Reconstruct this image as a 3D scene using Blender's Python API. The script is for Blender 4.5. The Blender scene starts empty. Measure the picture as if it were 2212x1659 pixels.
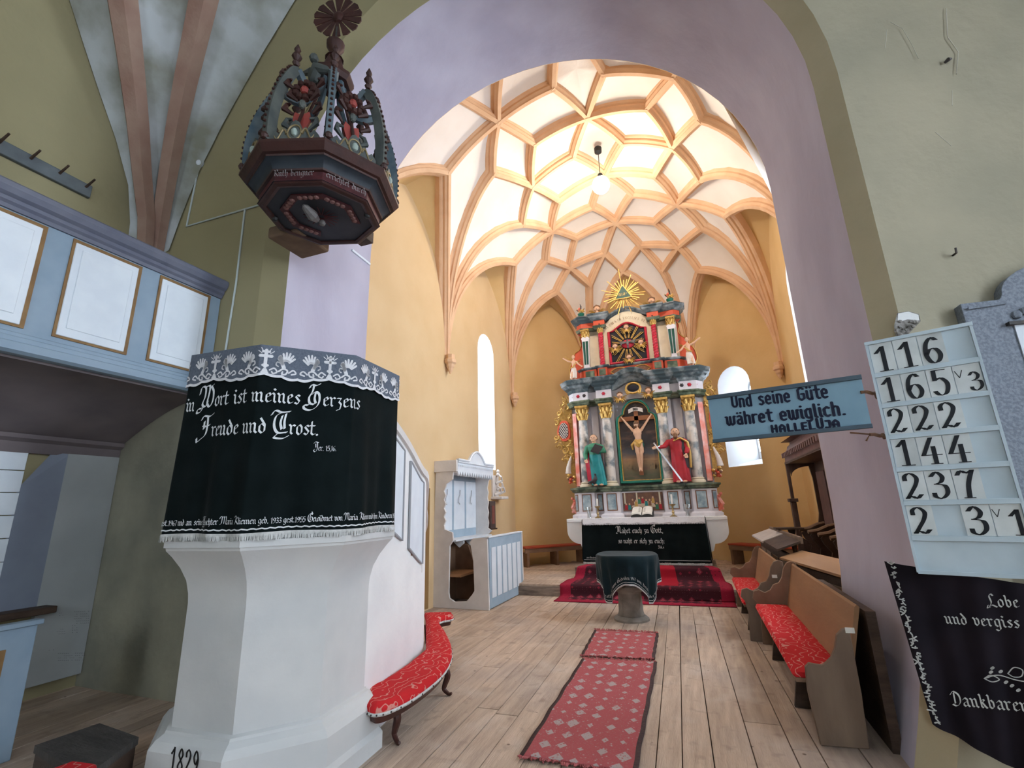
import bpy, bmesh, math, random
import numpy as np
from mathutils import Vector, Matrix
from mathutils.geometry import tessellate_polygon
rnd = random.Random(7)
sc = bpy.context.scene
COL = sc.collection
# ------------------------------------------------------------------ camera
F_PX, IMG_W, IMG_H = 1020.0, 2212.0, 1659.0
CX, CY = IMG_W/2, IMG_H/2
_p, _r, _y = (math.radians(a) for a in (14.6, 1.67, 20.4))
CAM = np.array([1.1, 0.0, 1.6])
FW = np.array([-math.sin(_y)*math.cos(_p), math.cos(_y)*math.cos(_p), math.sin(_p)])
_rt = np.array([math.cos(_y), math.sin(_y), 0.0]); _up = np.cross(_rt, FW)
RT = math.cos(_r)*_rt - math.sin(_r)*_up
UP = math.cos(_r)*_up + math.sin(_r)*_rt
cd = bpy.data.cameras.new('camera'); cam = bpy.data.objects.new('camera', cd); COL.objects.link(cam)
cd.sensor_width = 36.0; cd.lens = 36.0*F_PX/IMG_W; cd.clip_start = 0.05; cd.clip_end = 200
_m = Matrix((RT, UP, -FW)).transposed().to_4x4(); _m.translation = Vector(CAM); cam.matrix_world = _m
sc.camera = cam
# ------------------------------------------------------------------ daylight, exposure
world = bpy.data.worlds.new('world'); sc.world = world; world.use_nodes = True
bg = world.node_tree.nodes['Background']
bg.inputs['Color'].default_value = (0.78, 0.88, 1.0, 1); bg.inputs['Strength'].default_value = 16.0
sc.view_settings.view_transform = 'Standard'; sc.view_settings.look = 'None'
sc.view_settings.gamma = 1.0; sc.view_settings.use_curve_mapping = False
sc.view_settings.exposure = 0.45
try:
    sc.cycles.use_denoising = True
    sc.cycles.max_bounces = 8; sc.cycles.diffuse_bounces = 5; sc.cycles.glossy_bounces = 2
    sc.cycles.transparent_max_bounces = 12; sc.cycles.sample_clamp_indirect = 6.0
    sc.cycles.caustics_reflective = False; sc.cycles.caustics_refractive = False
except Exception: pass
def portal(loc, rot, sx, sy):
    l = bpy.data.lights.new('window_portal', 'AREA'); l.shape = 'RECTANGLE'; l.size = sx; l.size_y = sy
    o = bpy.data.objects.new('window_portal', l); COL.objects.link(o); o.location = loc; o.rotation_euler = rot
    l.cycles.is_portal = True
    return o
# ------------------------------------------------------------------ pixel helpers
def ray(x, y):
    d = FW*F_PX + RT*(x-CX) - UP*(y-CY); return d/np.linalg.norm(d)
def onz(x, y, z=0.0): d = ray(x, y); return CAM + d*(z-CAM[2])/d[2]
def ony(x, y, Y): d = ray(x, y); return CAM + d*(Y-CAM[1])/d[1]
def onx(x, y, X): d = ray(x, y); return CAM + d*(X-CAM[0])/d[0]
def onplane(x, y, P, n):
    d = ray(x, y); n = np.asarray(n, float); return CAM + d*((np.asarray(P)-CAM)@n)/(d@n)
# ------------------------------------------------------------------ materials
MATS = {}
def M(name, col, col2=None, scale=6.0, rough=0.8, metal=0.0, bump=0.0, bscale=40.0, detail=5.0, mixlo=.35, mixhi=.65, rand=0.0, spec=0.3, sheen=0.0, stretch=None):
    if name in MATS: return MATS[name]
    m = bpy.data.materials.new(name); m.use_nodes = True; MATS[name] = m
    nt = m.node_tree; N = nt.nodes; L = nt.links; b = N['Principled BSDF']
    b.inputs['Roughness'].default_value = rough; b.inputs['Metallic'].default_value = metal
    b.inputs['Specular IOR Level'].default_value = spec
    if sheen: b.inputs['Sheen Weight'].default_value = sheen; b.inputs['Sheen Roughness'].default_value = .4
    b.inputs['Base Color'].default_value = (*col, 1)
    tc = N.new('ShaderNodeTexCoord'); vec = tc.outputs['Object']
    if stretch:
        mp = N.new('ShaderNodeMapping'); mp.inputs['Scale'].default_value = stretch; L.new(vec, mp.inputs['Vector']); vec = mp.outputs['Vector']
    out = None
    if col2 is not None:
        no = N.new('ShaderNodeTexNoise'); no.inputs['Scale'].default_value = scale; no.inputs['Detail'].default_value = detail
        L.new(vec, no.inputs['Vector'])
        if rand:
            oi = N.new('ShaderNodeObjectInfo'); sc_ = N.new('ShaderNodeMath'); sc_.operation = 'MULTIPLY'; sc_.inputs[1].default_value = 50
            L.new(oi.outputs['Random'], sc_.inputs[0]); no.noise_dimensions = '4D'; L.new(sc_.outputs[0], no.inputs['W'])
        rp = N.new('ShaderNodeValToRGB'); rp.color_ramp.elements[0].position = mixlo; rp.color_ramp.elements[1].position = mixhi
        rp.color_ramp.elements[0].color = (*col, 1); rp.color_ramp.elements[1].color = (*col2, 1)
        L.new(no.outputs['Fac'], rp.inputs['Fac']); out = rp.outputs['Color']
        if rand:
            hs = N.new('ShaderNodeHueSaturation'); mr = N.new('ShaderNodeMapRange')
            mr.inputs['To Min'].default_value = 1-rand; mr.inputs['To Max'].default_value = 1+rand
            L.new(oi.outputs['Random'], mr.inputs['Value']); L.new(mr.outputs['Result'], hs.inputs['Value']); L.new(out, hs.inputs['Color']); out = hs.outputs['Color']
        L.new(out, b.inputs['Base Color'])
    if bump:
        n2 = N.new('ShaderNodeTexNoise'); n2.inputs['Scale'].default_value = bscale; n2.inputs['Detail'].default_value = 4
        L.new(vec, n2.inputs['Vector']); bp = N.new('ShaderNodeBump'); bp.inputs['Strength'].default_value = bump; bp.inputs['Distance'].default_value = .02
        L.new(n2.outputs['Fac'], bp.inputs['Height']); L.new(bp.outputs['Normal'], b.inputs['Normal'])
    return m
def pattern(name, base, marks, rough=.9, bump=.3, sheen=0.0, coord='Object'):
    """marks: list of (kind, scale(3), threshold lo, hi, colour) laid one over the other on the base colour"""
    m = bpy.data.materials.new(name); m.use_nodes = True; MATS[name] = m
    nt = m.node_tree; N = nt.nodes; L = nt.links; b = N['Principled BSDF']; b.inputs['Roughness'].default_value = rough
    b.inputs['Specular IOR Level'].default_value = .15
    if sheen: b.inputs['Sheen Weight'].default_value = sheen
    tc = N.new('ShaderNodeTexCoord'); cur = None
    rgb = N.new('ShaderNodeRGB'); rgb.outputs[0].default_value = (*base, 1); cur = rgb.outputs[0]
    for kind, s, lo, hi, col in marks:
        mp = N.new('ShaderNodeMapping'); mp.inputs['Scale'].default_value = s; L.new(tc.outputs[coord], mp.inputs['Vector'])
        if kind == 'noise':
            t = N.new('ShaderNodeTexNoise'); t.inputs['Scale'].default_value = 1; t.inputs['Detail'].default_value = 3; v = t.outputs['Fac']
        elif kind == 'scribble':
            t = N.new('ShaderNodeTexWave'); t.inputs['Scale'].default_value = 1; t.inputs['Distortion'].default_value = 14; t.inputs['Detail'].default_value = 2; t.inputs['Detail Scale'].default_value = 1.6; v = t.outputs['Fac']
        elif kind == 'cell':
            t = N.new('ShaderNodeTexVoronoi'); t.inputs['Scale'].default_value = 1; v = t.outputs['Distance']
        elif kind == 'edge':
            t = N.new('ShaderNodeTexVoronoi'); t.feature = 'DISTANCE_TO_EDGE'; t.inputs['Scale'].default_value = 1; v = t.outputs['Distance']
        elif kind == 'cheb':
            t = N.new('ShaderNodeTexVoronoi'); t.distance = 'MANHATTAN'; t.inputs['Scale'].default_value = 1; t.inputs['Randomness'].default_value = .25; v = t.outputs['Distance']
        elif kind == 'wave':
            t = N.new('ShaderNodeTexWave'); t.inputs['Scale'].default_value = 1; t.inputs['Distortion'].default_value = 1; v = t.outputs['Fac']
        L.new(mp.outputs['Vector'], t.inputs['Vector'])
        r = N.new('ShaderNodeMapRange'); r.inputs['From Min'].default_value = lo; r.inputs['From Max'].default_value = hi; L.new(v, r.inputs['Value'])
        mx = N.new('ShaderNodeMix'); mx.data_type = 'RGBA'; L.new(r.outputs['Result'], mx.inputs['Factor'])
        L.new(cur, mx.inputs['A']); mx.inputs['B'].default_value = (*col, 1); cur = mx.outputs['Result']
    L.new(cur, b.inputs['Base Color'])
    if bump:
        n2 = N.new('ShaderNodeTexNoise'); n2.inputs['Scale'].default_value = 160; L.new(tc.outputs[coord], n2.inputs['Vector'])
        bp = N.new('ShaderNodeBump'); bp.inputs['Strength'].default_value = bump; bp.inputs['Distance'].default_value = .01
        L.new(n2.outputs['Fac'], bp.inputs['Height']); L.new(bp.outputs['Normal'], b.inputs['Normal'])
    return m
def emission(name, col, s):
    m = bpy.data.materials.new(name); m.use_nodes = True; MATS[name] = m
    nt = m.node_tree; nt.nodes.clear(); e = nt.nodes.new('ShaderNodeEmission'); o = nt.nodes.new('ShaderNodeOutputMaterial')
    e.inputs['Color'].default_value = (*col, 1); e.inputs['Strength'].default_value = s; nt.links.new(e.outputs[0], o.inputs[0]); return m
def glassmat(name, tint=(.95, .98, 1), gloss=.12, rough=.02):
    m = bpy.data.materials.new(name); m.use_nodes = True; MATS[name] = m
    nt = m.node_tree; nt.nodes.clear(); t = nt.nodes.new('ShaderNodeBsdfTransparent'); g = nt.nodes.new('ShaderNodeBsdfGlossy')
    mx = nt.nodes.new('ShaderNodeMixShader'); o = nt.nodes.new('ShaderNodeOutputMaterial')
    t.inputs[0].default_value = (*tint, 1); g.inputs['Roughness'].default_value = rough; mx.inputs[0].default_value = gloss
    nt.links.new(t.outputs[0], mx.inputs[1]); nt.links.new(g.outputs[0], mx.inputs[2]); nt.links.new(mx.outputs[0], o.inputs[0]); return m
# ------------------------------------------------------------------ mesh builder
def unit(v):
    v = np.asarray(v, float); n = np.linalg.norm(v); return v/n if n > 1e-12 else v
class MB:
    def __init__(s): s.v = []; s.f = []; s.m = []
    def add(s, vs, fs, mi=0):
        o = len(s.v); s.v.extend([tuple(map(float, p)) for p in vs])
        for f in fs: s.f.append([i+o for i in f]); s.m.append(mi)
        return s
    def box(s, x0, x1, y0, y1, z0, z1, mi=0, T=None):
        vs = [(x, y, z) for z in (z0, z1) for y in (y0, y1) for x in (x0, x1)]
        if T is not None: vs = [T(*p) for p in vs]
        return s.add(vs, [(0,2,3,1),(4,5,7,6),(0,1,5,4),(2,6,7,3),(0,4,6,2),(1,3,7,5)], mi)
    def bar(s, a, b, w, h, up=(0,0,1), mi=0):
        a = np.asarray(a, float); b = np.asarray(b, float); d = unit(b-a); u = np.asarray(up, float)
        x = unit(np.cross(d, u)); y = np.cross(x, d)
        vs = [p + x*i*w/2 + y*j*h/2 for p in (a, b) for j in (-1, 1) for i in (-1, 1)]
        return s.add(vs, [(0,2,3,1),(4,5,7,6),(0,1,5,4),(2,6,7,3),(0,4,6,2),(1,3,7,5)], mi)
    def prism(s, poly, w0, w1, T, mi=0, hole=None):
        n = len(poly)
        vs = [T(u, v, w0) for u, v in poly] + [T(u, v, w1) for u, v in poly]
        fs = [(i, (i+1) % n, n+(i+1) % n, n+i) for i in range(n)]
        if n <= 4: fs += [tuple(range(n))[::-1], tuple(range(n, 2*n))]
        else:
            tr = tessellate_polygon([[Vector((u, v, 0)) for u, v in poly]])
            fs += [t for t in tr] + [tuple(i+n for i in t) for t in tr]
        return s.add(vs, fs, mi)
    def face(s, poly, holes=(), T=lambda u, v: (u, v, 0), mi=0):
        loops = [poly]+list(holes); tr = tessellate_polygon([[Vector((u, v, 0)) for u, v in l] for l in loops])
        pts = [p for l in loops for p in l]
        return s.add([T(u, v) for u, v in pts], [tuple(t) for t in tr], mi)
    def loft(s, rings, closed=True, cap=True, mi=0):
        n = len(rings[0]); vs = [p for r in rings for p in r]; fs = []
        for k in range(len(rings)-1):
            for i in range(n if closed else n-1):
                j = (i+1) % n; fs.append((k*n+i, k*n+j, (k+1)*n+j, (k+1)*n+i))
        if cap and closed:
            fs.append(tuple(range(n))[::-1]); fs.append(tuple((len(rings)-1)*n+i for i in range(n)))
        return s.add(vs, fs, mi)
    def tube(s, path, r, n=8, cap=True, mi=0, flat=1.0):
        P = [np.asarray(p, float) for p in path]; k = len(P)
        R = [r]*k if np.isscalar(r) else list(r)
        t0 = unit(P[1]-P[0]); a = np.array([0, 0, 1.0]) if abs(t0[2]) < .9 else np.array([1.0, 0, 0])
        x = unit(np.cross(a, t0)); rings = []
        for i in range(k):
            t = unit(P[min(i+1, k-1)]-P[max(i-1, 0)]); x = unit(x-t*(x@t)); y = np.cross(t, x)
            rings.append([P[i]+R[i]*(x*math.cos(2*math.pi*j/n)+y*flat*math.sin(2*math.pi*j/n)) for j in range(n)])
        return s.loft(rings, True, cap, mi)
    def lathe(s, prof, c, n=16, mi=0, T=None, sq=1.0):
        rings = []
        for r, z in prof:
            r = max(r, 1e-4)
            ring = [(c[0]+r*math.cos(2*math.pi*j/n), c[1]+sq*r*math.sin(2*math.pi*j/n), c[2]+z) for j in range(n)]
            rings.append([T(*p) for p in ring] if T else ring)
        return s.loft(rings, True, True, mi)
    def ball(s, c, r, n=10, mi=0):
        r = (r, r, r) if np.isscalar(r) else r; rings = []
        for k in range(n//2+1):
            t = math.pi*k/(n//2); q = max(math.sin(t), .02)
            rings.append([(c[0]+r[0]*q*math.cos(2*math.pi*j/n), c[1]+r[1]*q*math.sin(2*math.pi*j/n), c[2]-r[2]*math.cos(t)) for j in range(n)])
        return s.loft(rings, True, True, mi)
    def sweep(s, plan, prof, closed=False, cap=True, mi=0, flip=1):
        """plan: (x, y[, dz]) points; prof: (outward offset, z); outward is to the right of the path (flip=1)"""
        P = [(p[0], p[1], p[2] if len(p) > 2 else 0.0) for p in plan]; n = len(P); rings = []
        for i in range(n):
            a = P[i-1] if (i > 0 or closed) else None; b = P[(i+1) % n] if (i < n-1 or closed) else None
            ns = []
            for q0, q1 in ((a, P[i]), (P[i], b)):
                if q0 is None or q1 is None: continue
                d = np.array([q1[0]-q0[0], q1[1]-q0[1]]); l = np.linalg.norm(d)
                if l > 1e-9: d /= l; ns.append(np.array([d[1], -d[0]])*flip)
            nn = unit(sum(ns)); k = 1.0/max(.35, nn@ns[0])
            rings.append([(P[i][0]+nn[0]*o*k, P[i][1]+nn[1]*o*k, z+P[i][2]) for o, z in prof])
        m = len(prof); vs = [p for r in rings for p in r]; fs = []
        for k in range(n if closed else n-1):
            k2 = (k+1) % n
            for j in range(m-1): fs.append((k*m+j, k2*m+j, k2*m+j+1, k*m+j+1))
        if cap and not closed: fs += [tuple(range(m)), tuple((n-1)*m+j for j in range(m))[::-1]]
        return s.add(vs, fs, mi)
    def grid(s, fn, nu, nv, mi=0):
        vs = [fn(i/nu, j/nv) for j in range(nv+1) for i in range(nu+1)]
        return s.add(vs, [(j*(nu+1)+i, j*(nu+1)+i+1, (j+1)*(nu+1)+i+1, (j+1)*(nu+1)+i) for j in range(nv) for i in range(nu)], mi)
    def mesh(s, name, mats, off=(0, 0, 0), smooth=35):
        me = bpy.data.meshes.new(name); ox, oy, oz = off
        me.from_pydata([(x-ox, y-oy, z-oz) for x, y, z in s.v], [], s.f)
        for m in (mats if isinstance(mats, (list, tuple)) else [mats]): me.materials.append(m)
        if len(me.materials) > 1: me.polygons.foreach_set('material_index', s.m)
        me.validate()
        bm = bmesh.new(); bm.from_mesh(me); bmesh.ops.recalc_face_normals(bm, faces=bm.faces); bm.to_mesh(me); bm.free()
        if smooth:
            me.polygons.foreach_set('use_smooth', [True]*len(me.polygons)); me.set_sharp_from_angle(angle=math.radians(smooth))
        me.update(); return me
def rootloc(p):
    while p.parent is not None: p = p.parent
    return tuple(p.location)
def link(name, me, parent=None):
    o = bpy.data.objects.new(name, me); COL.objects.link(o)
    if parent is not None: o.parent = parent
    return o
def obj(name, mb, mats, parent=None, smooth=35, bev=0.0, label=None, sub=0):
    """one mesh object; vertices are given in world space and stored relative to the thing's base"""
    off = rootloc(parent) if parent is not None else (0, 0, 0)
    o = link(name, mb.mesh(name, mats, off, smooth), parent)
    if bev:
        b = o.modifiers.new('bevel', 'BEVEL'); b.width = bev; b.segments = 2; b.limit_method = 'ANGLE'; b.angle_limit = math.radians(40)
    if sub:
        b = o.modifiers.new('subsurf', 'SUBSURF'); b.levels = sub; b.render_levels = sub
    if label: o['label'] = label
    return o
def tag(o, label, cat, group=None):
    o['label'] = label; o['category'] = cat
    if group: o['group'] = group
    return o
def thing(name, label, cat, loc, group=None):
    o = bpy.data.objects.new(name, None); COL.objects.link(o); o.location = tuple(map(float, loc)); o.empty_display_size = .1
    return tag(o, label, cat, group)
def one(name, mb, mats, label, cat, group=None, base=None, **k):
    """a thing that is a single mesh, its origin at its base"""
    vs = np.array(mb.v); b = base if base is not None else ((vs[:, 0].min()+vs[:, 0].max())/2, (vs[:, 1].min()+vs[:, 1].max())/2, vs[:, 2].min())
    o = link(name, mb.mesh(name, mats, b, k.get('smooth', 35))); o.location = b
    if k.get('bev'):
        q = o.modifiers.new('bevel', 'BEVEL'); q.width = k['bev']; q.segments = 2; q.limit_method = 'ANGLE'; q.angle_limit = math.radians(40)
    return tag(o, label, cat, group)
def struct(name, mb, mats, parent=None, **k):
    o = obj(name, mb, mats, parent, **k)
    if parent is None: o['kind'] = 'structure'
    return o
def remeshed(mb, voxel, mats, off, smooth_it=3, mbmat=None):
    """one continuous skin over overlapping limbs; each face takes the material of the nearest source face"""
    me = mb.mesh('tmp', mats, (0, 0, 0), 0)
    src = []; smi = []
    for f, mi_ in zip(mb.f, mb.m):
        q = np.array([mb.v[i] for i in f])
        if len(f) == 4 and len(mats) > 1:
            nu = int(min(14, max(1, np.linalg.norm(q[1]-q[0])/(1.5*voxel)))); nv = int(min(14, max(1, np.linalg.norm(q[3]-q[0])/(1.5*voxel))))
            for i in range(nu):
                for j in range(nv):
                    u, v = (i+.5)/nu, (j+.5)/nv; src.append((q[0]*(1-u)+q[1]*u)*(1-v)+(q[3]*(1-u)+q[2]*u)*v); smi.append(mi_)
        else: src.append(q.mean(axis=0)); smi.append(mi_)
    o = bpy.data.objects.new('tmp', me); COL.objects.link(o)
    r = o.modifiers.new('r', 'REMESH'); r.mode = 'VOXEL'; r.voxel_size = voxel
    if smooth_it:
        q = o.modifiers.new('s', 'SMOOTH'); q.iterations = smooth_it; q.factor = .5
    dg = bpy.context.evaluated_depsgraph_get(); ev = o.evaluated_get(dg)
    m2 = bpy.data.meshes.new_from_object(ev); bpy.data.objects.remove(o); bpy.data.meshes.remove(me)
    n = len(m2.vertices); co = np.empty(n*3); m2.vertices.foreach_get('co', co); co = co.reshape(-1, 3)
    m2.materials.clear()
    for m in mats: m2.materials.append(m)
    if len(mats) > 1:
        from mathutils.kdtree import KDTree
        kd = KDTree(len(src))
        for i, p in enumerate(src): kd.insert(p, i)
        kd.balance()
        idx = [int(smi[kd.find(p.center)[1]]) for p in m2.polygons]; m2.polygons.foreach_set('material_index', idx)
    co -= np.asarray(off); m2.vertices.foreach_set('co', co.ravel())
    m2.polygons.foreach_set('use_smooth', [True]*len(m2.polygons)); m2.update(); return m2
def arcpts(cx, cz, r, a0, a1, n, rz=None):
    rz = rz or r
    return [(cx+r*math.cos(math.radians(a0+(a1-a0)*i/n)), cz+rz*math.sin(math.radians(a0+(a1-a0)*i/n))) for i in range(n+1)]
def catmull(P, k=6):
    P = [np.asarray(p, float) for p in P]
    if len(P) < 3: return P
    Q = [2*P[0]-P[1]]+P+[2*P[-1]-P[-2]]; out = []
    for i in range(1, len(Q)-2):
        for j in range(k):
            t = j/k; a, b, c, d = Q[i-1], Q[i], Q[i+1], Q[i+2]
            out.append(.5*((2*b)+(c-a)*t+(2*a-5*b+4*c-d)*t*t+(3*b-a-3*c+d)*t**3))
    out.append(P[-1]); return out
# ------------------------------------------------------------------ lettering: pen strokes swept with a flat or a round nib
FRAK = {
'a': (.62, ".06,.76 .24,.97 .44,.8 .44,.2 .56,.06|.44,.6 .1,.42 .06,.2 .2,.05 .44,.25"), 'b': (.6, ".02,1.45 .1,1.35 .1,.24 .28,.05 .46,.26 .46,.72 .28,.94 .1,.72"),
'c': (.5, ".44,.84 .28,.97 .08,.78 .08,.24 .26,.05 .44,.18"), 'd': (.6, ".1,1.4 .46,.8 .46,.24 .26,.04 .06,.24 .06,.7 .24,.92 .44,.72"),
'e': (.54, ".12,.5 .44,.74 .3,.95 .08,.78 .08,.24 .24,.06 .46,.2"), 'f': (.46, ".42,1.32 .26,1.42 .12,1.2 .12,-.1|-.06,.9 .36,.9"),
'g': (.62, ".44,.9 .24,.97 .06,.76 .06,.28 .24,.08 .46,.26|.46,.92 .46,-.2 .24,-.42 .02,-.28"), 'h': (.62, ".02,1.45 .1,1.35 .1,.2 .22,.08|.1,.7 .34,.96 .46,.8 .46,.1 .3,-.3"),
'i': (.32, "-.04,.94 .1,.8 .1,.2 .24,.06|.04,1.34 .16,1.22"), 'j': (.32, "-.04,.94 .1,.8 .1,-.2 -.1,-.4|.04,1.34 .16,1.22"),
'k': (.6, ".02,1.45 .1,1.35 .1,.2 .22,.08|.1,.75 .34,.96 .42,.8 .14,.6|.22,.6 .44,.2 .56,.06"), 'l': (.32, ".02,1.45 .1,1.35 .1,.2 .24,.06"),
'm': (1.04, "-.04,.94 .1,.8 .1,.2 .22,.08|.1,.7 .34,.96 .46,.82 .46,.2 .58,.08|.46,.7 .7,.96 .82,.82 .82,.2 .96,.06"), 'n': (.68, "-.04,.94 .1,.8 .1,.2 .22,.08|.1,.7 .34,.96 .46,.82 .46,.2 .6,.06"),
'o': (.58, ".28,.98 .06,.76 .06,.24 .26,.04 .46,.26 .46,.76 .28,.98"), 'p': (.6, "-.04,.94 .1,.8 .1,-.4|.1,.7 .3,.97 .46,.78 .46,.26 .28,.05 .1,.25"),
'r': (.5, "-.04,.94 .1,.8 .1,.2 .22,.08|.1,.7 .3,.95 .44,.84"), 's': (.5, ".42,.84 .26,.96 .08,.78 .42,.36 .26,.06 .04,.18"),
't': (.42, ".1,1.3 .1,.2 .26,.06 .4,.16|-.06,.92 .36,.92"), 'u': (.68, "-.04,.94 .1,.8 .1,.2 .22,.06 .46,.26|.34,.94 .46,.82 .46,.2 .6,.06"),
'v': (.58, "-.04,.98 .1,.8 .1,.24 .28,.05 .46,.26 .46,.76 .3,.96"), 'w': (.94, "-.04,.98 .1,.8 .1,.24 .28,.05 .46,.26 .46,.8|.46,.24 .64,.05 .82,.26 .82,.76 .66,.96"),
'z': (.52, ".06,.9 .4,.9 .2,.55 .42,.3 .3,-.2 .04,-.3"), '.': (.3, ".08,.12 .16,.04"), ',': (.3, ".1,.12 .16,-.05 .06,-.2"), ':': (.3, ".1,.14 .18,.06|.1,.74 .18,.66"), ' ': (.42, ""),
'W': (1.15, "~-.2,1.0 -.1,1.5 .25,1.45 .3,.8 .15,.25 .42,.05 .6,.4|~.28,1.5 .6,1.55 .62,1.0 .55,.35 .78,.02 1.0,.45 .98,1.1 .75,1.5|~.3,.1 .05,-.3 -.25,-.35 -.2,-.1 .1,-.05|~.62,1.4 .9,1.6"),
'H': (.98, "~.75,1.62 .5,1.48 .22,1.52 .1,1.3|~.36,1.5 .3,1.05 .1,.6 .16,.18 .42,.1|~.24,.8 .5,1.02 .74,.85 .78,.35 .62,-.05 .25,-.32 -.15,-.25 -.2,0 .05,.02|~.5,.95 .46,.5 .55,.2"),
'F': (.85, "~.85,1.62 .55,1.45 .1,1.5 -.05,1.25|~.42,1.45 .46,.8 .38,.2 .05,-.12 -.2,-.3 -.28,-.05|~.12,.82 .35,.75 .62,.85|.2,1.1 .2,.6"),
'T': (.98, "~-.15,1.3 .05,1.6 .45,1.5 .95,1.6|~.5,1.5 .12,1.2 .05,.55 .3,.08 .85,.15|~.5,1.25 .42,.75 .52,.35|~.72,1.4 .66,.9 .7,.4|~.3,.0 .1,-.25 .6,-.3 .95,-.1"),
'J': (.7, "~-.1,1.3 .15,1.55 .65,1.45|~.48,1.45 .52,.7 .4,.05 .1,-.2 -.1,.1 .1,.25|.2,1.2 .25,.6"), 'N': (1.0, "~-.15,1.15 .0,1.5 .25,1.35 .22,.4 -.1,.1 .1,-.05|~.25,1.1 .5,1.5 .74,1.2 .72,.3 .92,.05|.45,1.3 .45,.3"),
'G': (.95, "~.85,1.35 .5,1.6 .12,1.2 .08,.45 .42,.02 .82,.25 .85,.8 .6,.95 .4,.7|~.5,1.45 .42,.9 .48,.3|.9,1.5 .7,1.9"), 'M': (1.3, "~-.15,1.1 .0,1.5 .25,1.35 .2,.3 -.05,.05|~.25,1.1 .5,1.5 .68,1.2 .65,.2|~.68,1.1 .92,1.5 1.1,1.2 1.08,.25 1.25,.05"),
'K': (.9, "~.0,1.3 .25,1.55 .4,1.2 .3,.4 .1,.05|~.35,.8 .65,1.1 .75,1.35|~.35,.75 .6,.4 .85,.05"), 'L': (.8, "~.6,1.4 .4,1.6 .22,1.3 .3,.6 .05,.08|~.05,.15 .35,.25 .75,.02|~.1,.0 -.2,-.1 -.1,.2"),
'D': (.9, "~.0,1.2 .3,1.55 .75,1.2 .78,.45 .4,.02 .05,.15|.32,1.4 .3,.3"), 'I': (.5, ".1,1.4 .22,1.3 .22,.2 .35,.08"), 'R': (.85, ".05,1.4 .18,1.3 .18,.2 .3,.08|~.18,1.2 .5,1.5 .65,1.15 .25,.75|~.3,.75 .55,.4 .8,.05"),
'0': (.6, "~.28,1.2 .06,.85 .06,.35 .28,.02 .5,.35 .5,.85 .28,1.2"), '1': (.42, ".02,1.0 .2,1.2|.2,1.2 .2,.0"), '2': (.6, "~.06,.95 .28,1.2 .5,.9 .1,.05|.1,.05 .52,.05"), '3': (.6, "~.06,1.05 .3,1.2 .48,.9 .22,.65|~.22,.65 .5,.5 .4,.08 .06,.1"),
'4': (.62, ".4,1.2 .04,.4 .54,.4|.4,.7 .4,.0"), '5': (.6, ".14,1.2 .5,1.2|~.14,1.2 .1,.7 .4,.75 .5,.35 .3,.02 .06,.12"), '6': (.6, "~.46,1.15 .15,.9 .06,.4 .28,.02 .5,.3 .3,.6 .08,.4"), '7': (.55, ".06,1.2 .5,1.2|.5,1.2 .2,0"), '9': (.6, "~.5,.8 .28,.6 .06,.85 .28,1.18 .5,.85 .4,.3 .1,.02"),
}
NUM = {
'1': (.8, ".16,.76 .46,1.0|.46,1.0 .46,0|.26,0 .66,0"), '2': (.8, "~.14,.72 .16,.9 .4,1.0 .64,.82 .56,.56 .3,.25 .1,.03|~.1,.05 .3,.11 .5,.02 .7,.16"),
'3': (.8, "~.16,.84 .38,1.0 .6,.82 .52,.62 .3,.54|~.3,.54 .64,.48 .68,.2 .42,0 .18,.06 .14,.2"), '4': (.84, ".5,1.0 .08,.34|.08,.34 .76,.34|.54,.66 .54,0|.4,0 .7,0"),
'5': (.8, ".22,1.0 .62,1.0|.22,1.0 .2,.6|~.2,.6 .46,.68 .68,.42 .56,.06 .28,.0 .12,.16"), '6': (.8, "~.62,.88 .44,1.0 .2,.76 .13,.34 .28,.03 .54,.03 .68,.28 .54,.54 .3,.54 .15,.36"),
'7': (.8, "~.1,.84 .26,1.0 .48,.9 .7,1.0|~.7,1.0 .46,.5 .38,0|.26,0 .52,0"), 'V': (.6, ".0,1 .3,.42|.3,.42 .6,1.0"),
}
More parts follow.
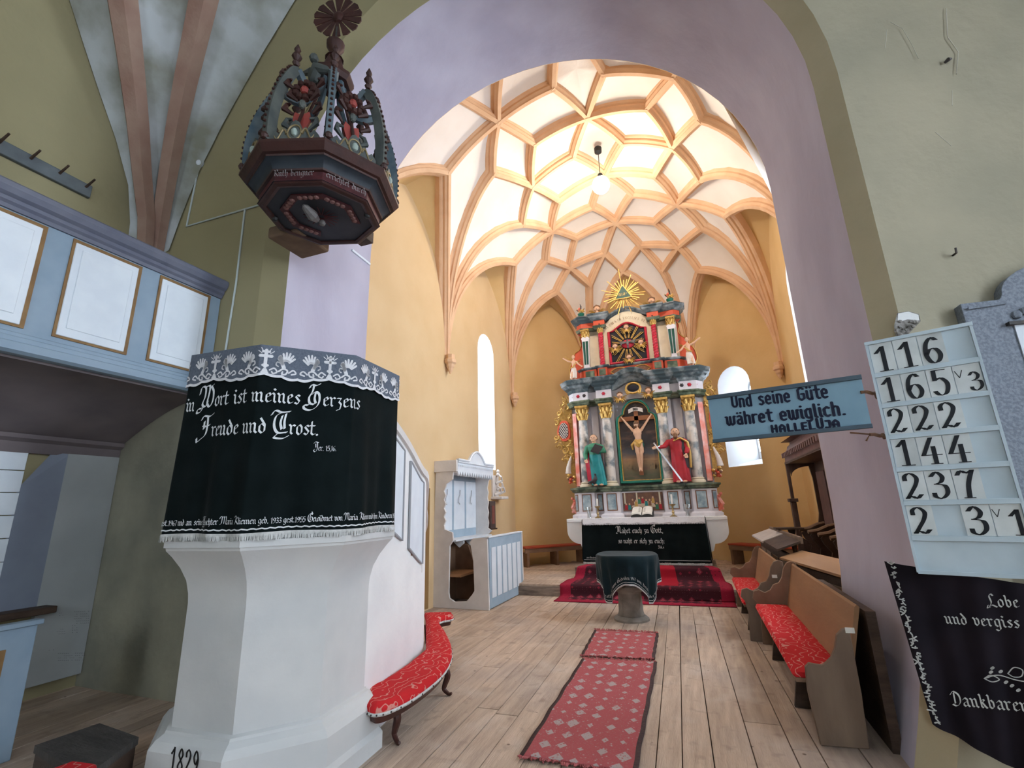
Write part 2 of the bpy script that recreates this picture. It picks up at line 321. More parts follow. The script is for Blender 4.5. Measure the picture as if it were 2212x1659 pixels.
SANS = {
'U': (.62, ".08,1.4 .08,.3 .2,.08 .36,.08 .48,.3 .48,1.4"), 'n': (.54, ".06,1 .06,0|.06,.85 .2,1 .34,.95 .4,.8 .4,0"), 'd': (.54, ".4,1.45 .4,0|.4,.9 .2,1 .06,.8 .06,.2 .2,0 .4,.1"),
's': (.5, ".38,.88 .22,1 .08,.85 .12,.62 .34,.42 .38,.15 .22,0 .06,.1"), 'e': (.54, ".06,.5 .4,.5 .4,.82 .24,1 .06,.8 .06,.2 .22,0 .4,.1"), 'i': (.24, ".08,1 .08,.15 .16,.02|.08,1.32 .08,1.36"),
'G': (.62, ".5,1.25 .3,1.42 .08,1.2 .08,.25 .28,.02 .5,.2 .5,.7 .3,.7"), 'ü': (.54, ".06,1 .06,.2 .2,0 .34,.05 .4,.2|.4,1 .4,0|.1,1.32 .1,1.36|.36,1.32 .36,1.36"), 't': (.44, ".18,1.4 .18,.2 .28,.02 .38,.05|.0,1.0 .4,1.0"),
'w': (.78, ".06,1 .06,.2 .18,0 .33,.15 .33,1|.33,.2 .46,0 .62,.15 .64,1|.64,1.0 .72,.98|-.04,1.0 .06,1.0"), 'ä': (.54, ".08,.92 .24,1 .38,.88 .4,0|.4,.58 .18,.56 .06,.38 .08,.1 .22,0 .4,.12|.1,1.32 .1,1.36|.36,1.32 .36,1.36"),
'h': (.54, ".06,1.45 .06,0|.06,.85 .22,1 .38,.92 .4,.75 .4,0"), 'r': (.42, ".06,1 .06,0|.06,.8 .2,.98 .36,.96"), 'g': (.54, ".4,1 .4,-.2 .28,-.36 .08,-.3|.4,.9 .2,1 .06,.8 .06,.2 .2,0 .4,.1"),
'l': (.26, ".08,1.45 .08,.12 .18,.0"), 'c': (.5, ".38,.88 .24,1 .06,.8 .06,.2 .22,0 .38,.1"), '.': (.26, ".08,.04 .12,.04"), ' ': (.4, ""),
'H': (.66, ".06,1 .06,0|.46,1 .46,0|.06,.5 .46,.5"), 'A': (.66, ".06,0 .06,.7 .26,1 .46,.7 .46,0|.06,.4 .46,.4"), 'L': (.56, ".06,1 .06,.0 .42,.0"), 'E': (.58, ".42,1 .06,1 .06,0 .42,0|.06,.5 .36,.5"), 'J': (.56, ".1,1 .4,1 .4,.2 .28,0 .06,.1"),
}
def gl_strokes(code):
    out = []
    for st in code.split('|'):
        st = st.strip()
        if not st: continue
        sm = st[0] == '~'; pts = [tuple(map(float, q.split(','))) for q in st.lstrip('~').split()]
        if len(pts) == 1: pts = pts*2
        out.append([tuple(p) for p in catmull(pts, 6)] if sm else pts)
    return out
def pen(mb, strokes, mp, nib, ang, w, mi=0, seg=.25, thin=.2):
    """strokes in text units; mp maps text units to space"""
    ca, sa = math.cos(math.radians(ang)), math.sin(math.radians(ang))
    for st in strokes:
        P = [np.array(st[0], float)]
        for a, b in zip(st[:-1], st[1:]):
            a = np.array(a); b = np.array(b); k = max(1, int(np.linalg.norm(b-a)/seg))
            for j in range(1, k+1): P.append(a+(b-a)*j/k)
        if nib == 'flat':
            for n in (np.array([ca, sa])*w/2, np.array([-sa, ca])*w/2*thin):
                vs = [mp(*(p+s*n)) for p in P for s in (-1, 1)]
                mb.add(vs, [(2*i, 2*i+1, 2*i+3, 2*i+2) for i in range(len(P)-1)], mi)
            for p in (P[0], P[-1]):
                a_ = np.array([ca, sa])*w/2; b_ = np.array([-sa, ca])*w/2*thin
                mb.add([mp(*(p+q)) for q in (-a_-b_, a_-b_, a_+b_, -a_+b_)], [(0, 1, 2, 3)], mi)
        else:
            for a, b in zip(P[:-1], P[1:]):
                d = b-a; l = np.linalg.norm(d)
                if l > 1e-9:
                    d = d/l; n = np.array([-d[1], d[0]])*w/2
                    mb.add([mp(*q) for q in (a-n, a+n, b+n, b-n)], [(0, 1, 2, 3)], mi)
            for p in P:
                mb.add([mp(*(p+w/2*np.array([math.cos(t*math.pi/3), math.sin(t*math.pi/3)]))) for t in range(6)], [(0, 1, 2, 3, 4, 5)], mi)
def textwidth(font, s, track=0.0): return sum(font.get(c, font.get(c.lower(), (.5, '')))[0]+track for c in s)
def write(mb, s, font, mp, size, u0=0.0, v0=0.0, nib='flat', ang=40, w=.16, mi=0, track=0.0, sx=1.0, thin=.2, seg=.25, big=1.0):
    x = 0.0
    for c in s:
        adv, code = font.get(c, font.get(c.lower(), (.5, '')))
        k = big if c.isupper() else 1.0
        if code: pen(mb, gl_strokes(code), (lambda a, b, x=x, k=k: mp(u0+(x+a*k)*size*sx, v0+b*k*size)), nib, ang, w, mi, seg, thin)
        x += adv*k+track
    return x*size*sx
# ------------------------------------------------------------------ materials of the setting
m_ochre = M('ochre_limewash', (.70, .49, .24), (.62, .415, .185), scale=1.1, rough=.92, bump=.15, bscale=14, mixlo=.3, mixhi=.7)
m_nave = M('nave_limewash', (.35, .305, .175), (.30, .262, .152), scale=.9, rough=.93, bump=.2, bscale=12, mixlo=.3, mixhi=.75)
m_ochre_l = M('pale_ochre_limewash', (.67, .50, .295), (.61, .435, .24), scale=1.1, rough=.92, bump=.15, bscale=14, mixlo=.3, mixhi=.7)
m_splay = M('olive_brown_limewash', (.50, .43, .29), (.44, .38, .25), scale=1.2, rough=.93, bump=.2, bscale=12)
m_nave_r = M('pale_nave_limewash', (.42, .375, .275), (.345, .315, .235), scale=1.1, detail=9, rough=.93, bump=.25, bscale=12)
m_under = M('damp_shaded_plaster', (.34, .32, .24), (.22, .215, .17), scale=1.8, rough=.95, bump=.3, bscale=16)  # damp plaster, with the shade under the gallery put into its colour
m_purple = M('lilac_arch_plaster', (.51, .485, .58), (.42, .39, .48), scale=1.4, rough=.92, bump=.25, bscale=9, stretch=(1, 1, .5))
m_cell = M('vault_cell_plaster', (.82, .78, .74), (.76, .71, .66), scale=1.2, rough=.95, bump=.2, bscale=8)
m_rib = M('vault_rib_stone', (.74, .50, .32), (.66, .42, .26), scale=3, rough=.9, bump=.2, bscale=25)
m_white = M('white_limewash', (.86, .86, .85), (.78, .78, .78), scale=2, rough=.92, bump=.2, bscale=14)
m_reveal = M('window_reveal_white', (.82, .84, .86), (.78, .80, .82), scale=2, rough=.92)
m_plank = M('worn_floor_plank', (.57, .435, .33), (.42, .31, .23), scale=3.6, rough=.75, bump=.35, bscale=22, rand=.13, stretch=(6, .6, 6), spec=.35)
def worn(m):
    # stains, knots and nail heads over the grain of the boards
    nt = m.node_tree; N = nt.nodes; L = nt.links; b = N['Principled BSDF']; cur = b.inputs['Base Color'].links[0].from_socket
    tc = N.new('ShaderNodeTexCoord')
    def layer(tex, out, scale, lo, hi, col, amount):
        nonlocal cur
        t = N.new(tex); t.inputs['Scale'].default_value = scale; L.new(tc.outputs['Object'], t.inputs['Vector'])
        r = N.new('ShaderNodeMapRange'); r.inputs['From Min'].default_value = lo; r.inputs['From Max'].default_value = hi; r.inputs['To Max'].default_value = amount; L.new(t.outputs[out], r.inputs['Value'])
        mx = N.new('ShaderNodeMix'); mx.data_type = 'RGBA'; L.new(r.outputs['Result'], mx.inputs['Factor']); L.new(cur, mx.inputs['A']); mx.inputs['B'].default_value = (*col, 1); cur = mx.outputs['Result']
    layer('ShaderNodeTexNoise', 'Fac', .8, .45, .75, (.30, .26, .25), .55)
    layer('ShaderNodeTexNoise', 'Fac', 2.6, .55, .80, (.62, .53, .45), .6)
    layer('ShaderNodeTexNoise', 'Fac', 7.0, .60, .78, (.22, .15, .11), .55)
    layer('ShaderNodeTexVoronoi', 'Distance', 4.2, .065, .035, (.10, .06, .04), .85)
    L.new(cur, b.inputs['Base Color'])
worn(m_plank)
m_joint = M('dark_floor_joint', (.05, .04, .03), rough=1)
m_darkwood = M('dark_old_wood', (.045, .028, .02), (.08, .05, .035), scale=5, rough=.6, bump=.3, bscale=30, stretch=(1, 1, 4))
m_iron = M('dark_iron', (.05, .05, .05), (.09, .07, .06), scale=20, rough=.6, metal=.5)
m_frame = M('white_window_frame', (.75, .77, .78), rough=.6)
m_glass = glassmat('window_pane_glass')
PLK = math.radians(2.0)
# ------------------------------------------------------------------ floors
b = MB().box(-6, 8.0, -9, 14, -.30, -.035)
floor = struct('floor', b, m_joint)
W0, Y0 = .255, 8.96
dx, dy = -math.sin(PLK), math.cos(PLK)
row = 0; x = -5.2
prng = random.Random(3)
while x < 5.3:
    w = prng.choice((.16, .19, .22, .25)); cuts = [-.6]
    c = prng.uniform(1.0, 4.5)
    while c < 8.6: cuts.append(c); c += prng.uniform(2.6, 4.4)
    cuts.append(9.2)
    for a, e in zip(cuts[:-1], cuts[1:]):
        mb = MB()
        g = .0035; zt = prng.uniform(-.003, .002)
        P = []
        for (uu, vv) in ((x+g, a+g), (x+w-g, a+g), (x+w-g, e-g), (x+g, e-g)):
            P.append((uu*math.cos(PLK)-vv*math.sin(PLK)*1.0+.25, uu*math.sin(PLK)+vv*math.cos(PLK)))
        P = [(px, min(py, 8.97)) for px, py in P]
        mb.prism(P, -.04, zt, lambda u, v, w_: (u, v, w_))
        o = obj('plank', mb, m_plank, floor, smooth=0, bev=.002)
    x += w
# raised chancel platform and altar footpace
m_stepwood = M('step_timber', (.30, .23, .18), (.12, .09, .07), scale=4, rough=.8, bump=.4, bscale=25, stretch=(.7, 4, 4))
b = MB().box(-3.25, 3.25, 9.0, 11.7, -.03, .165)
b.prism([(-3.25, 11.6), (3.25, 11.6), (3.25, 11.66), (1.35, 13.56), (-1.35, 13.56), (-3.25, 11.66)], -.03, .165, lambda u, v, w: (u, v, w))
plat = struct('floor_platform', b, m_joint)
yy = 8.97
while yy < 13.3:
    w = prng.uniform(.2, .28); hx = 3.24 if yy+w < 11.66 else 3.24-(yy+w-11.66)
    cuts = sorted([-hx, prng.uniform(-1.6, -.3), prng.uniform(.2, 1.6), hx])
    for a, e in zip(cuts[:-1], cuts[1:]):
        obj('plank', MB().box(a+.003, e-.003, yy+.003, yy+w-.003, .165, .2+prng.uniform(-.003, .003)), m_plank, plat, smooth=0, bev=.003)
    yy += w
obj('riser_board', MB().box(-3.2, 3.2, 8.955, 8.998, 0, .168), m_stepwood, plat, bev=.006)
b = MB().box(-1.32, 1.32, 9.78, 11.3, .2, .41)
struct('altar_footpace', b, m_stepwood, bev=.01)
# ------------------------------------------------------------------ chancel arch
XL, XR, ZS = -2.75, 2.42, 4.95
def arch_curve(xl, xr, zs, yf, n=28, z0=-.05, nj=16, bat=.3):
    c, r = (xl+xr)/2, (xr-xl)/2; P = []
    for i in range(nj): P.append((xl, z0+(zs-z0)*i/nj))
    for i in range(n+1):
        t = math.pi*(1-i/n); P.append((c+r*math.cos(t), zs+r*math.sin(t)))
    for i in range(nj): P.append((xr, zs-(zs-z0)*(i+1)/nj))
    P = [(x-(bat*max(0.0, (1.5-z)/1.5)**1.5 if x > c+r*.9 else 0), z) for x, z in P]
    return [(x, yf(x), z) for x, z in P]
yF = lambda x: 3.50+(x+2.75)*.087
yO = lambda x: 3.40+.165*max(0.0, x)
yB = lambda x: 5.15+.13*x
CF = arch_curve(XL, XR, ZS, yF); CB = arch_curve(-2.70, 2.30, 5.05, yB, bat=.14); CO = arch_curve(XL-.27, XR+.14, ZS-.02, yO)
b = MB(); k = 6
b.loft([[tuple(np.array(p)*(1-t)+np.array(q)*t) for p, q in zip(CF, CB)] for t in [i/k for i in range(k+1)]], closed=False, cap=False)
arch_in = struct('arch_intrados', b, m_purple, smooth=60)
_h = len(CO)//2
b = MB().loft([CO[:_h+1], CF[:_h+1]], closed=False, cap=False); struct('arch_splay_left', b, m_nave, smooth=60)
b = MB().loft([CO[_h:], CF[_h:]], closed=False, cap=False); struct('arch_splay_right', b, m_splay, smooth=60)
def wall_with_arch(xa, xb, zt, C):
    # outline runs round the opening so the wall is one sheet
    poly = [(xa, 0)]+[(p[0], p[2]) for p in C]+[(xb, 0), (xb, zt), (xa, zt)]
    return poly
poly = wall_with_arch(-5.3, 6.2, 10.2, CO)
b = MB(); half = len(CO)//2
topx = CO[half]
left = [(-5.3, -.05)]+[(p[0], p[2]) for p in CO[:half+1]]+[(topx[0], 10.2), (-5.3, 10.2)]
right = [(topx[0], 10.2)]+[(p[0], p[2]) for p in CO[half:]]+[(6.2, -.05), (6.2, 10.2)]
b.face(left, T=lambda u, v: (u, yO(u), v), mi=0); wl = struct('wall_arch_left', b, m_nave, smooth=0)
b = MB().face([(-4.95, -.05), (-3.03, -.05), (-3.03, 2.84), (-4.95, 2.84)], T=lambda u, v: (u, 3.396, v)); obj('damp_shaded_dado', b, m_under, wl, smooth=0)  # sheet below the gallery: damp and painted shade together
b = MB(); b.face(right, T=lambda u, v: (u, yO(u), v)); wr = struct('wall_arch_right', b, m_nave_r, smooth=0)
b = MB(); half = len(CB)//2; tx = CB[half]
for sgn, seg in ((-1, CB[:half+1]), (1, CB[half:])):
    xe = 3.25*sgn
    pl = [(xe, 0)]+[(p[0], p[2]) for p in seg]+[(tx[0], 9.6), (xe, 9.6)] if sgn < 0 else [(tx[0], 9.6)]+[(p[0], p[2]) for p in seg]+[(xe, 0), (xe, 9.6)]
    b.face(pl, T=lambda u, v: (u, yB(u)+.003, v))
struct('wall_arch_chancel_side', b, m_ochre, smooth=0)
# ------------------------------------------------------------------ chancel walls with splayed windows
WIN = [0]
def roundtop(u0, u1, zs, zt, n=12):
    c, r = (u0+u1)/2, (u1-u0)/2; h = zt-r
    return [(u0, zs), (u1, zs)]+[(c+r*math.cos(math.pi*i/n), h+r*math.sin(math.pi*i/n)) for i in range(n+1)]
def add_window(T, u0, u1, zs, zt, depth, k0, k1, rise=.35, nx=2, nz=4):
    """T(u, z, w): w metres into the wall; k0,k1: share of the opening where the sash stands"""
    WIN[0] += 1; P = roundtop(u0, u1, zs, zt); w = u1-u0
    U0, U1 = u0+w*k0, u0+w*k1; Q = roundtop(U0, U1, zs+rise, zt-.25)
    b = MB().loft([[T(u, v, 0) for u, v in P], [T(u, v, depth) for u, v in Q]], closed=True, cap=False)
    o = struct('window_%d' % WIN[0], b, m_reveal, smooth=50)
    fr = MB(); n = len(Q)
    c = np.mean(Q, axis=0); Qi = [tuple(np.array(q)*.9+c*.1) for q in Q]
    fr.loft([[T(u, v, depth-.06) for u, v in Q], [T(u, v, depth-.06) for u, v in Qi], [T(u, v, depth) for u, v in Qi], [T(u, v, depth) for u, v in Q]], closed=True, cap=False)
    obj('window_frame', fr, m_frame, o, smooth=0)
    za, zb = zs+rise, zt-.25
    for i in range(1, nx):
        u = U0+(U1-U0)*i/nx; mb = MB(); mb.box(u-.018, u+.018, za, zb-.03, depth-.05, depth-.02, T=lambda a, b_, c_: T(a, b_, c_)); obj('mullion', mb, m_frame, o, smooth=0)
    for j in range(1, nz):
        z = za+(zb-(U1-U0)/2-za)*j/(nz-1); mb = MB(); mb.box(U0, U1, z-.014, z+.014, depth-.05, depth-.02, T=lambda a, b_, c_: T(a, b_, c_)); obj('glazing_bar', mb, m_frame, o, smooth=0)
    zr = [za+(zb-(U1-U0)/2-za)*j/(nz-1) for j in range(nz)]
    for i in range(nx):
        ua, ub = U0+(U1-U0)*i/nx, U0+(U1-U0)*(i+1)/nx
        for j in range(nz-1):
            mb = MB().face([(ua+.01, zr[j]+.01), (ub-.01, zr[j]+.01), (ub-.01, zr[j+1]-.01), (ua+.01, zr[j+1]-.01)], T=lambda a, b_: T(a, b_, depth-.03)); obj('pane', mb, m_glass, o, smooth=0)
        # curved head pane
        r = (U1-U0)/2; cc = (U0+U1)/2; zc = zb-r; hp = [(ua+.01, zr[-1]+.01), (ub-.01, zr[-1]+.01)]
        hp += [(u, zc+math.sqrt(max(0, (r-.012)**2-(u-cc)**2))) for u in [ub-.012-(ub-ua-.024)*q/6 for q in range(7)]]
        mb = MB().face(hp, T=lambda a, b_: T(a, b_, depth-.03)); obj('pane', mb, m_glass, o, smooth=0)
    return P, o
HT = 9.5
TL = lambda u, v, w=0: (-3.25-w, u, v)
TR = lambda u, v, w=0: (3.25+w, u, v)
s2 = math.sqrt(.5)
TDR = lambda u, v, w=0: (3.25-u*s2+w*s2, 11.66+u*s2+w*s2, v)
TDL = lambda u, v, w=0: (-3.25+u*s2-w*s2, 11.66+u*s2+w*s2, v)
TE = lambda u, v, w=0: (u, 13.56+w, v)
PL, w1 = add_window(TL, 9.48, 10.42, 2.45, 5.68, .6, .03, .92, rise=.3)
PR, w2 = add_window(TR, 8.70, 9.95, 2.3, 6.2, .9, .06, .66, rise=.3)
PR_ADDED, w2b = add_window(TR, 5.8, 7.7, 2.2, 6.3, .8, .05, .95, rise=.2)  # unseen extra window, added for more daylight in the chancel
PD, w3 = add_window(TDR, .90, 1.86, 2.40, 4.86, .8, .12, .66, rise=.2, nz=5)
door = [(6.55, 0.0), (7.42, 0.0), (7.42, 1.96), (6.55, 1.96)]
b = MB().face([(4.5, -.03), (11.66, -.03), (11.66, HT), (4.5, HT)], [PL, [(6.55, .02), (7.42, .02), (7.42, 1.96), (6.55, 1.96)]], T=TL)
struct('wall_left', b, m_ochre_l, smooth=0)
b = MB().loft([[TL(u, max(v, .0), 0) for u, v in door], [TL(u, max(v, .0), .75) for u, v in door]], closed=True, cap=False)
b.face(door, T=lambda u, v: TL(u, v, .75), mi=1)
struct('door_1', b, [m_ochre, M('dark_passage', (.02, .018, .015), rough=1)], smooth=0)
b = MB().face([(5.0, -.03), (11.66, -.03), (11.66, HT), (5.0, HT)], [PR, PR_ADDED], T=TR)
struct('wall_right', b, m_ochre, smooth=0)
b = MB().face([(0, -.03), (2.687, -.03), (2.687, HT), (0, HT)], [PD], T=TDR); struct('wall_apse_right', b, m_ochre, smooth=0)
b = MB().face([(0, -.03), (2.687, -.03), (2.687, HT), (0, HT)], T=TDL); struct('wall_apse_left', b, m_ochre, smooth=0)
b = MB().face([(-1.35, -.03), (1.35, -.03), (1.35, HT), (-1.35, HT)], T=TE); struct('wall_apse_end', b, m_ochre, smooth=0)
# ------------------------------------------------------------------ net vault over the chancel
VA, VZ, VH, VYC = 3.25, 5.0, 3.75, 10.31
def vf(p):
    rho2 = p[0]**2+max(0, p[1]-VYC)**2
    return rho2/VA**2+(max(0, p[2]-VZ)/VH)**2-1
def on_vault(x, y):
    d = ray(x, y); lo, hi = .5, 30.0
    # march outwards from inside the chancel
    t = 5.2/d[1]*1.0; lo = t; hi = t
    while vf(CAM+d*hi) < 0 and hi < 40: hi += .1
    lo = hi-.1
    for _ in range(30):
        m = (lo+hi)/2
        if vf(CAM+d*m) < 0: lo = m
        else: hi = m
    return CAM+d*lo
def vnormal(p):
    return unit([p[0]/VA**2, max(0, p[1]-VYC)/VA**2, max(0.0, p[2]-VZ)/VH**2])
NP = {1:(1079,267),2:(1269,259),3:(1153,407),4:(1196,502),5:(1330,484),6:(1460,446),7:(1450,324),8:(1508,265),9:(1508,395),10:(1157,315),11:(1240,343),12:(1345,315),13:(1395,240),14:(1196,195),15:(1302,164),16:(1210,439),17:(1070,377),18:(1133,489),19:(1116,572),20:(1185,565),21:(1233,581),22:(1247,519),23:(1306,551),24:(1382,535),25:(1463,537),26:(1412,485),27:(1512,498),28:(1505,588),29:(1563,471),30:(1345,588),31:(1428,588),32:(1276,618),33:(1205,634),34:(1281,453),35:(1366,427),36:(1412,386),37:(972,375),39:(1452,172),
      50:(1308,384),51:(1088,130),52:(955,192),53:(1204,80),54:(1255,95),55:(1340,120),56:(1480,110)}
V = {k: on_vault(*p) for k, p in NP.items()}
ZC = 4.52
V.update({'L0': np.array([-3.2, 4.75, ZC]), 'L1': np.array([-3.2, 7.98, ZC]), 'L2': np.array([-3.19, 11.60, ZC]), 'L3': np.array([-1.33, 13.45, ZC]),
          'R0': np.array([3.2, 5.4, ZC]), 'R1': np.array([3.2, 7.98, ZC]), 'R2': np.array([3.19, 11.60, ZC]), 'R3': np.array([1.33, 13.45, ZC])})
V['W1'] = np.array([2.45, 6.6, 7.45])
EDG = [(1,14),(14,2),(1,10),(10,2),(10,3),(1,17),(17,3),(17,'L1'),(3,18),(3,16),(16,4),(18,4),(18,'L1'),(4,19),(19,'L1'),(19,'L2'),(4,20),(20,'L2'),(20,21),(4,22),(22,21),(22,5),(5,23),(21,23),(21,33),(33,'L2'),(33,'L3'),(21,32),(23,32),(32,'L3'),(23,30),(5,24),(24,30),(24,25),(24,31),(31,25),(31,'R3'),(30,'L3'),(30,'R3'),(25,28),(28,'R3'),(28,'R2'),(26,25),(5,26),(26,6),(6,27),(27,25),(27,'R2'),(6,29),(29,'R2'),(29,'R1'),(6,9),(9,'R1'),(9,7),(7,8),(8,'R1'),(7,13),(13,2),(2,15),(13,39),(15,39),(8,39),(2,11),(11,3),(2,12),(12,7),(11,50),(12,50),(7,36),(36,6),(36,50),(34,5),(4,34),(34,50),(35,5),(35,6),(35,50),(16,50),
       (1,37),(37,'L1'),(37,'L0'),(1,51),(1,52),(14,53),(15,54),(39,56)]
def rib_curve(a, b, n=10):
    A, B = V[a], V[b]
    if isinstance(a, str): A, B = B, A; a, b = b, a
    if isinstance(b, str):     # springs from a corbel
        P = []
        for i in range(n+5):
            s = i/(n+4); th = s*math.radians(78); h = (1-math.cos(th))/(1-math.cos(math.radians(78))); z = math.sin(th)/math.sin(math.radians(78))
            p = B+(A-B)*np.array([h, h, 0]); p[2] = B[2]+(A[2]-B[2])*z; P.append(p)
        return P[::-1]
    P = []
    for i in range(n+1):
        t = i/n; p = A+(B-A)*t; p = p+vnormal(p)*(.10*np.linalg.norm(B-A)*4*t*(1-t)*.5); P.append(p)
    return P
CUR = {}
for a, e in EDG:
    c = rib_curve(a, e); A = a
    if isinstance(a, str): A, e = e, a
    CUR[(A, e)] = c; CUR[(e, A)] = c[::-1]
def getcur(a, b):
    if (a, b) in CUR: return CUR[(a, b)]
    c = [V[a]+(V[b]-V[a])*t/10 for t in range(11)]
    return c
ROOFZ = 9.45
b = MB().box(-3.35, 3.35, 4.3, 13.7, ROOFZ, ROOFZ+.1)
vault = struct('ceiling', b, m_cell)
RIBP = [(-.105, -.12), (-.105, -.01), (-.085, .02), (-.06, .035), (-.062, .07), (-.035, .10), (-.03, .125), (.03, .125), (.035, .10), (.062, .07), (.06, .035), (.085, .02), (.105, -.01), (.105, -.12)]
def rib_mesh(P, sc_=1.0):
    mb = MB(); rings = []; n = len(P)
    for i, p in enumerate(P):
        t = unit(P[min(i+1, n-1)]-P[max(i-1, 0)])
        if i == 0: p = p-t*.03
        if i == n-1: p = p+t*.03
        nn = vnormal(p+np.array([0, 0, 1e-3])) if p[2] > VZ else unit([p[0], max(0, p[1]-VYC), 0])
        nn = unit(nn-t*(nn@t)); x = np.cross(t, nn)
        rings.append([p+x*u*sc_-nn*(v-.125)*sc_ for u, v in RIBP])
    return mb.loft(rings, closed=True, cap=True)
for a, e in EDG:
    obj('rib', rib_mesh(CUR[(a, e)] if (a, e) in CUR else CUR[(e, a)], 1.15), m_rib, vault, smooth=25)
CELLS = [(1,14,2,10),(1,10,3,17),(10,2,11,3),(2,11,50,12),(11,3,16,50),(3,16,4,18),(16,50,34,4),(4,34,5,22),(34,50,35,5),(4,22,21,20),(22,5,23,21),(21,23,32),(23,5,24,30),(5,26,25,24),(24,25,31),(5,35,6,26),(35,50,36,6),(36,50,12,7),(12,2,13,7),(7,36,6,9),(7,13,39,8),(13,2,15,39),(6,26,25,27),
 (37,1,17,'L1'),('L1',17,3,18),('L1',18,4,19),('L2',19,4,20),('L2',20,21,33),('L3',33,21,32),('L3',32,23,30),('R3',30,24,31),('R3',31,25,28),('R2',28,25,27),('R2',27,6,29),('R1',29,6,9),('R1',9,7,8),
 (1,51,53,14),(1,52,51),(14,53,54,15,2),(15,54,55,56,39),(8,39,56,'R1'),(37,1,52,'L0')]
def resample(P, n):
    L = np.cumsum([0]+[np.linalg.norm(a-c) for a, c in zip(P[1:], P[:-1])]); return [np.array([np.interp(L[-1]*i/n, L, [p[k] for p in P]) for k in range(3)]) for i in range(n+1)]
def voff(p): return p+(vnormal(p) if p[2] > VZ else unit([p[0], max(0, p[1]-VYC), 0]))*.125
for cell in CELLS:
    mb = MB()
    if len(cell) in (3, 4):
        n = 10; cl = list(cell) if len(cell) == 4 else list(cell)+[cell[-1]]
        S = [resample(getcur(a, e), n) if a != e else [V[a]]*(n+1) for a, e in zip(cl, cl[1:]+cl[:1])]
        c0, c1, c2, c3 = S[0], S[1], S[2][::-1], S[3][::-1]
        def coons(i, j):
            u, v = i/n, j/n
            p = (1-v)*c0[i]+v*c2[i]+(1-u)*c3[j]+u*c1[j]-((1-u)*(1-v)*c0[0]+u*(1-v)*c0[n]+(1-u)*v*c2[0]+u*v*c2[n])
            q = voff(p); return q+vnormal(q)*.03*16*u*(1-u)*v*(1-v)
        mb.grid(lambda a, c: coons(round(a*n), round(c*n)), n, n)
    else:
        loop = []
        for a, e in zip(cell, cell[1:]+cell[:1]): loop += [np.array(p) for p in getcur(a, e)[:-1]]
        off = [voff(p) for p in loop]; c = np.mean(off, axis=0); n = len(off); rings = [off]
        for s in (.75, .5, .25): rings.append([c+(p-c)*s for p in off])
        mb.loft(rings, closed=True, cap=False); mb.add(rings[-1]+[c], [(i, (i+1) % n, n) for i in range(n)])
    obj('vault_cell', mb, m_cell, vault, smooth=80)
# lunette soffits between the wall arches and the walls
LUN = [(19, 'L1', 'L2', (-3.25, 9.80, 7.35)), (37, 'L0', 'L1', (-3.25, 6.35, 7.3)), (33, 'L2', 'L3', (-2.3, 12.61, 7.3)), (30, 'L3', 'R3', (0, 13.56, 7.4)), (28, 'R3', 'R2', (2.25, 12.66, 7.2)), (29, 'R2', 'R1', (3.25, 10.2, 7.45))]
for k, A, B, Wp in LUN:
    mb = MB(); Wp = np.array(Wp)
    for S in (A, B):
        cur = getcur(S, k); n = len(cur); base = V[S]
        wallc = []
        for i in range(n):
            th = i/(n-1)*math.radians(70); h = (1-math.cos(th))/(1-math.cos(math.radians(70))); z = math.sin(th)/math.sin(math.radians(70))
            q = base+(Wp-base)*np.array([h, h, 0]); q[2] = base[2]+(Wp[2]-base[2])*z; wallc.append(q)
        up_ = np.array([0, 0, .06])
        mb.loft([[p+vnormal(p)*.1 for p in cur], [(p+q)/2+up_+np.array([0, 0, .12]) for p, q in zip(cur, wallc)], [q+np.array([0, 0, .02])+unit([Wp[0], max(0, Wp[1]-VYC), 0])*.16 for q in wallc]], closed=False, cap=False)
    obj('lunette_soffit', mb, m_ochre, vault, smooth=60)
for S in ('L1', 'L2', 'R1', 'R2', 'L0'):
    p = V[S]; mb = MB(); s = -1 if p[0] < 0 else 1
    mb.lathe([(.012, -.34), (.05, -.27), (.055, -.24), (.08, -.2), (.085, -.15), (.12, -.12), (.12, -.06), (.09, -.03), (.09, .05)], (p[0]-s*.04, p[1], p[2]), n=8)
    obj('corbel', mb, m_rib, vault, smooth=20)
# ------------------------------------------------------------------ nave: left wall, vault springer, windows that light it
m_navevault = M('stained_nave_vault', (.50, .53, .54), (.25, .25, .20), scale=1.5, rough=.95, bump=.3, bscale=10, mixlo=.40, mixhi=.66)
m_naverib = M('reddish_nave_rib', (.36, .24, .185), (.29, .17, .13), scale=3, rough=.9, bump=.3, bscale=20)
NX = -4.9
b = MB().face([(-9, -.03), (3.45, -.03), (3.45, 10.2), (-9, 10.2)], T=lambda u, v: (NX, u, v)); struct('wall_nave_left', b, m_nave, smooth=0)
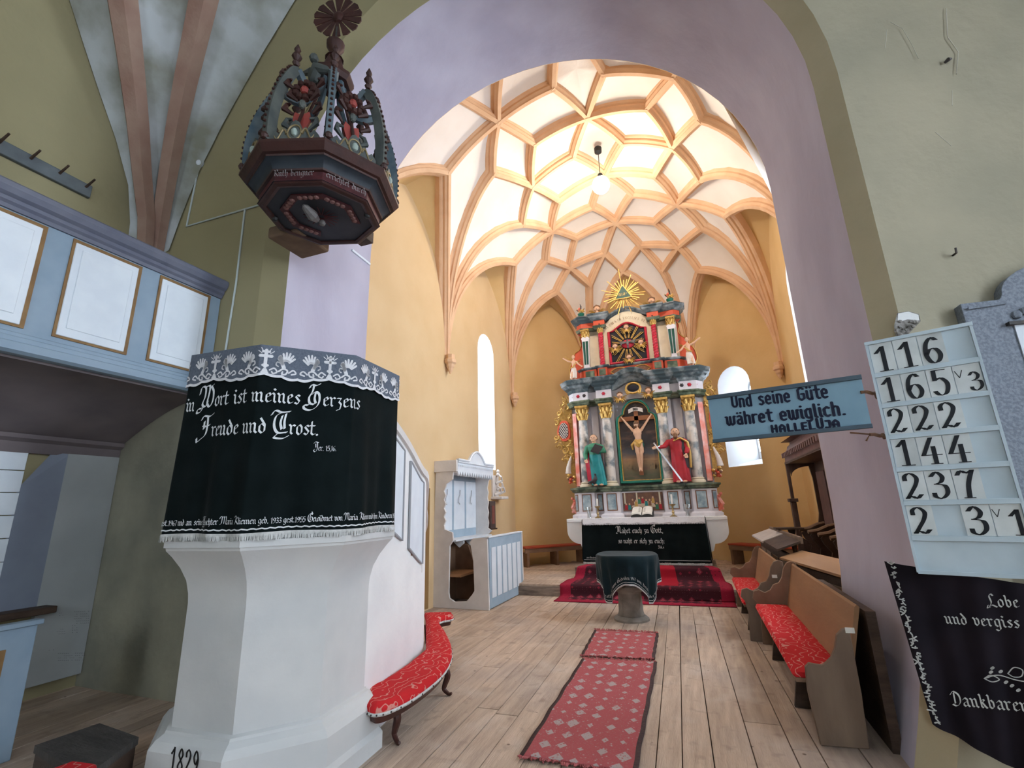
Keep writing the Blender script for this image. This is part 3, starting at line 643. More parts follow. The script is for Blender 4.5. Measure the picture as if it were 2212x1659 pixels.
# springer web: boundary on the left wall, two ribs, boundary on the arch wall
WLp = [(272, 560), (281, 480), (277, 400), (250, 300), (215, 200), (182, 100), (150, 0)]
RAp = [(312, 565), (316, 470), (306, 370), (298, 270), (288, 180), (277, 90), (265, 0)]
RBp = [(335, 555), (348, 470), (364, 370), (382, 270), (400, 180), (420, 90), (440, 0)]
WRp = [(365, 540), (390, 470), (430, 370), (480, 270), (525, 190), (570, 110), (625, 20)]
zz = [4.55, 4.95, 5.45, 5.95, 6.4, 6.85, 7.25]
def ext(P): P = list(P); P.append(P[-1]+(P[-1]-P[-2])*2.2); return P
WL = ext([onx(x, y, NX+.02) for x, y in WLp]); 
WRc = ext([ony(x, y, 3.38) for x, y in WRp])
def rib_between(pix, f, z0):
    out = []
    for i, (x, y) in enumerate(pix):
        d = ray(x, y); a = WL[i]; c = WRc[i]
        # depth: a little in front of the line from one wall boundary to the other
        t1 = (NX+.12+.62*(i/6)**1.3*f-CAM[0])/d[0]; out.append(CAM+d*t1)
    return ext(out)
RA = rib_between(RAp, .9, zz); RB = rib_between(RBp, 1.9, zz)
nv = struct('ceiling_nave', MB().box(-5.2, 6.3, -9, 3.9, 10.0, 10.1), m_navevault)
def web(A, B, bulge):
    rings = []
    for t in (0, .25, .5, .75, 1):
        rings.append([p*(1-t)+q*t+np.array([-.5, .5, .45])*bulge*4*t*(1-t) for p, q in zip(A, B)])
    return MB().loft(rings, closed=False, cap=False)
for A, B, bl in ((WL, RA, .03), (RA, RB, .08), (RB, WRc, .05)): obj('vault_web', web(A, B, bl), m_navevault, nv, smooth=80)
for P in (RA, RB):
    mb = MB(); mb.tube(P, [.085+.012*i for i in range(len(P))], n=6); obj('rib', mb, m_naverib, nv, smooth=30)
# south nave wall with tall windows (the light of the picture) and west wall with an added window
wn = []
for k, y0 in enumerate((-5.6, -2.5, .45)):
    P = roundtop(y0, y0+1.2, 1.6, 5.3); wn.append(P)
b = MB().face([(-9, -.03), (4.2, -.03), (4.2, 10.2), (-9, 10.2)], wn, T=lambda u, v: (6.1, u, v)); struct('wall_nave_right', b, m_nave_r, smooth=0)
for P, y0 in zip(wn, (-5.6, -2.5, .45)):
    WIN[0] += 1
    mb = MB().loft([[(6.1, u, v) for u, v in P], [(6.6, u, v) for u, v in P]], closed=True, cap=False); o = struct('window_%d' % WIN[0], mb, m_reveal, smooth=50)
    for q in range(1, 3): obj('mullion', MB().box(6.45, 6.5, y0+1.2*q/3-.02, y0+1.2*q/3+.02, 1.6, 5.2), m_frame, o)
    for q in range(1, 7): obj('glazing_bar', MB().box(6.45, 6.5, y0, y0+1.2, 1.6+.52*q-.015, 1.6+.52*q+.015), m_frame, o)
    portal((6.7, y0+.55, 3.45), (0, math.radians(90), 0), 3.8, 1.2)
PW_ADDED = roundtop(-.3, 1.3, 3.0, 6.6)  # unseen west window, added to send daylight onto the altar front
b = MB().face([(-5.2, -.03), (6.2, -.03), (6.2, 10.2), (-5.2, 10.2)], [PW_ADDED], T=lambda u, v: (u, -8.9, v)); struct('wall_nave_west', b, m_nave, smooth=0)
WIN[0] += 1
o = struct('window_%d' % WIN[0], MB().loft([[(u, -8.9, v) for u, v in PW_ADDED], [(u, -9.4, v) for u, v in PW_ADDED]], closed=True, cap=False), m_reveal, smooth=50)
for q in range(1, 3): obj('mullion', MB().box(-.3+1.6*q/3-.02, -.3+1.6*q/3+.02, -9.35, -9.3, 3.0, 6.4), m_frame, o)
for q in range(1, 6): obj('glazing_bar', MB().box(-.3, 1.3, -9.35, -9.3, 3.0+.6*q-.015, 3.0+.6*q+.015), m_frame, o)
portal((.5, -9.5, 4.8), (math.radians(-90), 0, 0), 1.7, 3.7)
portal((-3.95, 9.95, 4.2), (0, math.radians(-90), 0), 3.1, .9)
portal((4.25, 9.15, 4.3), (0, math.radians(90), 0), 3.5, .9)
portal((4.15, 6.75, 4.3), (0, math.radians(90), 0), 4.0, 1.8)
_pd = TDR(1.32, 3.6, 1.05); portal(_pd, (0, math.radians(90), math.radians(45)), 2.3, .6)
# chancel lamp
m_bulb = emission('glowing_bulb', (1.0, .90, .76), 30)
m_black = M('black_paint', (.02, .02, .02), rough=.5)
LX, LY, LZ = 0.0, 8.57, 7.98
lp = thing('pendant_lamp', 'glowing bulb enlarged by its glare hanging on a thin cord from the star vault', 'lamp', (LX, LY, LZ-.18))
mb = MB().ball((LX, LY, LZ), .18, 20); obj('bulb', mb, m_bulb, lp)  # bulb made larger, its glare is put into the shape
obj('socket', MB().lathe([(.05, .17), (.06, .2), (.05, .26), (.012, .28)], (LX, LY, LZ), 10), m_black, lp)
obj('cord', MB().tube([(LX, LY, LZ+.2), (LX, LY, 8.84)], .008, 6), m_black, lp)
obj('ceiling_rose', MB().lathe([(.02, 8.74), (.075, 8.78), (.08, 8.88), (.03, 8.93)], (LX, LY, 0), 12), m_black, lp)
ll = bpy.data.lights.new('bulb_light', 'POINT'); ll.energy = 135; ll.color = (1.0, .89, .75); ll.shadow_soft_size = .13
lo = bpy.data.objects.new('bulb_light', ll); COL.objects.link(lo); lo.location = (LX, LY, LZ-.36)
# ------------------------------------------------------------------ altar materials
g_gold = M('gilding', (.62, .39, .11), (.42, .25, .07), scale=18, rough=.45, metal=.5)
g_marb_b = M('blue_grey_marbling', (.05, .075, .085), (.34, .37, .38), scale=5, rough=.4, detail=8, mixlo=.45, mixhi=.72)
g_marb_g = M('green_marbling', (.05, .075, .05), (.22, .25, .17), scale=7, rough=.4, detail=8, mixlo=.42, mixhi=.7)
g_marb_c = M('pink_grey_column_marbling', (.60, .54, .48), (.17, .19, .20), scale=5.5, rough=.35, detail=8, mixlo=.44, mixhi=.62)
g_cream = M('cream_marbling', (.66, .58, .43), (.55, .48, .36), scale=4, rough=.5, detail=8, mixlo=.5, mixhi=.72)
g_lilac = M('pale_lilac_paint', (.66, .63, .66), (.58, .55, .58), scale=6, rough=.6)
g_red = M('vermilion_paint', (.62, .10, .045), (.52, .08, .04), scale=6, rough=.5)
g_crim = M('crimson_paint', (.50, .025, .05), (.40, .02, .04), scale=8, rough=.4)
g_redm = M('red_marbled_pilaster', (.66, .16, .10), (.70, .42, .36), scale=5, rough=.4, detail=8, mixlo=.42, mixhi=.66)
g_green = M('emerald_paint', (.012, .14, .10), (.02, .19, .14), scale=8, rough=.4)
g_dgreen = M('dark_green_paint', (.01, .055, .04), (.015, .08, .06), scale=8, rough=.45)
g_night = M('night_blue_panel', (.008, .008, .014), (.014, .012, .02), scale=5, rough=.5)
g_panel = M('blue_white_panel_marbling', (.42, .48, .50), (.16, .24, .28), scale=8, rough=.5, detail=8)
g_brown = M('brown_frame', (.20, .09, .05), rough=.5)
g_skin = M('painted_skin', (.62, .38, .25), (.56, .33, .21), scale=9, rough=.5)
g_hair = M('brown_hair', (.15, .07, .035), (.20, .10, .05), scale=30, rough=.6)
g_teal = M('teal_robe', (.01, .16, .17), (.02, .24, .24), scale=6, rough=.45)
g_grn = M('green_tunic', (.03, .16, .09), (.05, .22, .13), scale=6, rough=.5)
g_robe = M('red_robe', (.42, .02, .03), (.32, .015, .025), scale=6, rough=.5)
g_dark = M('dark_cloak', (.03, .025, .03), (.05, .04, .04), scale=9, rough=.5)
g_cloth = M('gold_drapery', (.58, .36, .10), (.46, .26, .07), scale=9, rough=.4, metal=.25)
g_silver = M('silver_metal', (.62, .62, .64), rough=.3, metal=.9)
g_wcloth = M('white_drapery', (.66, .60, .55), (.58, .52, .47), scale=8, rough=.6)
g_gray = M('dove_grey', (.10, .09, .09), (.16, .15, .14), scale=20, rough=.6)
g_wood = M('cross_wood', (.26, .10, .04), (.19, .07, .03), scale=6, rough=.5, stretch=(1, 1, .2))
g_bg = None
AY = 10.95
alt = thing('altarpiece', 'tall baroque altarpiece with marbled columns, gilding and green arched centre frame', 'altar', (0, AY, 1.31))
def mir(P): return P+[(-x, y) for x, y in reversed(P)]
PLAN = mir([(-1.52, 11.32), (-1.52, 10.98), (-1.38, 10.80), (-1.02, 10.76), (-1.02, 10.90), (-.82, 10.90), (-.82, 10.76), (-.46, 10.76), (-.46, 10.92)])
def ap(name, mb, mat, par=None, **k): return obj(name, mb, mat, par or alt, **k)
# pedestal
b = MB().sweep(PLAN, [(0, 1.31), (.07, 1.31), (.07, 1.37), (.03, 1.40), (0, 1.41)]); ap('plinth_moulding', b, g_lilac, smooth=25)
b = MB().sweep(PLAN, [(0, 1.31), (0, 1.87)]); ped = ap('pedestal', b, g_lilac, smooth=0)
b = MB().sweep(PLAN, [(0, 1.86), (.05, 1.89), (.05, 1.91), (.09, 1.94), (.09, 1.975), (0, 1.99), (-.35, 1.99)]); ap('pedestal_cornice', b, g_marb_g, smooth=25)
def panel_on(p0, p1, z0, z1, name='pedestal_panel'):
    p0 = np.array(p0); p1 = np.array(p1); d = unit(p1-p0); n = np.array([d[1], -d[0]]); L = np.linalg.norm(p1-p0); c = (p0+p1)/2; w = L*.62/2
    T = lambda u, v, o: (c[0]+d[0]*u+n[0]*o, c[1]+d[1]*u+n[1]*o, v)
    fr = MB().prism([(-w, z0), (w, z0), (w, z1), (-w, z1)], .001, .008, T); f = ap(name+'_frame', fr, g_brown, smooth=0)
    pn = MB().prism([(-w+.02, z0+.02), (w-.02, z0+.02), (w-.02, z1-.02), (-w+.02, z1-.02)], .002, .012, T); ap(name, pn, g_panel, f, smooth=0)
for i in (1, 2, 4, 6):
    a, c = PLAN[i], PLAN[i+1]; panel_on(a, c, 1.46, 1.83)
    panel_on((-c[0], c[1]), (-a[0], a[1]), 1.46, 1.83)
# supper painting on the pedestal
m_sup = M('brown_painted_ground', (.20, .10, .06), (.11, .06, .05), scale=9, rough=.5)
Tp = lambda u, v, o=0: (u, 10.92-o, v)
sp = ap('supper_painting', MB().prism([(-.43, 1.44), (.43, 1.44), (.43, 1.83), (-.43, 1.83)], .001, .012, Tp), m_sup, smooth=0)
q = MB().prism([(-.25, 1.52), (.27, 1.52), (.20, 1.64), (-.18, 1.64)], .012, .016, Tp); obj('painted_table', q, M('painted_linen', (.60, .48, .36), rough=.6), sp, smooth=0)
sr = random.Random(5)
for i in range(11):
    u = -.36+.072*i; v = 1.66+.035*math.sin(i*1.7) if 2 <= i <= 8 else 1.56
    col = [g_robe, g_teal, g_brown, g_cloth, g_grn][i % 5]
    mb = MB().prism([(u-.035, v-.09), (u+.035, v-.09), (u+.025, v+.01), (u-.025, v+.01)], .012, .018, Tp, 0)
    mb.prism([(u+.02*math.cos(t*math.pi/4), v+.03+.022*math.sin(t*math.pi/4)) for t in range(8)], .014, .02, Tp, 1)
    obj('painted_figure', mb, [col, g_skin], sp, smooth=0)
for u in (-.38, -.12, .36): obj('painted_column', MB().prism([(u-.016, 1.60), (u+.016, 1.60), (u+.016, 1.83), (u-.016, 1.83)], .011, .013, Tp), g_cream, sp, smooth=0)
# back wall and columns
b = MB().box(-1.5, 1.5, 11.16, 11.34, 1.99, 4.45); ap('back_board', b, g_lilac, smooth=0)
for s in (-1, 1):
    b = MB().prism([(s*.47, 10.98), (s*.80, 10.98), (s*.80, 11.2), (s*.47, 11.2)], 1.99, 3.86, lambda u, v, w: (u, v, w)); ap('pilaster_wall', b, g_lilac, smooth=0)
    b = MB().prism([(s*.86, 11.05), (s*1.02, 11.05), (s*1.06, 11.2), (s*.86, 11.2)], 1.99, 3.86, lambda u, v, w: (u, v, w)); ap('side_wall', b, g_lilac, smooth=0)
    b = MB().prism([(s*1.36, 10.93), (s*1.46, 10.98), (s*1.48, 11.2), (s*1.36, 11.2)], 2.02, 3.72, lambda u, v, w: (u, v, w)); ap('red_pilaster', b, g_redm, smooth=0)
def capital(x, y, z, r, h, parent):
    mb = MB().lathe([(r*.86, 0), (r*.9, .04*h), (r*.8, .08*h), (r*.85, .4*h), (r*1.1, .75*h), (r*1.35, .86*h)], (x, y, z), 14)
    mb.box(x-r*1.4, x+r*1.4, y-r*1.4, y+r*1.4, z+.86*h, z+h)
    for row, (k, zz0, hh) in enumerate(((8, .05, .45), (8, .3, .5))):
        for i in range(k):
            a = 2*math.pi*(i+.5*row)/k; ca, sa = math.cos(a), math.sin(a)
            pts = [(r*.86, zz0), (r*1.02, zz0+hh*.5), (r*1.22, zz0+hh*.9), (r*1.42, zz0+hh*.85), (r*1.45, zz0+hh*.62)]
            mb.tube([(x+ca*q, y+sa*q, z+h*w) for q, w in pts], [r*.22, r*.24, r*.2, r*.13, r*.06], 5)
    for i in range(4):
        a = math.pi/4+i*math.pi/2
        mb.ball((x+math.cos(a)*r*1.5, y+math.sin(a)*r*1.5, z+.8*h), r*.26, 8)
    return obj('capital', mb, g_gold, parent, smooth=40)
for x, y in ((-1.2, 10.90), (-.64, 10.88), (.60, 10.88), (1.17, 10.90)):
    mb = MB().lathe([(.115, 2.10), (.118, 2.6), (.112, 3.1), (.098, 3.52)], (x, y, 0), 20); c = ap('column', mb, g_marb_c)
    mb = MB().lathe([(.16, 1.99), (.16, 2.03), (.15, 2.045), (.125, 2.06), (.14, 2.08), (.12, 2.10)], (x, y, 0), 20); obj('base', mb, g_cream, c)
    capital(x, y, 3.52, .105, .34, c)
# centre frame with arched, shouldered head
def niche(off):
    P = [(-.47+off, 2.03+off), (.47-off, 2.03+off), (.47-off, 3.42), (.44-off, 3.52), (.34-off*.8, 3.58)]
    P += [(.32*math.cos(t)*(1-off*2.2), 3.58+.33*math.sin(t)*(1-off*2.4)) for t in [math.pi*i/14 for i in range(15)]]
    P += [(-.34+off*.8, 3.58), (-.44+off, 3.52), (-.47+off, 3.42)]
    return P
Tn = lambda u, v, o=0: (u+.03, 10.90-o, v)
outer, inner = niche(0), niche(.06)
b = MB(); ring = lambda P, o: [Tn(u, v, o) for u, v in P]
b.loft([ring(outer, -.12), ring(outer, .02), ring(niche(.015), .045), ring(niche(.04), .045), ring(inner, .01), ring(inner, -.12)], closed=True, cap=False)
fr = ap('green_frame', b, g_green, smooth=30)
b = MB().loft([ring(niche(.06), .012), ring(niche(.06), .02), ring(niche(.075), .02), ring(niche(.075), -.1)], closed=True, cap=False); obj('gilt_slip', b, g_gold, fr, smooth=30)
# painted sky and landscape behind the crucifix
m = bpy.data.materials.new('painted_stormy_landscape'); m.use_nodes = True; MATS[m.name] = m
nt = m.node_tree; N_ = nt.nodes; L_ = nt.links; bs = N_['Principled BSDF']; bs.inputs['Roughness'].default_value = .5
tc = N_.new('ShaderNodeTexCoord'); sx = N_.new('ShaderNodeSeparateXYZ'); L_.new(tc.outputs['Object'], sx.inputs[0])
mr = N_.new('ShaderNodeMapRange'); mr.inputs['From Min'].default_value = .72; mr.inputs['From Max'].default_value = 2.6; L_.new(sx.outputs['Z'], mr.inputs['Value'])
rp = N_.new('ShaderNodeValToRGB'); cr = rp.color_ramp
cr.elements[0].position = 0; cr.elements[0].color = (.05, .06, .03, 1); cr.elements[1].position = 1; cr.elements[1].color = (.015, .012, .012, 1)
for ps, c_ in ((.10, (.10, .11, .06, 1)), (.20, (.24, .17, .09, 1)), (.28, (.42, .26, .13, 1)), (.34, (.10, .11, .13, 1)), (.45, (.035, .03, .035, 1)), (.7, (.06, .035, .03, 1))):
    e = cr.elements.new(ps); e.color = c_
L_.new(mr.outputs['Result'], rp.inputs['Fac'])
no = N_.new('ShaderNodeTexNoise'); no.inputs['Scale'].default_value = 3.2; no.inputs['Detail'].default_value = 6
mpn = N_.new('ShaderNodeMapping'); mpn.inputs['Scale'].default_value = (1, 1, 2.6); L_.new(tc.outputs['Object'], mpn.inputs['Vector']); L_.new(mpn.outputs['Vector'], no.inputs['Vector'])
r2 = N_.new('ShaderNodeMapRange'); r2.inputs['From Min'].default_value = .5; r2.inputs['From Max'].default_value = .72; L_.new(no.outputs['Fac'], r2.inputs['Value'])
mx = N_.new('ShaderNodeMix'); mx.data_type = 'RGBA'; L_.new(r2.outputs['Result'], mx.inputs['Factor']); L_.new(rp.outputs['Color'], mx.inputs['A']); mx.inputs['B'].default_value = (.20, .12, .08, 1)
L_.new(mx.outputs['Result'], bs.inputs['Base Color'])
b = MB().face(niche(.05), T=lambda u, v: Tn(u, v, -.10)); pt = ap('painted_backdrop', b, m, smooth=0)
for x0, hs in ((-.33, (.05, .09, .06)), (-.2, (.07, .05)), (.18, (.06, .1, .07)), (.30, (.08, .06))):
    x = x0
    for h in hs:
        obj('painted_house', MB().prism([(x, 2.33), (x+.045, 2.33), (x+.045, 2.33+h), (x+.0225, 2.35+h+.02), (x, 2.33+h)], -.098, -.092, Tn), M('painted_town', (.26, .20, .12), (.18, .14, .09), scale=14, rough=.6), pt, smooth=0); x += .05
# crucifix
def limb(mb, pts, rad, mi=0, n=8):
    pts = [np.asarray(p, float) for p in pts]; a, z = unit(pts[0]-pts[1]), unit(pts[-1]-pts[-2])
    P = [pts[0]+a*rad[0]*.8]+pts+[pts[-1]+z*rad[-1]*.8]; R = [rad[0]*.35]+list(rad)+[rad[-1]*.35]
    return mb.tube(P, R, n, True, mi)
cf = thing('crucifix', 'carved crucified figure on a wooden cross inside the green arched frame', 'crucifix', (.03, 10.86, 2.2))
cx0, cy0 = .03, 10.84
cr_ = MB().box(cx0-.045, cx0+.045, 10.885, 10.93, 2.2, 3.66); obj('cross_upright', cr_, g_wood, cf, smooth=0)
cr_ = MB().box(cx0-.40, cx0+.40, 10.885, 10.93, 3.42, 3.52); obj('cross_beam', cr_, g_wood, cf, smooth=0)
mb = MB(); C = lambda x, z, y=0: (cx0+x, cy0+y, z)
limb(mb, [C(0, 2.93), C(.005, 3.02), C(.0, 3.12), C(0, 3.2)], [.075, .07, .088, .07]); 
mb.ball(C(0, 3.13, -.015), (.10, .06, .10)); limb(mb, [C(0, 3.2), C(-.01, 3.27, -.02)], [.034, .032])
for s in (-1, 1):
    limb(mb, [C(s*.085, 3.18), C(s*.185, 3.31, .0), C(s*.29, 3.46, .03), C(s*.32, 3.5, .035)], [.036, .028, .021, .014]); mb.ball(C(s*.33, 3.52, .035), (.022, .014, .028), 8)
    limb(mb, [C(s*.045, 2.92), C(s*.05+.015, 2.70, -.03), C(s*.035+.01, 2.66, -.035), C(s*.03+.005, 2.50, -.01), C(s*.022, 2.36, .0)], [.056, .046, .042, .036, .022]); limb(mb, [C(s*.022, 2.36, -.0), C(s*.025, 2.28, -.03)], [.022, .014])
mb.ball(C(-.012, 3.315, -.03), (.047, .052, .062)); mb.ball(C(-.014, 3.30, -.082), (.011, .014, .014), 6)
me = remeshed(mb, .0085, [g_skin], tuple(cf.location)); link('body', me, cf)
mb = MB().ball(C(-.012, 3.345, -.035), (.054, .056, .045)); mb.ball(C(-.012, 3.32, .0), (.056, .045, .06)); limb(mb, [C(-.05, 3.33), C(-.06, 3.26), C(-.05, 3.2)], [.018, .016, .008]); limb(mb, [C(.035, 3.33), C(.045, 3.26), C(.04, 3.21)], [.016, .014, .008]); mb.ball(C(-.016, 3.262, -.06), (.026, .022, .035), 8)
me = remeshed(mb, .009, [g_hair], tuple(cf.location), 1); link('hair', me, cf)
mb = MB(); mb.lathe([(.085, 2.80), (.098, 2.86), (.095, 2.95), (.08, 2.985)], C(0, 0), 14, sq=.8); limb(mb, [C(-.08, 2.93), C(-.14, 2.86, -.02), C(-.13, 2.76, -.01)], [.03, .035, .015]); limb(mb, [C(-.06, 2.96, -.05), C(.02, 2.87, -.075), C(.09, 2.93, -.03)], [.02, .03, .02])
me = remeshed(mb, .009, [g_cloth], tuple(cf.location), 1); link('loincloth', me, cf)
mb = MB(); limb(mb, [C(.07, 2.93), C(.11, 2.85, -.01), C(.08, 2.76, .0)], [.02, .03, .012]); link('loincloth_tail', remeshed(mb, .009, [g_dgreen], tuple(cf.location), 1), cf)
mb = MB(); mb.grid(lambda u, v: (cx0-.16+.32*u, 10.875-.02*math.sin(u*math.pi), 3.60+.09*v+.035*math.sin(u*math.pi)-.02*abs(u-.5)), 12, 2); scr = obj('inscription_scroll', mb, g_wcloth, cf)
CAPS = {'I': (.3, ".1,0 .1,1"), 'N': (.7, ".1,0 .1,1 .5,0 .5,1"), 'R': (.65, ".1,0 .1,1 .4,1 .48,.75 .4,.52 .1,.5|.3,.5 .5,0"), 'G': (.75, "~.55,.85 .3,1 .08,.7 .08,.3 .3,0 .55,.15|.55,.15 .55,.45 .35,.45"), 'L': (.6, ".1,1 .1,0 .5,0"), 'O': (.75, "~.33,1 .08,.7 .08,.3 .33,0 .58,.3 .58,.7 .33,1"), 'A': (.7, ".05,0 .32,1 .6,0|.15,.35 .5,.35"), 'E': (.6, ".5,1 .1,1 .1,0 .5,0|.1,.5 .4,.5"), 'X': (.65, ".05,1 .55,0|.55,1 .05,0"), 'C': (.7, "~.55,.85 .3,1 .08,.7 .08,.3 .3,0 .55,.15"), 'S': (.6, "~.48,.88 .28,1 .08,.8 .28,.52 .5,.25 .28,0 .06,.12"), 'D': (.7, ".1,0 .1,1|~.1,1 .45,.85 .58,.5 .45,.15 .1,0"), ' ': (.4, "")}
mb = MB(); write(mb, 'INRI', CAPS, lambda u, v: (cx0+u, 10.868-.02*math.sin(((u+.16)/.32)*math.pi)-.004, 3.615+v+.03*math.sin(((u+.16)/.32)*math.pi)), .06, -.055, 0, ang=20, w=.2); obj('lettering', mb, m_black, scr, smooth=0)
# entablature with the lifted middle of the cornice
def lift(P, amp, w):
    out = []
    for (x0, y0), (x1, y1) in zip(P[:-1], P[1:]):
        out.append((x0, y0, 0.0))
        if x0 < 0 < x1:
            k = 16
            for i in range(1, k):
                x = x0+(x1-x0)*i/k; t = 1-abs(x)/w; out.append((x, y0+(y1-y0)*i/k-.05*max(0, math.sin(max(0, t)*math.pi/2)), amp*math.sin(max(0, t)*math.pi/2)**1.5))
    out.append((*P[-1], 0.0)); return out
b = MB().box(-1.5, 1.5, 11.0, 11.3, 3.95, 4.46); ap('entablature_core', b, g_lilac, smooth=0)
for P in (PLAN[:8], [(-x, y) for x, y in reversed(PLAN[:8])]):
    b = MB().sweep(P, [(-.12, 3.86), (0, 3.86), (.02, 3.89), (.02, 3.92), (.05, 3.95), (.05, 3.98), (-.12, 3.99)]); ap('architrave', b, g_marb_g, smooth=25)
    b = MB().sweep(P, [(0, 3.98), (0, 4.2)]); ap('frieze', b, g_lilac, smooth=0)
P2 = lift(PLAN, .16, .46)
b = MB().sweep(P2, [(-.1, 4.18), (.01, 4.18), (.03, 4.22), (.03, 4.26), (.09, 4.30), (.11, 4.34), (.16, 4.37), (.17, 4.42), (.19, 4.45), (.19, 4.475), (-.3, 4.485)]); ap('main_cornice', b, g_marb_b, smooth=25)
ro = 0
for x, y in ((-1.25, 10.77), (-1.1, 10.755), (-.64, 10.745), (.62, 10.745), (1.08, 10.755), (1.24, 10.77), (1.36, 10.82), (-1.36, 10.82)):
    mb = MB(); mb.ball((x, y, 4.09), (.022, .015, .022), 8)
    for k in range(6): mb.ball((x+.03*math.cos(k*math.pi/3), y+.005, 4.09+.03*math.sin(k*math.pi/3)), (.016, .008, .016), 6)
    ap('rosette', mb, g_crim if ro % 3 != 1 else g_dark); ro += 1
# cartouche over the frame, cherubs beside it
mb = MB().ball((.03, 10.83, 4.17), (.13, .03, .09), 14); ct = ap('cartouche', mb, g_night)
mb = MB().tube([(.03+.16*math.cos(t), 10.82, 4.16+.12*math.sin(t)) for t in [2*math.pi*i/24 for i in range(25)]], .024, 8)
for s in (-1, 1): mb.tube([(.03+s*(.10+.09*t), 10.81, 4.08-.05*math.sin(t*5)) for t in [i/10 for i in range(11)]], [.03-.002*i for i in range(11)], 6)
obj('gilt_surround', mb, g_gold, ct)
def cherub(x, y, z, s, parent, wings=1.0, name='cherub_head', tilt=0.0):
    mb = MB().ball((x, y, z), (.055*s, .055*s, .065*s), 12); mb.ball((x, y-.055*s, z-.012*s), (.013*s, .016*s, .013*s), 6)
    for q in (-1, 1): mb.ball((x+q*.03*s, y-.04*s, z-.02*s), (.022*s, .018*s, .02*s), 8); mb.ball((x+q*.054*s, y, z-.005*s), (.01*s, .014*s, .02*s), 6)
    limb(mb, [(x, y, z-.04*s), (x, y-.005*s, z-.10*s)], [.03*s, .035*s])
    h = link(name, remeshed(mb, .008*s, [g_skin], rootloc(parent), 1), parent)
    mb = MB().ball((x, y+.015*s, z+.02*s), (.062*s, .058*s, .06*s), 10)
    for k in range(5): mb.ball((x+(-.044+.022*k)*s, y-.04*s+abs(k-2)*.01*s, z+.05*s-abs(k-2)*.008*s), .018*s, 6)
    obj('hair', mb, g_hair, h)
    mb = MB()
    for q in (-1, 1):
        for k in range(5):
            a = math.radians(25-26*k); l = (.13-.012*k)*s*wings
            pts = [(x+q*.02*s, y+.0*s, z-.075*s), (x+q*(.03*s+l*.55*math.cos(a)), y-.03*s, z-.085*s+l*.55*math.sin(a)+.02*s), (x+q*(.03*s+l*math.cos(a)), y-.01*s, z-.085*s+l*math.sin(a))]
            mb.tube(catmull(pts, 4), [.012*s, .016*s, .019*s, .021*s, .021*s, .021*s, .018*s, .013*s, .005*s], 6, flat=.5)
    mb.ball((x, y-.02*s, z-.10*s), (.05*s, .03*s, .03*s), 8)
    obj('wings', mb, g_gold, h); return h
cherub(-.28, 10.80, 4.02, 1.15, alt); cherub(.36, 10.80, 4.06, 1.15, alt)
# ---------------- upper tier
UP_ = mir([(-1.22, 11.3), (-1.22, 11.02), (-1.10, 10.90), (-.78, 10.86), (-.78, 10.94), (-.74, 10.94), (-.74, 10.80), (-.52, 10.80), (-.52, 10.92)])
b = MB().sweep(UP_, [(0, 4.47), (.02, 4.47), (.02, 4.50), (0, 4.52), (0, 4.74)]); ap('upper_base', b, g_red, smooth=0)
b = MB().sweep(UP_, [(0, 4.73), (.03, 4.74), (.05, 4.765), (.05, 4.785), (-.25, 4.79)]); ap('upper_base_moulding', b, g_marb_b, smooth=25)
for a, c in ((2, 3), (6, 7)):
    for sg in (0, 1):
        p0, p1 = (UP_[a], UP_[c]) if sg == 0 else ((-UP_[c][0], UP_[c][1]), (-UP_[a][0], UP_[a][1]))
        p0 = np.array(p0); p1 = np.array(p1); d = unit(p1-p0); n = np.array([d[1], -d[0]]); w = np.linalg.norm(p1-p0)*.34; cc = (p0+p1)/2
        mb = MB().prism([(-w, 4.55), (w, 4.55), (w, 4.70), (-w, 4.70)], .001, .012, lambda u, v, o: (cc[0]+d[0]*u+n[0]*o, cc[1]+d[1]*u+n[1]*o, v)); ap('grey_panel', mb, g_marb_g, smooth=0)
for s in (-1, 1):
    mb = MB(); pts = [(s*.25+.19*math.cos(t)*(1+.08*math.cos(6*t)), 4.62+.085*math.sin(t)*(1+.1*math.cos(4*t))) for t in [2*math.pi*i/40 for i in range(41)]]
    o = ap('text_cartouche', MB().prism(pts[:-1], .001, .01, lambda u, v, o_: (u, 10.92-o_, v)), g_brown, smooth=0)
    mb.tube([(u, 10.905, v) for u, v in pts], .011, 6); obj('gilt_edge', mb, g_gold, o)
    mb = MB(); mb2 = random.Random(2)
    for r in range(4):
        for k in range(6): pen(mb, [[(0, 0), (.018, .01)]], lambda u, v, r=r, k=k: (s*.25-.11+.036*k+u, 10.908, 4.655-.027*r+v), 'flat', 30, .007)
    obj('lettering', mb, g_cream, o, smooth=0)
b = MB().box(-1.12, 1.12, 11.05, 11.3, 4.79, 5.98); ap('upper_back_board', b, g_cream, smooth=0)
for s in (-1, 1):
    b = MB().prism([(s*.70, 10.96), (s*.93, 10.98), (s*.93, 11.1), (s*.70, 11.1)], 4.79, 5.62, lambda u, v, w: (u, v, w)); ap('cream_panel', b, g_cream, smooth=0)
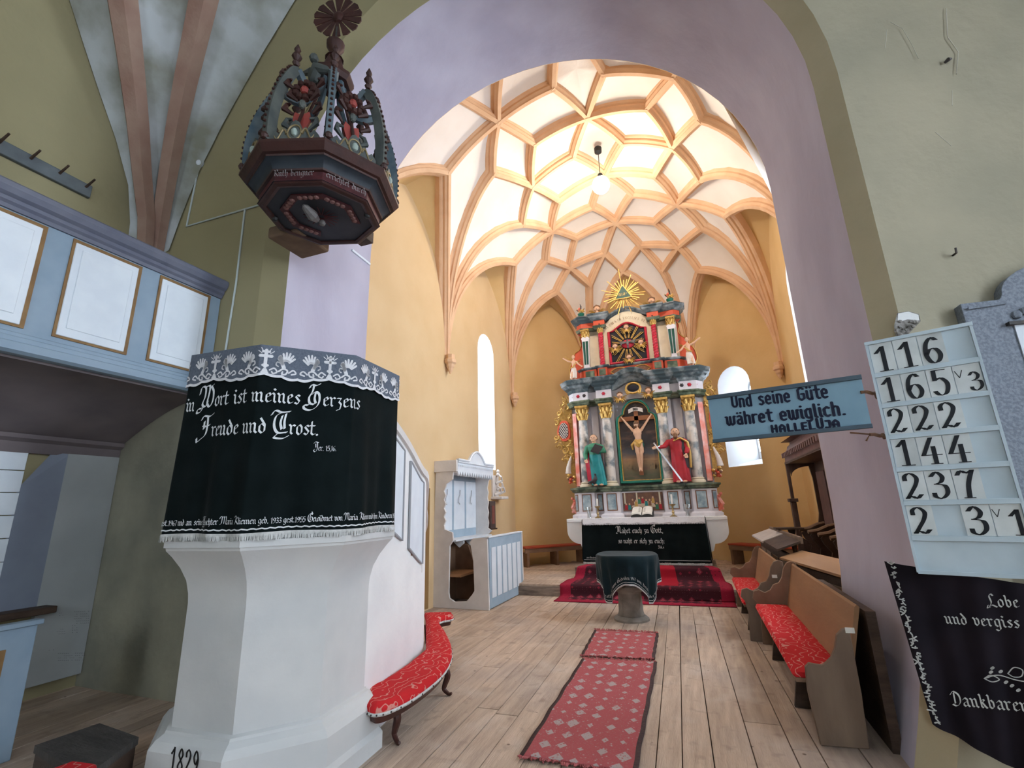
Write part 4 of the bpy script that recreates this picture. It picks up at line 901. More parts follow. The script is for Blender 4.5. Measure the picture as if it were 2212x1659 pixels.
# centre panel with the dove in rays
bw = [(-.56, 4.79), (.56, 4.79), (.56, 5.80), (.42, 5.92), (.25, 6.08), (0, 6.14), (-.25, 6.08), (-.42, 5.92), (-.56, 5.80)]
b = MB().prism(bw, 10.93, 11.1, lambda u, v, w: (u, w, v)); cb = ap('centre_board', b, g_cream, smooth=0)
def pan(o):
    P = [(-.46+o, 4.80+o), (.46-o, 4.80+o), (.46-o, 5.62)]
    P += [(.46-o-(.46-o)*t, 5.62+.2*math.sin(t*math.pi/2)**2-o*(.2+.8*t)) for t in [i/8 for i in range(1, 9)]]
    P += [(-x, z) for x, z in reversed(P[2:-1])]
    return P
Tc = lambda u, v, o=0: (u, 10.93-o, v)
rg = lambda P, o: [Tc(u, v, o) for u, v in P]
b = MB().loft([rg(pan(0), 0), rg(pan(0), .03), rg(pan(.02), .05), rg(pan(.045), .04), rg(pan(.06), .006)], closed=True, cap=False); pf = ap('red_panel_frame', b, g_crim, smooth=30)
b = MB().face(pan(.055), T=lambda u, v: Tc(u, v, .006)); dp = ap('dark_panel', b, g_night, smooth=0)
dc = (0.0, 5.27)
for k in range(16):
    a = 2*math.pi*(k+.5)/16; mxr = min(.385/max(abs(math.cos(a)), .01), .46/max(abs(math.sin(a)), .01)); r1 = mxr*.96
    if k in (3, 4, 11, 12): r1 *= .78
    ca, sa = math.cos(a), math.sin(a); mb = MB()
    for q, kk in ((-.010, 1), (.010, .93)):
        mb.bar((dc[0]+ca*.16-sa*q, 10.905, dc[1]+sa*.14+ca*q), (dc[0]+ca*r1*kk-sa*q*1.8, 10.905, dc[1]+sa*r1*kk+ca*q*1.8), .013, .012, up=(0, 1, 0))
    obj('gilt_ray', mb, g_gold, dp, smooth=0)
mb = MB().ball((0, 10.90, 5.26), (.155, .03, .11), 14); obj('red_cloud', mb, g_crim, dp)
mb = MB(); limb(mb, [(0, 10.87, 5.19), (0, 10.85, 5.27), (0, 10.84, 5.34)], [.018, .032, .02]); mb.ball((0, 10.83, 5.215), .02, 8); limb(mb, [(0, 10.87, 5.22), (.0, 10.86, 5.16)], [.012, .03])
for s in (-1, 1):
    for k in range(5): limb(mb, [(s*.02, 10.86, 5.29), (s*(.10+.012*k), 10.85, 5.31-.012*k), (s*(.235-.02*k), 10.86, 5.335-.035*k)], [.015, .016, .006], n=6)
link('dove', remeshed(mb, .007, [g_gray], rootloc(alt), 1), dp)
for x, z in ((0, 5.68), (-.30, 5.24), (.30, 5.26), (0, 4.93)): cherub(x, 10.88, z, 1.05, dp)
# twisted columns and tapering pilasters
for s in (-1, 1):
    x0 = s*.62; y0 = 10.87; mb = MB()
    for ph in (0, math.pi):
        mb.tube([(x0+.024*math.cos(t+ph), y0+.024*math.sin(t+ph), 4.80+.82*t/(12*math.pi)*1.0) for t in [12*math.pi*i/96 for i in range(97)]], .036, 8)
    tcq = ap('twisted_column', mb, g_crim); capital(x0, y0, 5.62, .055, .17, tcq)
    mb = MB().box(x0-.07, x0+.07, y0-.06, y0+.1, 5.79, 5.87); obj('impost', mb, g_crim, tcq, smooth=0)
    obj('gem', MB().ball((x0, y0-.065, 5.83), .02, 8), g_dark, tcq)
    x1 = s*1.0; mb = MB(); w0, w1 = .055, .085
    rings = [[(x1-w, 10.86, z), (x1+w, 10.86, z), (x1+w, 10.99, z), (x1-w, 10.99, z)] for w, z in ((w0*1.3, 4.79), (w0, 4.84), (w1, 5.50), (w1*1.2, 5.54), (w1*.7, 5.58))]
    pl = ap('tapered_pilaster', mb.loft(rings), g_lilac, smooth=0)
    for q in (-1, 1):
        mb = MB().add([(x1+q*.028-.022, 10.853, 4.87), (x1+q*.028+.018, 10.853, 4.87), (x1+q*.038+.03, 10.853, 5.46), (x1+q*.038-.03, 10.853, 5.46), (x1+q*.028-.022, 10.862, 4.87), (x1+q*.028+.018, 10.862, 4.87), (x1+q*.038+.03, 10.862, 5.46), (x1+q*.038-.03, 10.862, 5.46)], [(0, 1, 2, 3), (4, 7, 6, 5), (0, 4, 5, 1), (1, 5, 6, 2), (2, 6, 7, 3), (3, 7, 4, 0)]); obj('green_flute', mb, g_dgreen, pl, smooth=0)
    capital(x1, 10.92, 5.56, .075, .2, pl)
    # red scrolled wing at the side
    pts = [(s*1.13, 5.72), (s*1.18, 5.60), (s*1.15, 5.45), (s*1.22, 5.32), (s*1.33, 5.25), (s*1.36, 5.12), (s*1.44, 4.98), (s*1.48, 4.78), (s*1.40, 4.55), (s*1.12, 4.5)]
    o = ap('red_side_wing', MB().prism(pts, 11.08, 11.13, lambda u, v, w: (u, w, v)), g_red, smooth=0)
    mb = MB().tube([(u, 11.07, v) for u, v in catmull(pts[:-1], 4)], .011, 6); obj('gilt_edge', mb, g_gold, o)
    mb = MB().tube([(s*(1.16+.05*math.cos(t)*(1-t/14)), 11.06, 5.73+.05*math.sin(t)*(1-t/14)) for t in [i*.5 for i in range(24)]], .016, 6); obj('volute', mb, g_red, o)
# upper entablature
for P in ([(-1.22, 11.3), (-1.22, 11.0), (-1.08, 10.86), (-.76, 10.92), (-.76, 10.80), (-.50, 10.80), (-.50, 10.95)],):
    for sg in (1, -1):
        Q = P if sg == 1 else [(-x, y) for x, y in reversed(P)]
        b = MB().sweep(Q, [(-.1, 5.74), (0, 5.74), (.03, 5.79), (.03, 5.80), (-.1, 5.81)]); ap('upper_architrave', b, g_marb_g, smooth=25)
        b = MB().sweep(Q, [(-.1, 5.80), (0, 5.80), (0, 5.93)]); ap('red_frieze', b, g_red, smooth=0)
        b = MB().sweep(Q, [(-.1, 5.92), (.02, 5.93), (.05, 5.97), (.09, 6.00), (.10, 6.04), (.13, 6.06), (.13, 6.085), (-.3, 6.10)]); ap('upper_cornice', b, g_marb_b, smooth=25)
pts = [(-.52, 10.92, -.02)]+[(-.52+1.04*t, 10.92, .17*math.sin(math.pi*t)**1.6) for t in [i/20 for i in range(1, 20)]]+[(.52, 10.92, -.02)]
b = MB().sweep(pts, [(-.16, 5.93), (.0, 5.93), (.03, 5.97), (.06, 5.99), (.07, 6.03), (-.16, 6.05)]); ap('arched_cornice', b, g_marb_b, smooth=25)
mb = MB(); s_ = 'GLORIA IN EXCELSIS DEO'; tw = textwidth(CAPS, s_, .1); x = 0
for c in s_:
    adv, code = CAPS[c]; t = (x+adv/2)/tw; th = -1+2*t; X = .50*th; Z = 5.70+.20*math.cos(th*math.pi/2)-.0; sl = -.20*math.pi/2*math.sin(th*math.pi/2)/.50
    if code:
        dv = unit([1, sl]); pen(mb, gl_strokes(code), lambda a, b_, X=X, Z=Z, dv=dv: (X+.062*((a-.3)*dv[0]-b_*dv[1]), 10.924, Z+.062*((a-.3)*dv[1]+b_*dv[0])), 'flat', 20, .14)
    x += adv+.1
obj('lettering', mb, M('faded_brown_lettering', (.34, .22, .13), rough=.7), cb, smooth=0)
# eye-of-god triangle with rays
gl = ap('glory_triangle', MB().prism([(-.17, 6.40), (.19, 6.40), (.01, 6.72)], 10.80, 10.83, lambda u, v, w: (u, w, v)), g_dgreen, smooth=0)
mb = MB()
for a, c in (((-.19, 6.39), (.21, 6.39)), ((.21, 6.39), (.01, 6.74)), ((.01, 6.74), (-.19, 6.39))): mb.bar((a[0], 10.80, a[1]), (c[0], 10.80, c[1]), .014, .02, up=(0, 1, 0))
obj('gilt_edge', mb, g_gold, gl, smooth=0)
mb = MB()
for i, st in enumerate(("0,.05 .0,.9 .6,.9 .6,0", ".3,.9 .3,0", "0,.05 .0,.6|0,.9 .6,.9 .6,0", ".3,.9 .3,.5")):
    pen(mb, gl_strokes(st), lambda u, v, i=i: (-.085+.052*i+.05*u, 10.795, 6.46+.07*v), 'flat', 30, .2)
obj('lettering', mb, g_gold, gl, smooth=0)
rr = random.Random(11)
for k in range(34):
    a = 2*math.pi*k/34+rr.uniform(-.05, .05); r1 = (.40 if k % 3 else .52)*rr.uniform(.85, 1.1); r0 = .13
    if abs(math.degrees(a)-90) < 6: r1 = .72
    x0, z0 = .01, 6.5
    mb = MB().bar((x0+r0*math.cos(a), 10.84, z0+r0*math.sin(a)), (x0+r1*math.cos(a), 10.84+rr.uniform(-.04, .04), z0+r1*math.sin(a)), .018, .008, up=(0, 1, 0)); obj('ray', mb, g_gold, gl, smooth=0)
cherub(-.66, 10.90, 6.27, 1.4, alt); cherub(.64, 10.90, 6.24, 1.4, alt)
# flower urns
for x, nm, ll_ in ((-1.08, 'left', 'small green urn of carved flowers above the fluted pilaster nearer the lancet window'), (1.05, 'right', 'small green urn of carved flowers above the fluted pilaster nearer the barred window')):
    v = thing('flower_urn', ll_, 'urn', (x, 10.98, 6.10), 'carved flower urns on the altarpiece')
    obj('urn', MB().lathe([(.05, 6.10), (.03, 6.13), (.035, 6.15), (.075, 6.20), (.085, 6.24), (.06, 6.245)], (x, 10.98, 0), 12), g_green, v)
    fr_ = random.Random(3)
    for k in range(9):
        a = k*2.4; r = .06*math.sqrt(k/8); obj('flower', MB().ball((x+r*math.cos(a), 10.96+r*math.sin(a)*.6, 6.28+.10*fr_.random()), .032, 8), [g_cream, g_redm, g_gold][k % 3], v)
    for k in range(10):
        a = k*.7; mb = MB(); mb.tube([(x, 10.98, 6.27), (x+.08*math.cos(a), 10.98-.05*math.sin(a), 6.30+.03*(k % 3)), (x+.115*math.cos(a), 10.98-.07*math.sin(a), 6.31+.05*(k % 3))], [.012, .016, .003], 5); obj('leaf', mb, g_gold if k % 2 else g_dark, v)
    obj('leaf', MB().tube([(x, 10.98, 6.34), (x+.01, 10.98, 6.44), (x-.01, 10.98, 6.52)], [.012, .018, .003], 5), g_dark, v)
# side ornaments: shield in gilt acanthus, horn of plenty below
for s in (-1, 1):
    wb = ap('side_ornament', MB().prism([(s*1.50, 2.05), (s*1.62, 2.3), (s*1.60, 2.7), (s*1.75, 2.95), (s*1.86, 3.3), (s*1.84, 3.65), (s*1.70, 3.85), (s*1.62, 4.05), (s*1.50, 4.1)], 11.12, 11.15, lambda u, v, w: (u, w, v)), g_gold, smooth=0)
    sh = [(s*(1.70+.155*math.cos(t)*(1+.10*math.cos(3*t+.6))), 3.34+.27*math.sin(t)*(1+.08*math.cos(2*t))) for t in [2*math.pi*i/36 for i in range(36)]]
    o = obj('red_shield', MB().prism(sh, 11.02, 11.12, lambda u, v, w: (u, w, v)), g_red, wb, smooth=30)
    c0 = np.array([s*1.70, 3.34]); ins = [tuple(c0+(np.array(p)-c0)*.74) for p in sh]
    obj('black_field', MB().prism(ins, 11.005, 11.03, lambda u, v, w: (u, w, v)), g_dark, wb, smooth=0)
    mb = MB()
    for k in range(-4, 5):
        for sl in (1, -1):
            seg = []
            for t in [i/40-.5 for i in range(41)]:
                u = c0[0]+t*.4; v = c0[1]+k*.075+sl*t*.55
                inside = ((u-c0[0])/.115)**2+((v-c0[1])/.2)**2 < 1
                if inside: seg.append((u, 11.0, v))
            if len(seg) > 2: mb.tube([seg[0], seg[-1]], .006, 4)
    obj('white_lattice', mb, g_wcloth, wb, smooth=0)
    mb = MB(); sg = random.Random(9)
    for (cx_, cz_, r_, d0) in ((1.62, 3.92, .10, 0), (1.80, 3.80, .08, 2), (1.66, 4.08, .07, 1), (1.88, 3.55, .07, 1), (1.90, 3.20, .08, 2), (1.82, 2.95, .07, 0), (1.70, 2.88, .10, 2), (1.60, 2.72, .08, 1), (1.68, 2.62, .07, 0), (1.58, 3.05, .05, 1), (1.56, 3.68, .05, 2)):
        P = [(s*(cx_+r_*(1-t/9.5)*math.cos(t+d0)), 11.05-.03*math.sin(t), cz_+r_*(1-t/9.5)*math.sin(t+d0)) for t in [i*.45 for i in range(19)]]
        mb.tube(P, [.008+.018*math.sin(math.pi*min(1, i/16+.1)) for i in range(19)], 6)
        for k in range(3):
            a = d0+k*1.2; mb.tube([(s*(cx_+r_*math.cos(a)), 11.05, cz_+r_*math.sin(a)), (s*(cx_+r_*1.5*math.cos(a+.3)), 11.02, cz_+r_*1.5*math.sin(a+.3)), (s*(cx_+r_*1.8*math.cos(a+.7)), 11.04, cz_+r_*1.8*math.sin(a+.7))], [.016, .02, .004], 5)
    o_ = obj('gilt_scrolls', mb, g_gold, wb); o_['kind'] = 'stuff'
    mb = MB(); mb.tube([(s*(1.58+.10*math.sin(t*1.6)-.03), 11.03, 2.74-.42*t) for t in [i/14 for i in range(15)]], [.012+.055*(i/14)**.8+.006*(i % 2) for i in range(15)], 10)
    hn = obj('horn', mb, g_wcloth, wb)
    mb = MB()
    for k in range(12): mb.ball((s*(1.57+.09*sg.uniform(-1, 1)), 11.0+.06*sg.uniform(-1, 1), 2.2+.10*sg.uniform(-1, 1)), .038, 8, k % 3)
    obj('carved_fruit', mb, [g_red, g_brown, g_gold], wb)
    mb = MB().tube([(s*1.50, 11.0, 1.42), (s*1.58, 10.98, 1.55), (s*1.52, 11.0, 1.68), (s*1.60, 11.0, 1.78)], [.05, .06, .05, .015], 6)
    for k in range(7): mb.ball((s*(1.54+.05*sg.uniform(-1, 1)), 10.97, 1.45+.05*k), .035, 6)
    obj('foot_ornament', mb, g_redm, wb)
# ------------------------------------------------------------------ altar statues
def robe(mb, rings, mi=0, n=28, folds=7):
    R = []
    for z, cx, cy, rx, ry, f, ph in rings:
        R.append([(cx+rx*(1+f*math.cos(folds*t+ph))*math.cos(t), cy+ry*(1+f*math.cos(folds*t+ph))*math.sin(t), z) for t in [2*math.pi*i/n for i in range(n)]])
    return mb.loft(R, True, True, mi)
def head(mb, c, s, skin=0, nose=(0, -1)):
    x, y, z = c; mb.ball(c, (.056*s, .062*s, .078*s), 14, skin)
    mb.ball((x+nose[0]*.062*s, y+nose[1]*.062*s, z-.008*s), (.013*s, .016*s, .02*s), 6, skin)
    for q in (-1, 1): mb.ball((x+q*.056*s, y+.005*s, z-.005*s), (.01*s, .015*s, .022*s), 6, skin)
    mb.ball((x+nose[0]*.05*s, y+nose[1]*.052*s, z-.058*s), (.028*s, .02*s, .022*s), 8, skin)
def eyes(mb, c, s):
    x, y, z = c
    for q in (-1, 1): mb.ball((x+q*.022*s, y-.056*s, z+.012*s), (.010*s, .008*s, .006*s), 6)
def hand(mb, c, d, s, mi=0):
    """palm and five fingers pointing along d"""
    c = np.array(c, float); d = unit(d); a = np.array([0, -1, 0.0]) if abs(d[1]) < .8 else np.array([1.0, 0, 0]); x = unit(np.cross(d, a))
    mb.ball(c+d*.02*s, (.022*s, .02*s, .026*s), 8, mi)
    for k in range(4):
        o = x*(k-1.5)*.0125*s; limb(mb, [c+o+d*.03*s, c+o*1.1+d*.055*s, c+o*1.1+d*(.078-.004*abs(k-1.4))*s+a*.01*s], [.0075*s, .0068*s, .005*s], mi, 6)
    limb(mb, [c+x*.02*s+d*.008*s, c+x*.036*s+d*.03*s, c+x*.036*s+d*.045*s], [.008*s, .007*s, .005*s], mi, 6)
# figure with a book, teal robe
x0, y0, z0 = -.93, 10.70, 1.99
st = thing('saint_statue', 'carved saint in green tunic and teal robe holding an open book, bird at the feet', 'statue', (x0, y0, z0), 'saints on the altarpiece')
mb = MB()
robe(mb, [(z0+.02, x0+.04, y0, .125, .10, .10, 0), (z0+.25, x0+.03, y0, .115, .095, .09, .4), (z0+.5, x0+.01, y0, .11, .09, .07, .9), (z0+.66, x0, y0, .10, .08, .04, 1.2), (z0+.72, x0, y0, .088, .07, .02, 1.2)], 1)
robe(mb, [(z0+.68, x0, y0, .098, .08, .05, 0), (z0+.76, x0, y0, .10, .08, .02, 0), (z0+.86, x0-.005, y0, .125, .085, .0, 0), (z0+.915, x0-.005, y0, .10, .06, 0, 0), (z0+.94, x0-.005, y0-.005, .045, .04, 0, 0)], 2)
limb(mb, [(x0-.12, y0, z0+.87), (x0-.165, y0-.01, z0+.70), (x0-.15, y0-.06, z0+.60)], [.048, .044, .035], 2); hand(mb, (x0-.145, y0-.07, z0+.585), (.1, -.2, -.9), 1.1, 0)
limb(mb, [(x0+.11, y0, z0+.87), (x0+.165, y0-.04, z0+.73), (x0+.085, y0-.115, z0+.735)], [.048, .044, .034], 2); hand(mb, (x0+.06, y0-.125, z0+.735), (-.7, -.1, .6), 1.1, 0)
limb(mb, [(x0-.005, y0-.005, z0+.93), (x0-.005, y0-.012, z0+.99)], [.038, .036], 0)
head(mb, (x0-.005, y0-.02, z0+1.05), 1.05, 0)
for q in (-1, 1): mb.ball((x0+.04+q*.05, y0-.10, z0+.025), (.035, .06, .022), 8, 0)
link('body', remeshed(mb, .0095, [g_skin, g_teal, g_grn], (x0, y0, z0), 2), st)
mb = MB().ball((x0-.005, y0+.005, z0+1.075), (.064, .062, .065), 10); mb.ball((x0-.06, y0, z0+1.04), (.02, .03, .035), 8); mb.ball((x0+.05, y0, z0+1.04), (.02, .03, .035), 8); obj('hair', mb, M('grey_brown_hair', (.20, .12, .07), rough=.6), st)
mb = MB(); eyes(mb, (x0-.005, y0-.025, z0+1.05), 1.05); obj('eyes', mb, m_black, st)
mb = MB(); robe(mb, [(z0+.12, x0-.06, y0+.07, .10, .05, .12, 0), (z0+.5, x0-.07, y0+.06, .11, .05, .08, .5), (z0+.86, x0-.02, y0+.05, .12, .05, .03, .5)], 0); obj('red_cloak', mb, g_crim, st)
mb = MB().prism([(-.075, -.10), (.075, -.10), (.075, .10), (-.075, .10)], -.012, .012, lambda u, v, w: (x0+.06+u*.85+v*.45, y0-.15+w+u*.2, z0+.79+v*.8-u*.45)); obj('book', mb, g_dark, st, smooth=0)
mb = MB(); limb(mb, [(x0-.02, y0-.13, z0+.05), (x0-.05, y0-.13, z0+.10), (x0+.0, y0-.14, z0+.15), (x0+.01, y0-.15, z0+.23)], [.02, .05, .04, .014]); mb.ball((x0+.005, y0-.16, z0+.25), .022, 8); limb(mb, [(x0-.08, y0-.13, z0+.10), (x0-.13, y0-.12, z0+.06)], [.03, .012]); link('bird', remeshed(mb, .009, [g_dark], (x0, y0, z0), 1), st)
# bearded figure with a sword, red robe
x0, y0, z0 = .83, 10.70, 1.99
st = thing('saint_statue', 'bearded carved saint in red robe and dark cloak leaning a long sword', 'statue', (x0, y0, z0), 'saints on the altarpiece')
mb = MB()
robe(mb, [(z0+.02, x0+.02, y0, .135, .10, .10, 0), (z0+.25, x0+.02, y0, .125, .095, .09, .4), (z0+.5, x0+.01, y0, .115, .09, .06, .9), (z0+.68, x0, y0, .10, .08, .03, 1.2), (z0+.80, x0, y0, .115, .085, .01, 1), (z0+.89, x0, y0, .115, .075, 0, 1), (z0+.93, x0, y0-.005, .045, .04, 0, 0)], 1)
limb(mb, [(x0-.11, y0, z0+.87), (x0-.19, y0-.03, z0+.76), (x0-.275, y0-.10, z0+.74)], [.05, .046, .036], 1); hand(mb, (x0-.30, y0-.115, z0+.735), (-.8, -.3, -.1), 1.15, 0)
limb(mb, [(x0+.12, y0, z0+.87), (x0+.165, y0-.03, z0+.70), (x0+.14, y0-.10, z0+.60)], [.05, .046, .036], 1); hand(mb, (x0+.13, y0-.11, z0+.57), (0, -.2, -1), 1.15, 0)
limb(mb, [(x0, y0-.005, z0+.92), (x0, y0-.012, z0+.98)], [.04, .036], 0); head(mb, (x0, y0-.02, z0+1.05), 1.1, 0)
for q in (-1, 1): mb.ball((x0+.02+q*.05, y0-.10, z0+.022), (.035, .06, .02), 8, 0)
link('body', remeshed(mb, .0095, [g_skin, g_robe], (x0, y0, z0), 2), st)
mb = MB().ball((x0, y0+.005, z0+1.08), (.068, .066, .066), 10); mb.ball((x0-.045, y0+.025, z0+1.03), (.028, .04, .05), 8); mb.ball((x0+.045, y0+.025, z0+1.03), (.028, .04, .05), 8); limb(mb, [(x0, y0-.065, z0+1.0), (x0-.005, y0-.09, z0+.93), (x0-.005, y0-.085, z0+.87)], [.034, .035, .012]); obj('hair_and_beard', mb, g_hair, st)
mb = MB(); eyes(mb, (x0, y0-.025, z0+1.05), 1.1); obj('eyes', mb, m_black, st)
mb = MB(); robe(mb, [(z0+.30, x0+.11, y0+.03, .075, .075, .12, 0), (z0+.6, x0+.11, y0+.03, .085, .08, .08, .5), (z0+.85, x0+.07, y0+.02, .10, .08, .03, .5), (z0+.93, x0+.02, y0+.02, .10, .06, .0, .5)], 0); obj('dark_cloak', mb, g_dark, st)
mb = MB().tube([(x0+.18, y0-.03, z0+.30), (x0+.19, y0-.05, z0+.6), (x0+.17, y0-.06, z0+.82), (x0+.07, y0-.08, z0+.91), (x0-.04, y0-.085, z0+.86)], [.02, .022, .022, .022, .016], 6); obj('gilt_hem', mb, g_cloth, st)
mb = MB(); mb.bar((x0-.30, y0-.13, z0+.74), (x0+.03, y0-.20, z0+.02), .026, .006, up=(0, 1, 0)); sw = obj('sword', mb, g_silver, st, smooth=0)
mb = MB().bar((x0-.35, y0-.13, z0+.71), (x0-.25, y0-.13, z0+.77), .016, .016); mb.tube([(x0-.30, y0-.13, z0+.74), (x0-.335, y0-.12, z0+.82)], .011, 6); mb.ball((x0-.338, y0-.12, z0+.83), .018, 8); obj('hilt', mb, g_silver, sw)
for o_ in [o for o in COL.objects if o.name.startswith('saint_statue')]: o_.scale = (1.32, 1.12, 1.02)
# angels on the cornice
def angel(x, y, z, s, flip, label):
    a = thing('angel_statue', label, 'statue', (x, y, z), 'angels on the altarpiece cornice')
    f = flip; mb = MB()
    robe(mb, [(z+.10*s, x+f*.02*s, y, .10*s, .075*s, .14, 0), (z+.28*s, x, y, .095*s, .07*s, .10, .5), (z+.42*s, x-f*.01*s, y, .07*s, .055*s, .04, .8)], 1, folds=5)
    limb(mb, [(x-f*.01*s, y, z+.40*s), (x-f*.015*s, y, z+.50*s), (x-f*.02*s, y, z+.60*s), (x-f*.02*s, y, z+.66*s)], [.058*s, .055*s, .068*s, .045*s], 0)
    mb.ball((x-f*.02*s, y, z+.62*s), (.085*s, .05*s, .045*s), 10, 0)
    limb(mb, [(x-f*.02*s, y, z+.66*s), (x-f*.02*s, y-.01*s, z+.71*s)], [.026*s, .025*s], 0); head(mb, (x-f*.02*s, y-.015*s, z+.77*s), s*.85, 0)
    up = [(x+f*.06*s, y, z+.63*s), (x+f*.15*s, y-.03*s, z+.66*s), (x+f*.25*s, y-.05*s, z+.73*s)]; limb(mb, up, [.03*s, .026*s, .018*s], 0); hand(mb, up[-1], (f*.8, -.1, .4), s*.9, 0)
    dn = [(x-f*.10*s, y, z+.62*s), (x-f*.17*s, y-.04*s, z+.52*s), (x-f*.25*s, y-.06*s, z+.45*s)]; limb(mb, dn, [.03*s, .026*s, .018*s], 0); hand(mb, dn[-1], (-f*.8, -.1, -.4), s*.9, 0)
    limb(mb, [(x+f*.03*s, y-.02*s, z+.30*s), (x+f*.05*s, y-.06*s, z+.16*s), (x+f*.06*s, y-.03*s, z+.05*s), (x+f*.06*s, y-.07*s, z+.02*s)], [.045*s, .036*s, .024*s, .02*s], 0)
    limb(mb, [(x-f*.03*s, y, z+.26*s), (x-f*.03*s, y, z+.13*s), (x-f*.02*s, y, z+.04*s), (x-f*.02*s, y-.04*s, z+.02*s)], [.04*s, .032*s, .022*s, .018*s], 0)
    link('body', remeshed(mb, .0085*s, [g_skin, g_wcloth], (x, y, z), 2), a)
    mb = MB().ball((x-f*.02*s, y+.005*s, z+.79*s), (.054*s, .054*s, .055*s), 10); obj('hair', mb, g_hair, a)
    mb = MB()
    for k in range(6):
        mb.tube([(x-f*.0*s, y+.05*s, z+.60*s), (x+f*(.06+.02*k)*s, y+.07*s, z+(.70+.015*k)*s), (x+f*(.12+.035*k)*s, y+.06*s, z+(.62+.055*k)*s)], [.014*s, .02*s, .006*s], 6, flat=.5)
        mb.tube([(x-f*.04*s, y+.05*s, z+.60*s), (x-f*(.12+.01*k)*s, y+.07*s, z+(.62+.01*k)*s), (x-f*(.20+.01*k)*s, y+.05*s, z+(.50+.04*k)*s)], [.014*s, .02*s, .006*s], 6, flat=.5)
    obj('wings', mb, g_gold, a)
    mb = MB().tube([(x-f*.10*s, y-.03*s, z+.56*s), (x, y-.075*s, z+.44*s), (x+f*.08*s, y-.05*s, z+.42*s)], [.014*s, .022*s, .014*s], 6); obj('gilt_sash', mb, g_cloth, a)
    obj('block', MB().box(x-.12, x+.14, y-.09, y+.12, z-.005, z+.02), g_lilac, a, smooth=0)
angel(-1.33, 10.84, 4.48, .80, -1, 'carved angel with gilt wings raising an arm on the cornice above the book-holding saint')
angel(1.32, 10.84, 4.48, .86, 1, 'carved angel with gilt wings leaning outward on the cornice above the sword-bearing saint')
# ------------------------------------------------------------------ altar table, cloth and what stands on it
m_velvet = M('black_green_velvet', (.0025, .0055, .0058), (.005, .009, .0095), scale=5, rough=.85, bump=.1, bscale=60, sheen=.04, spec=.08)
m_lace = M('white_lace', (.74, .74, .76), (.66, .66, .69), scale=60, rough=.9)
m_letter = M('pale_embroidery', (.62, .64, .62), (.5, .52, .5), scale=60, rough=.8)
m_fringe = M('cream_fringe', (.60, .60, .58), (.45, .46, .45), scale=50, rough=.9)
ta = thing('altar_table', 'white masonry altar table with rounded console ends under a dark cloth', 'altar table', (0, 10.7, .41))
obj('block', MB().box(-1.16, 1.16, 10.24, 11.35, .41, 1.27), m_white, ta, bev=.01)
obj('top_slab', MB().box(-1.62, 1.62, 10.50, 11.36, 1.24, 1.308), m_white, ta, bev=.008)
for s in (-1, 1):
    P = [(s*1.16, 1.24), (s*1.62, 1.24), (s*1.62, 1.05)]+[(s*(1.34+.28*math.cos(t)), 1.05-.26*math.sin(t)) for t in [math.pi/2*i/8 for i in range(1, 9)]]+[(s*1.30, .66), (s*1.16, .60)]
    obj('console', MB().prism(P, 10.52, 11.34, lambda u, v, w: (u, w, v)), m_white, ta, smooth=30)
    obj('side_wall', MB().box(s*1.16-.02, s*1.16+.02, 10.9, 11.34, .2, .5), m_white, ta)
def foldy(u, amp=.012, f=40): return amp*(math.sin(u*f)+.6*math.sin(u*f*1.73+1.3))
ac = thing('altar_cloth', 'black velvet altar cloth with pale Gothic lettering and a fringed hem', 'cloth', (0, 10.2, .44))
def ACf(u, z): # front surface of the cloth
    d = (1.30-z)/.86
    return (u*(1+.03*d), 10.215-.03*d-.012*d*(math.sin(u*17)+.5*math.sin(u*31+1)), z)
mb = MB(); mb.grid(lambda a, c: ACf(-1.2+2.4*a, 1.30-.84*c), 60, 12)
for s in (-1, 1): mb.grid(lambda a, c: (s*(1.2+.02+.03*c+.01*math.sin(a*12)*c), 10.215-.03*c+.75*a, 1.30-.80*c), 10, 8)
mb.box(-1.21, 1.21, 10.21, 11.0, 1.302, 1.309)
obj('velvet', mb, m_velvet, ac, smooth=60)
AO = lambda u, v: tuple(np.array(ACf(u, v))+np.array([0, -.006, 0]))
for tx_, sz_, u_, z_, kw in (('Nahet euch zu Gott,', .075, -.50, 1.02, dict(w=.17, track=.05, big=1.25)), ('so naht er sich zu euch:', .066, -.48, .825, dict(w=.17, track=.05)), ('Jak.4', .035, .28, .73, dict(w=.17, track=.05)), ('Zum Gedenken an Maria gest. im Jahre 1954 Gewidmet von Katharina Kliemen geb. Schuster 1954', .021, -1.13, .535, dict(w=.2, track=.1, seg=.8))):
    lm = MB(); write(lm, tx_, FRAK, AO, sz_, u_, z_, **kw); obj('lettering', lm, m_letter, ac, smooth=0)
lm = MB(); lm.loft([[AO(-1.18+2.36*i/40, .505) for i in range(41)], [AO(-1.18+2.36*i/40, .512) for i in range(41)]], closed=False, cap=False); obj('hem_line', lm, m_letter, ac, smooth=0)
def fringe(fn, n, length, name, par, mat, w=.5):
    mb = MB(); fr = random.Random(4)
    for i in range(n):
        u = (i+.5)/n; p = np.array(fn(u)); q = np.array(fn(u+w/n)); l = length*fr.uniform(.8, 1.05); d = np.array([fr.uniform(-.004, .004), fr.uniform(-.004, .002), -l])
        mb.add([p, q, q+d, p+d], [(0, 1, 2, 3)])
    o = obj(name, mb, mat, par, smooth=0); o['kind'] = 'stuff'; return o
fringe(lambda u: ACf(-1.2+2.4*u, .468), 240, .045, 'fringe', ac, m_fringe, .85)
rn = thing('lace_runner', 'narrow white lace runner with a fringe along the altar table edge', 'table runner', (0, 10.3, 1.31))
mb = MB(); mb.box(-1.20, 1.20, 10.192, 10.74, 1.310, 1.320)
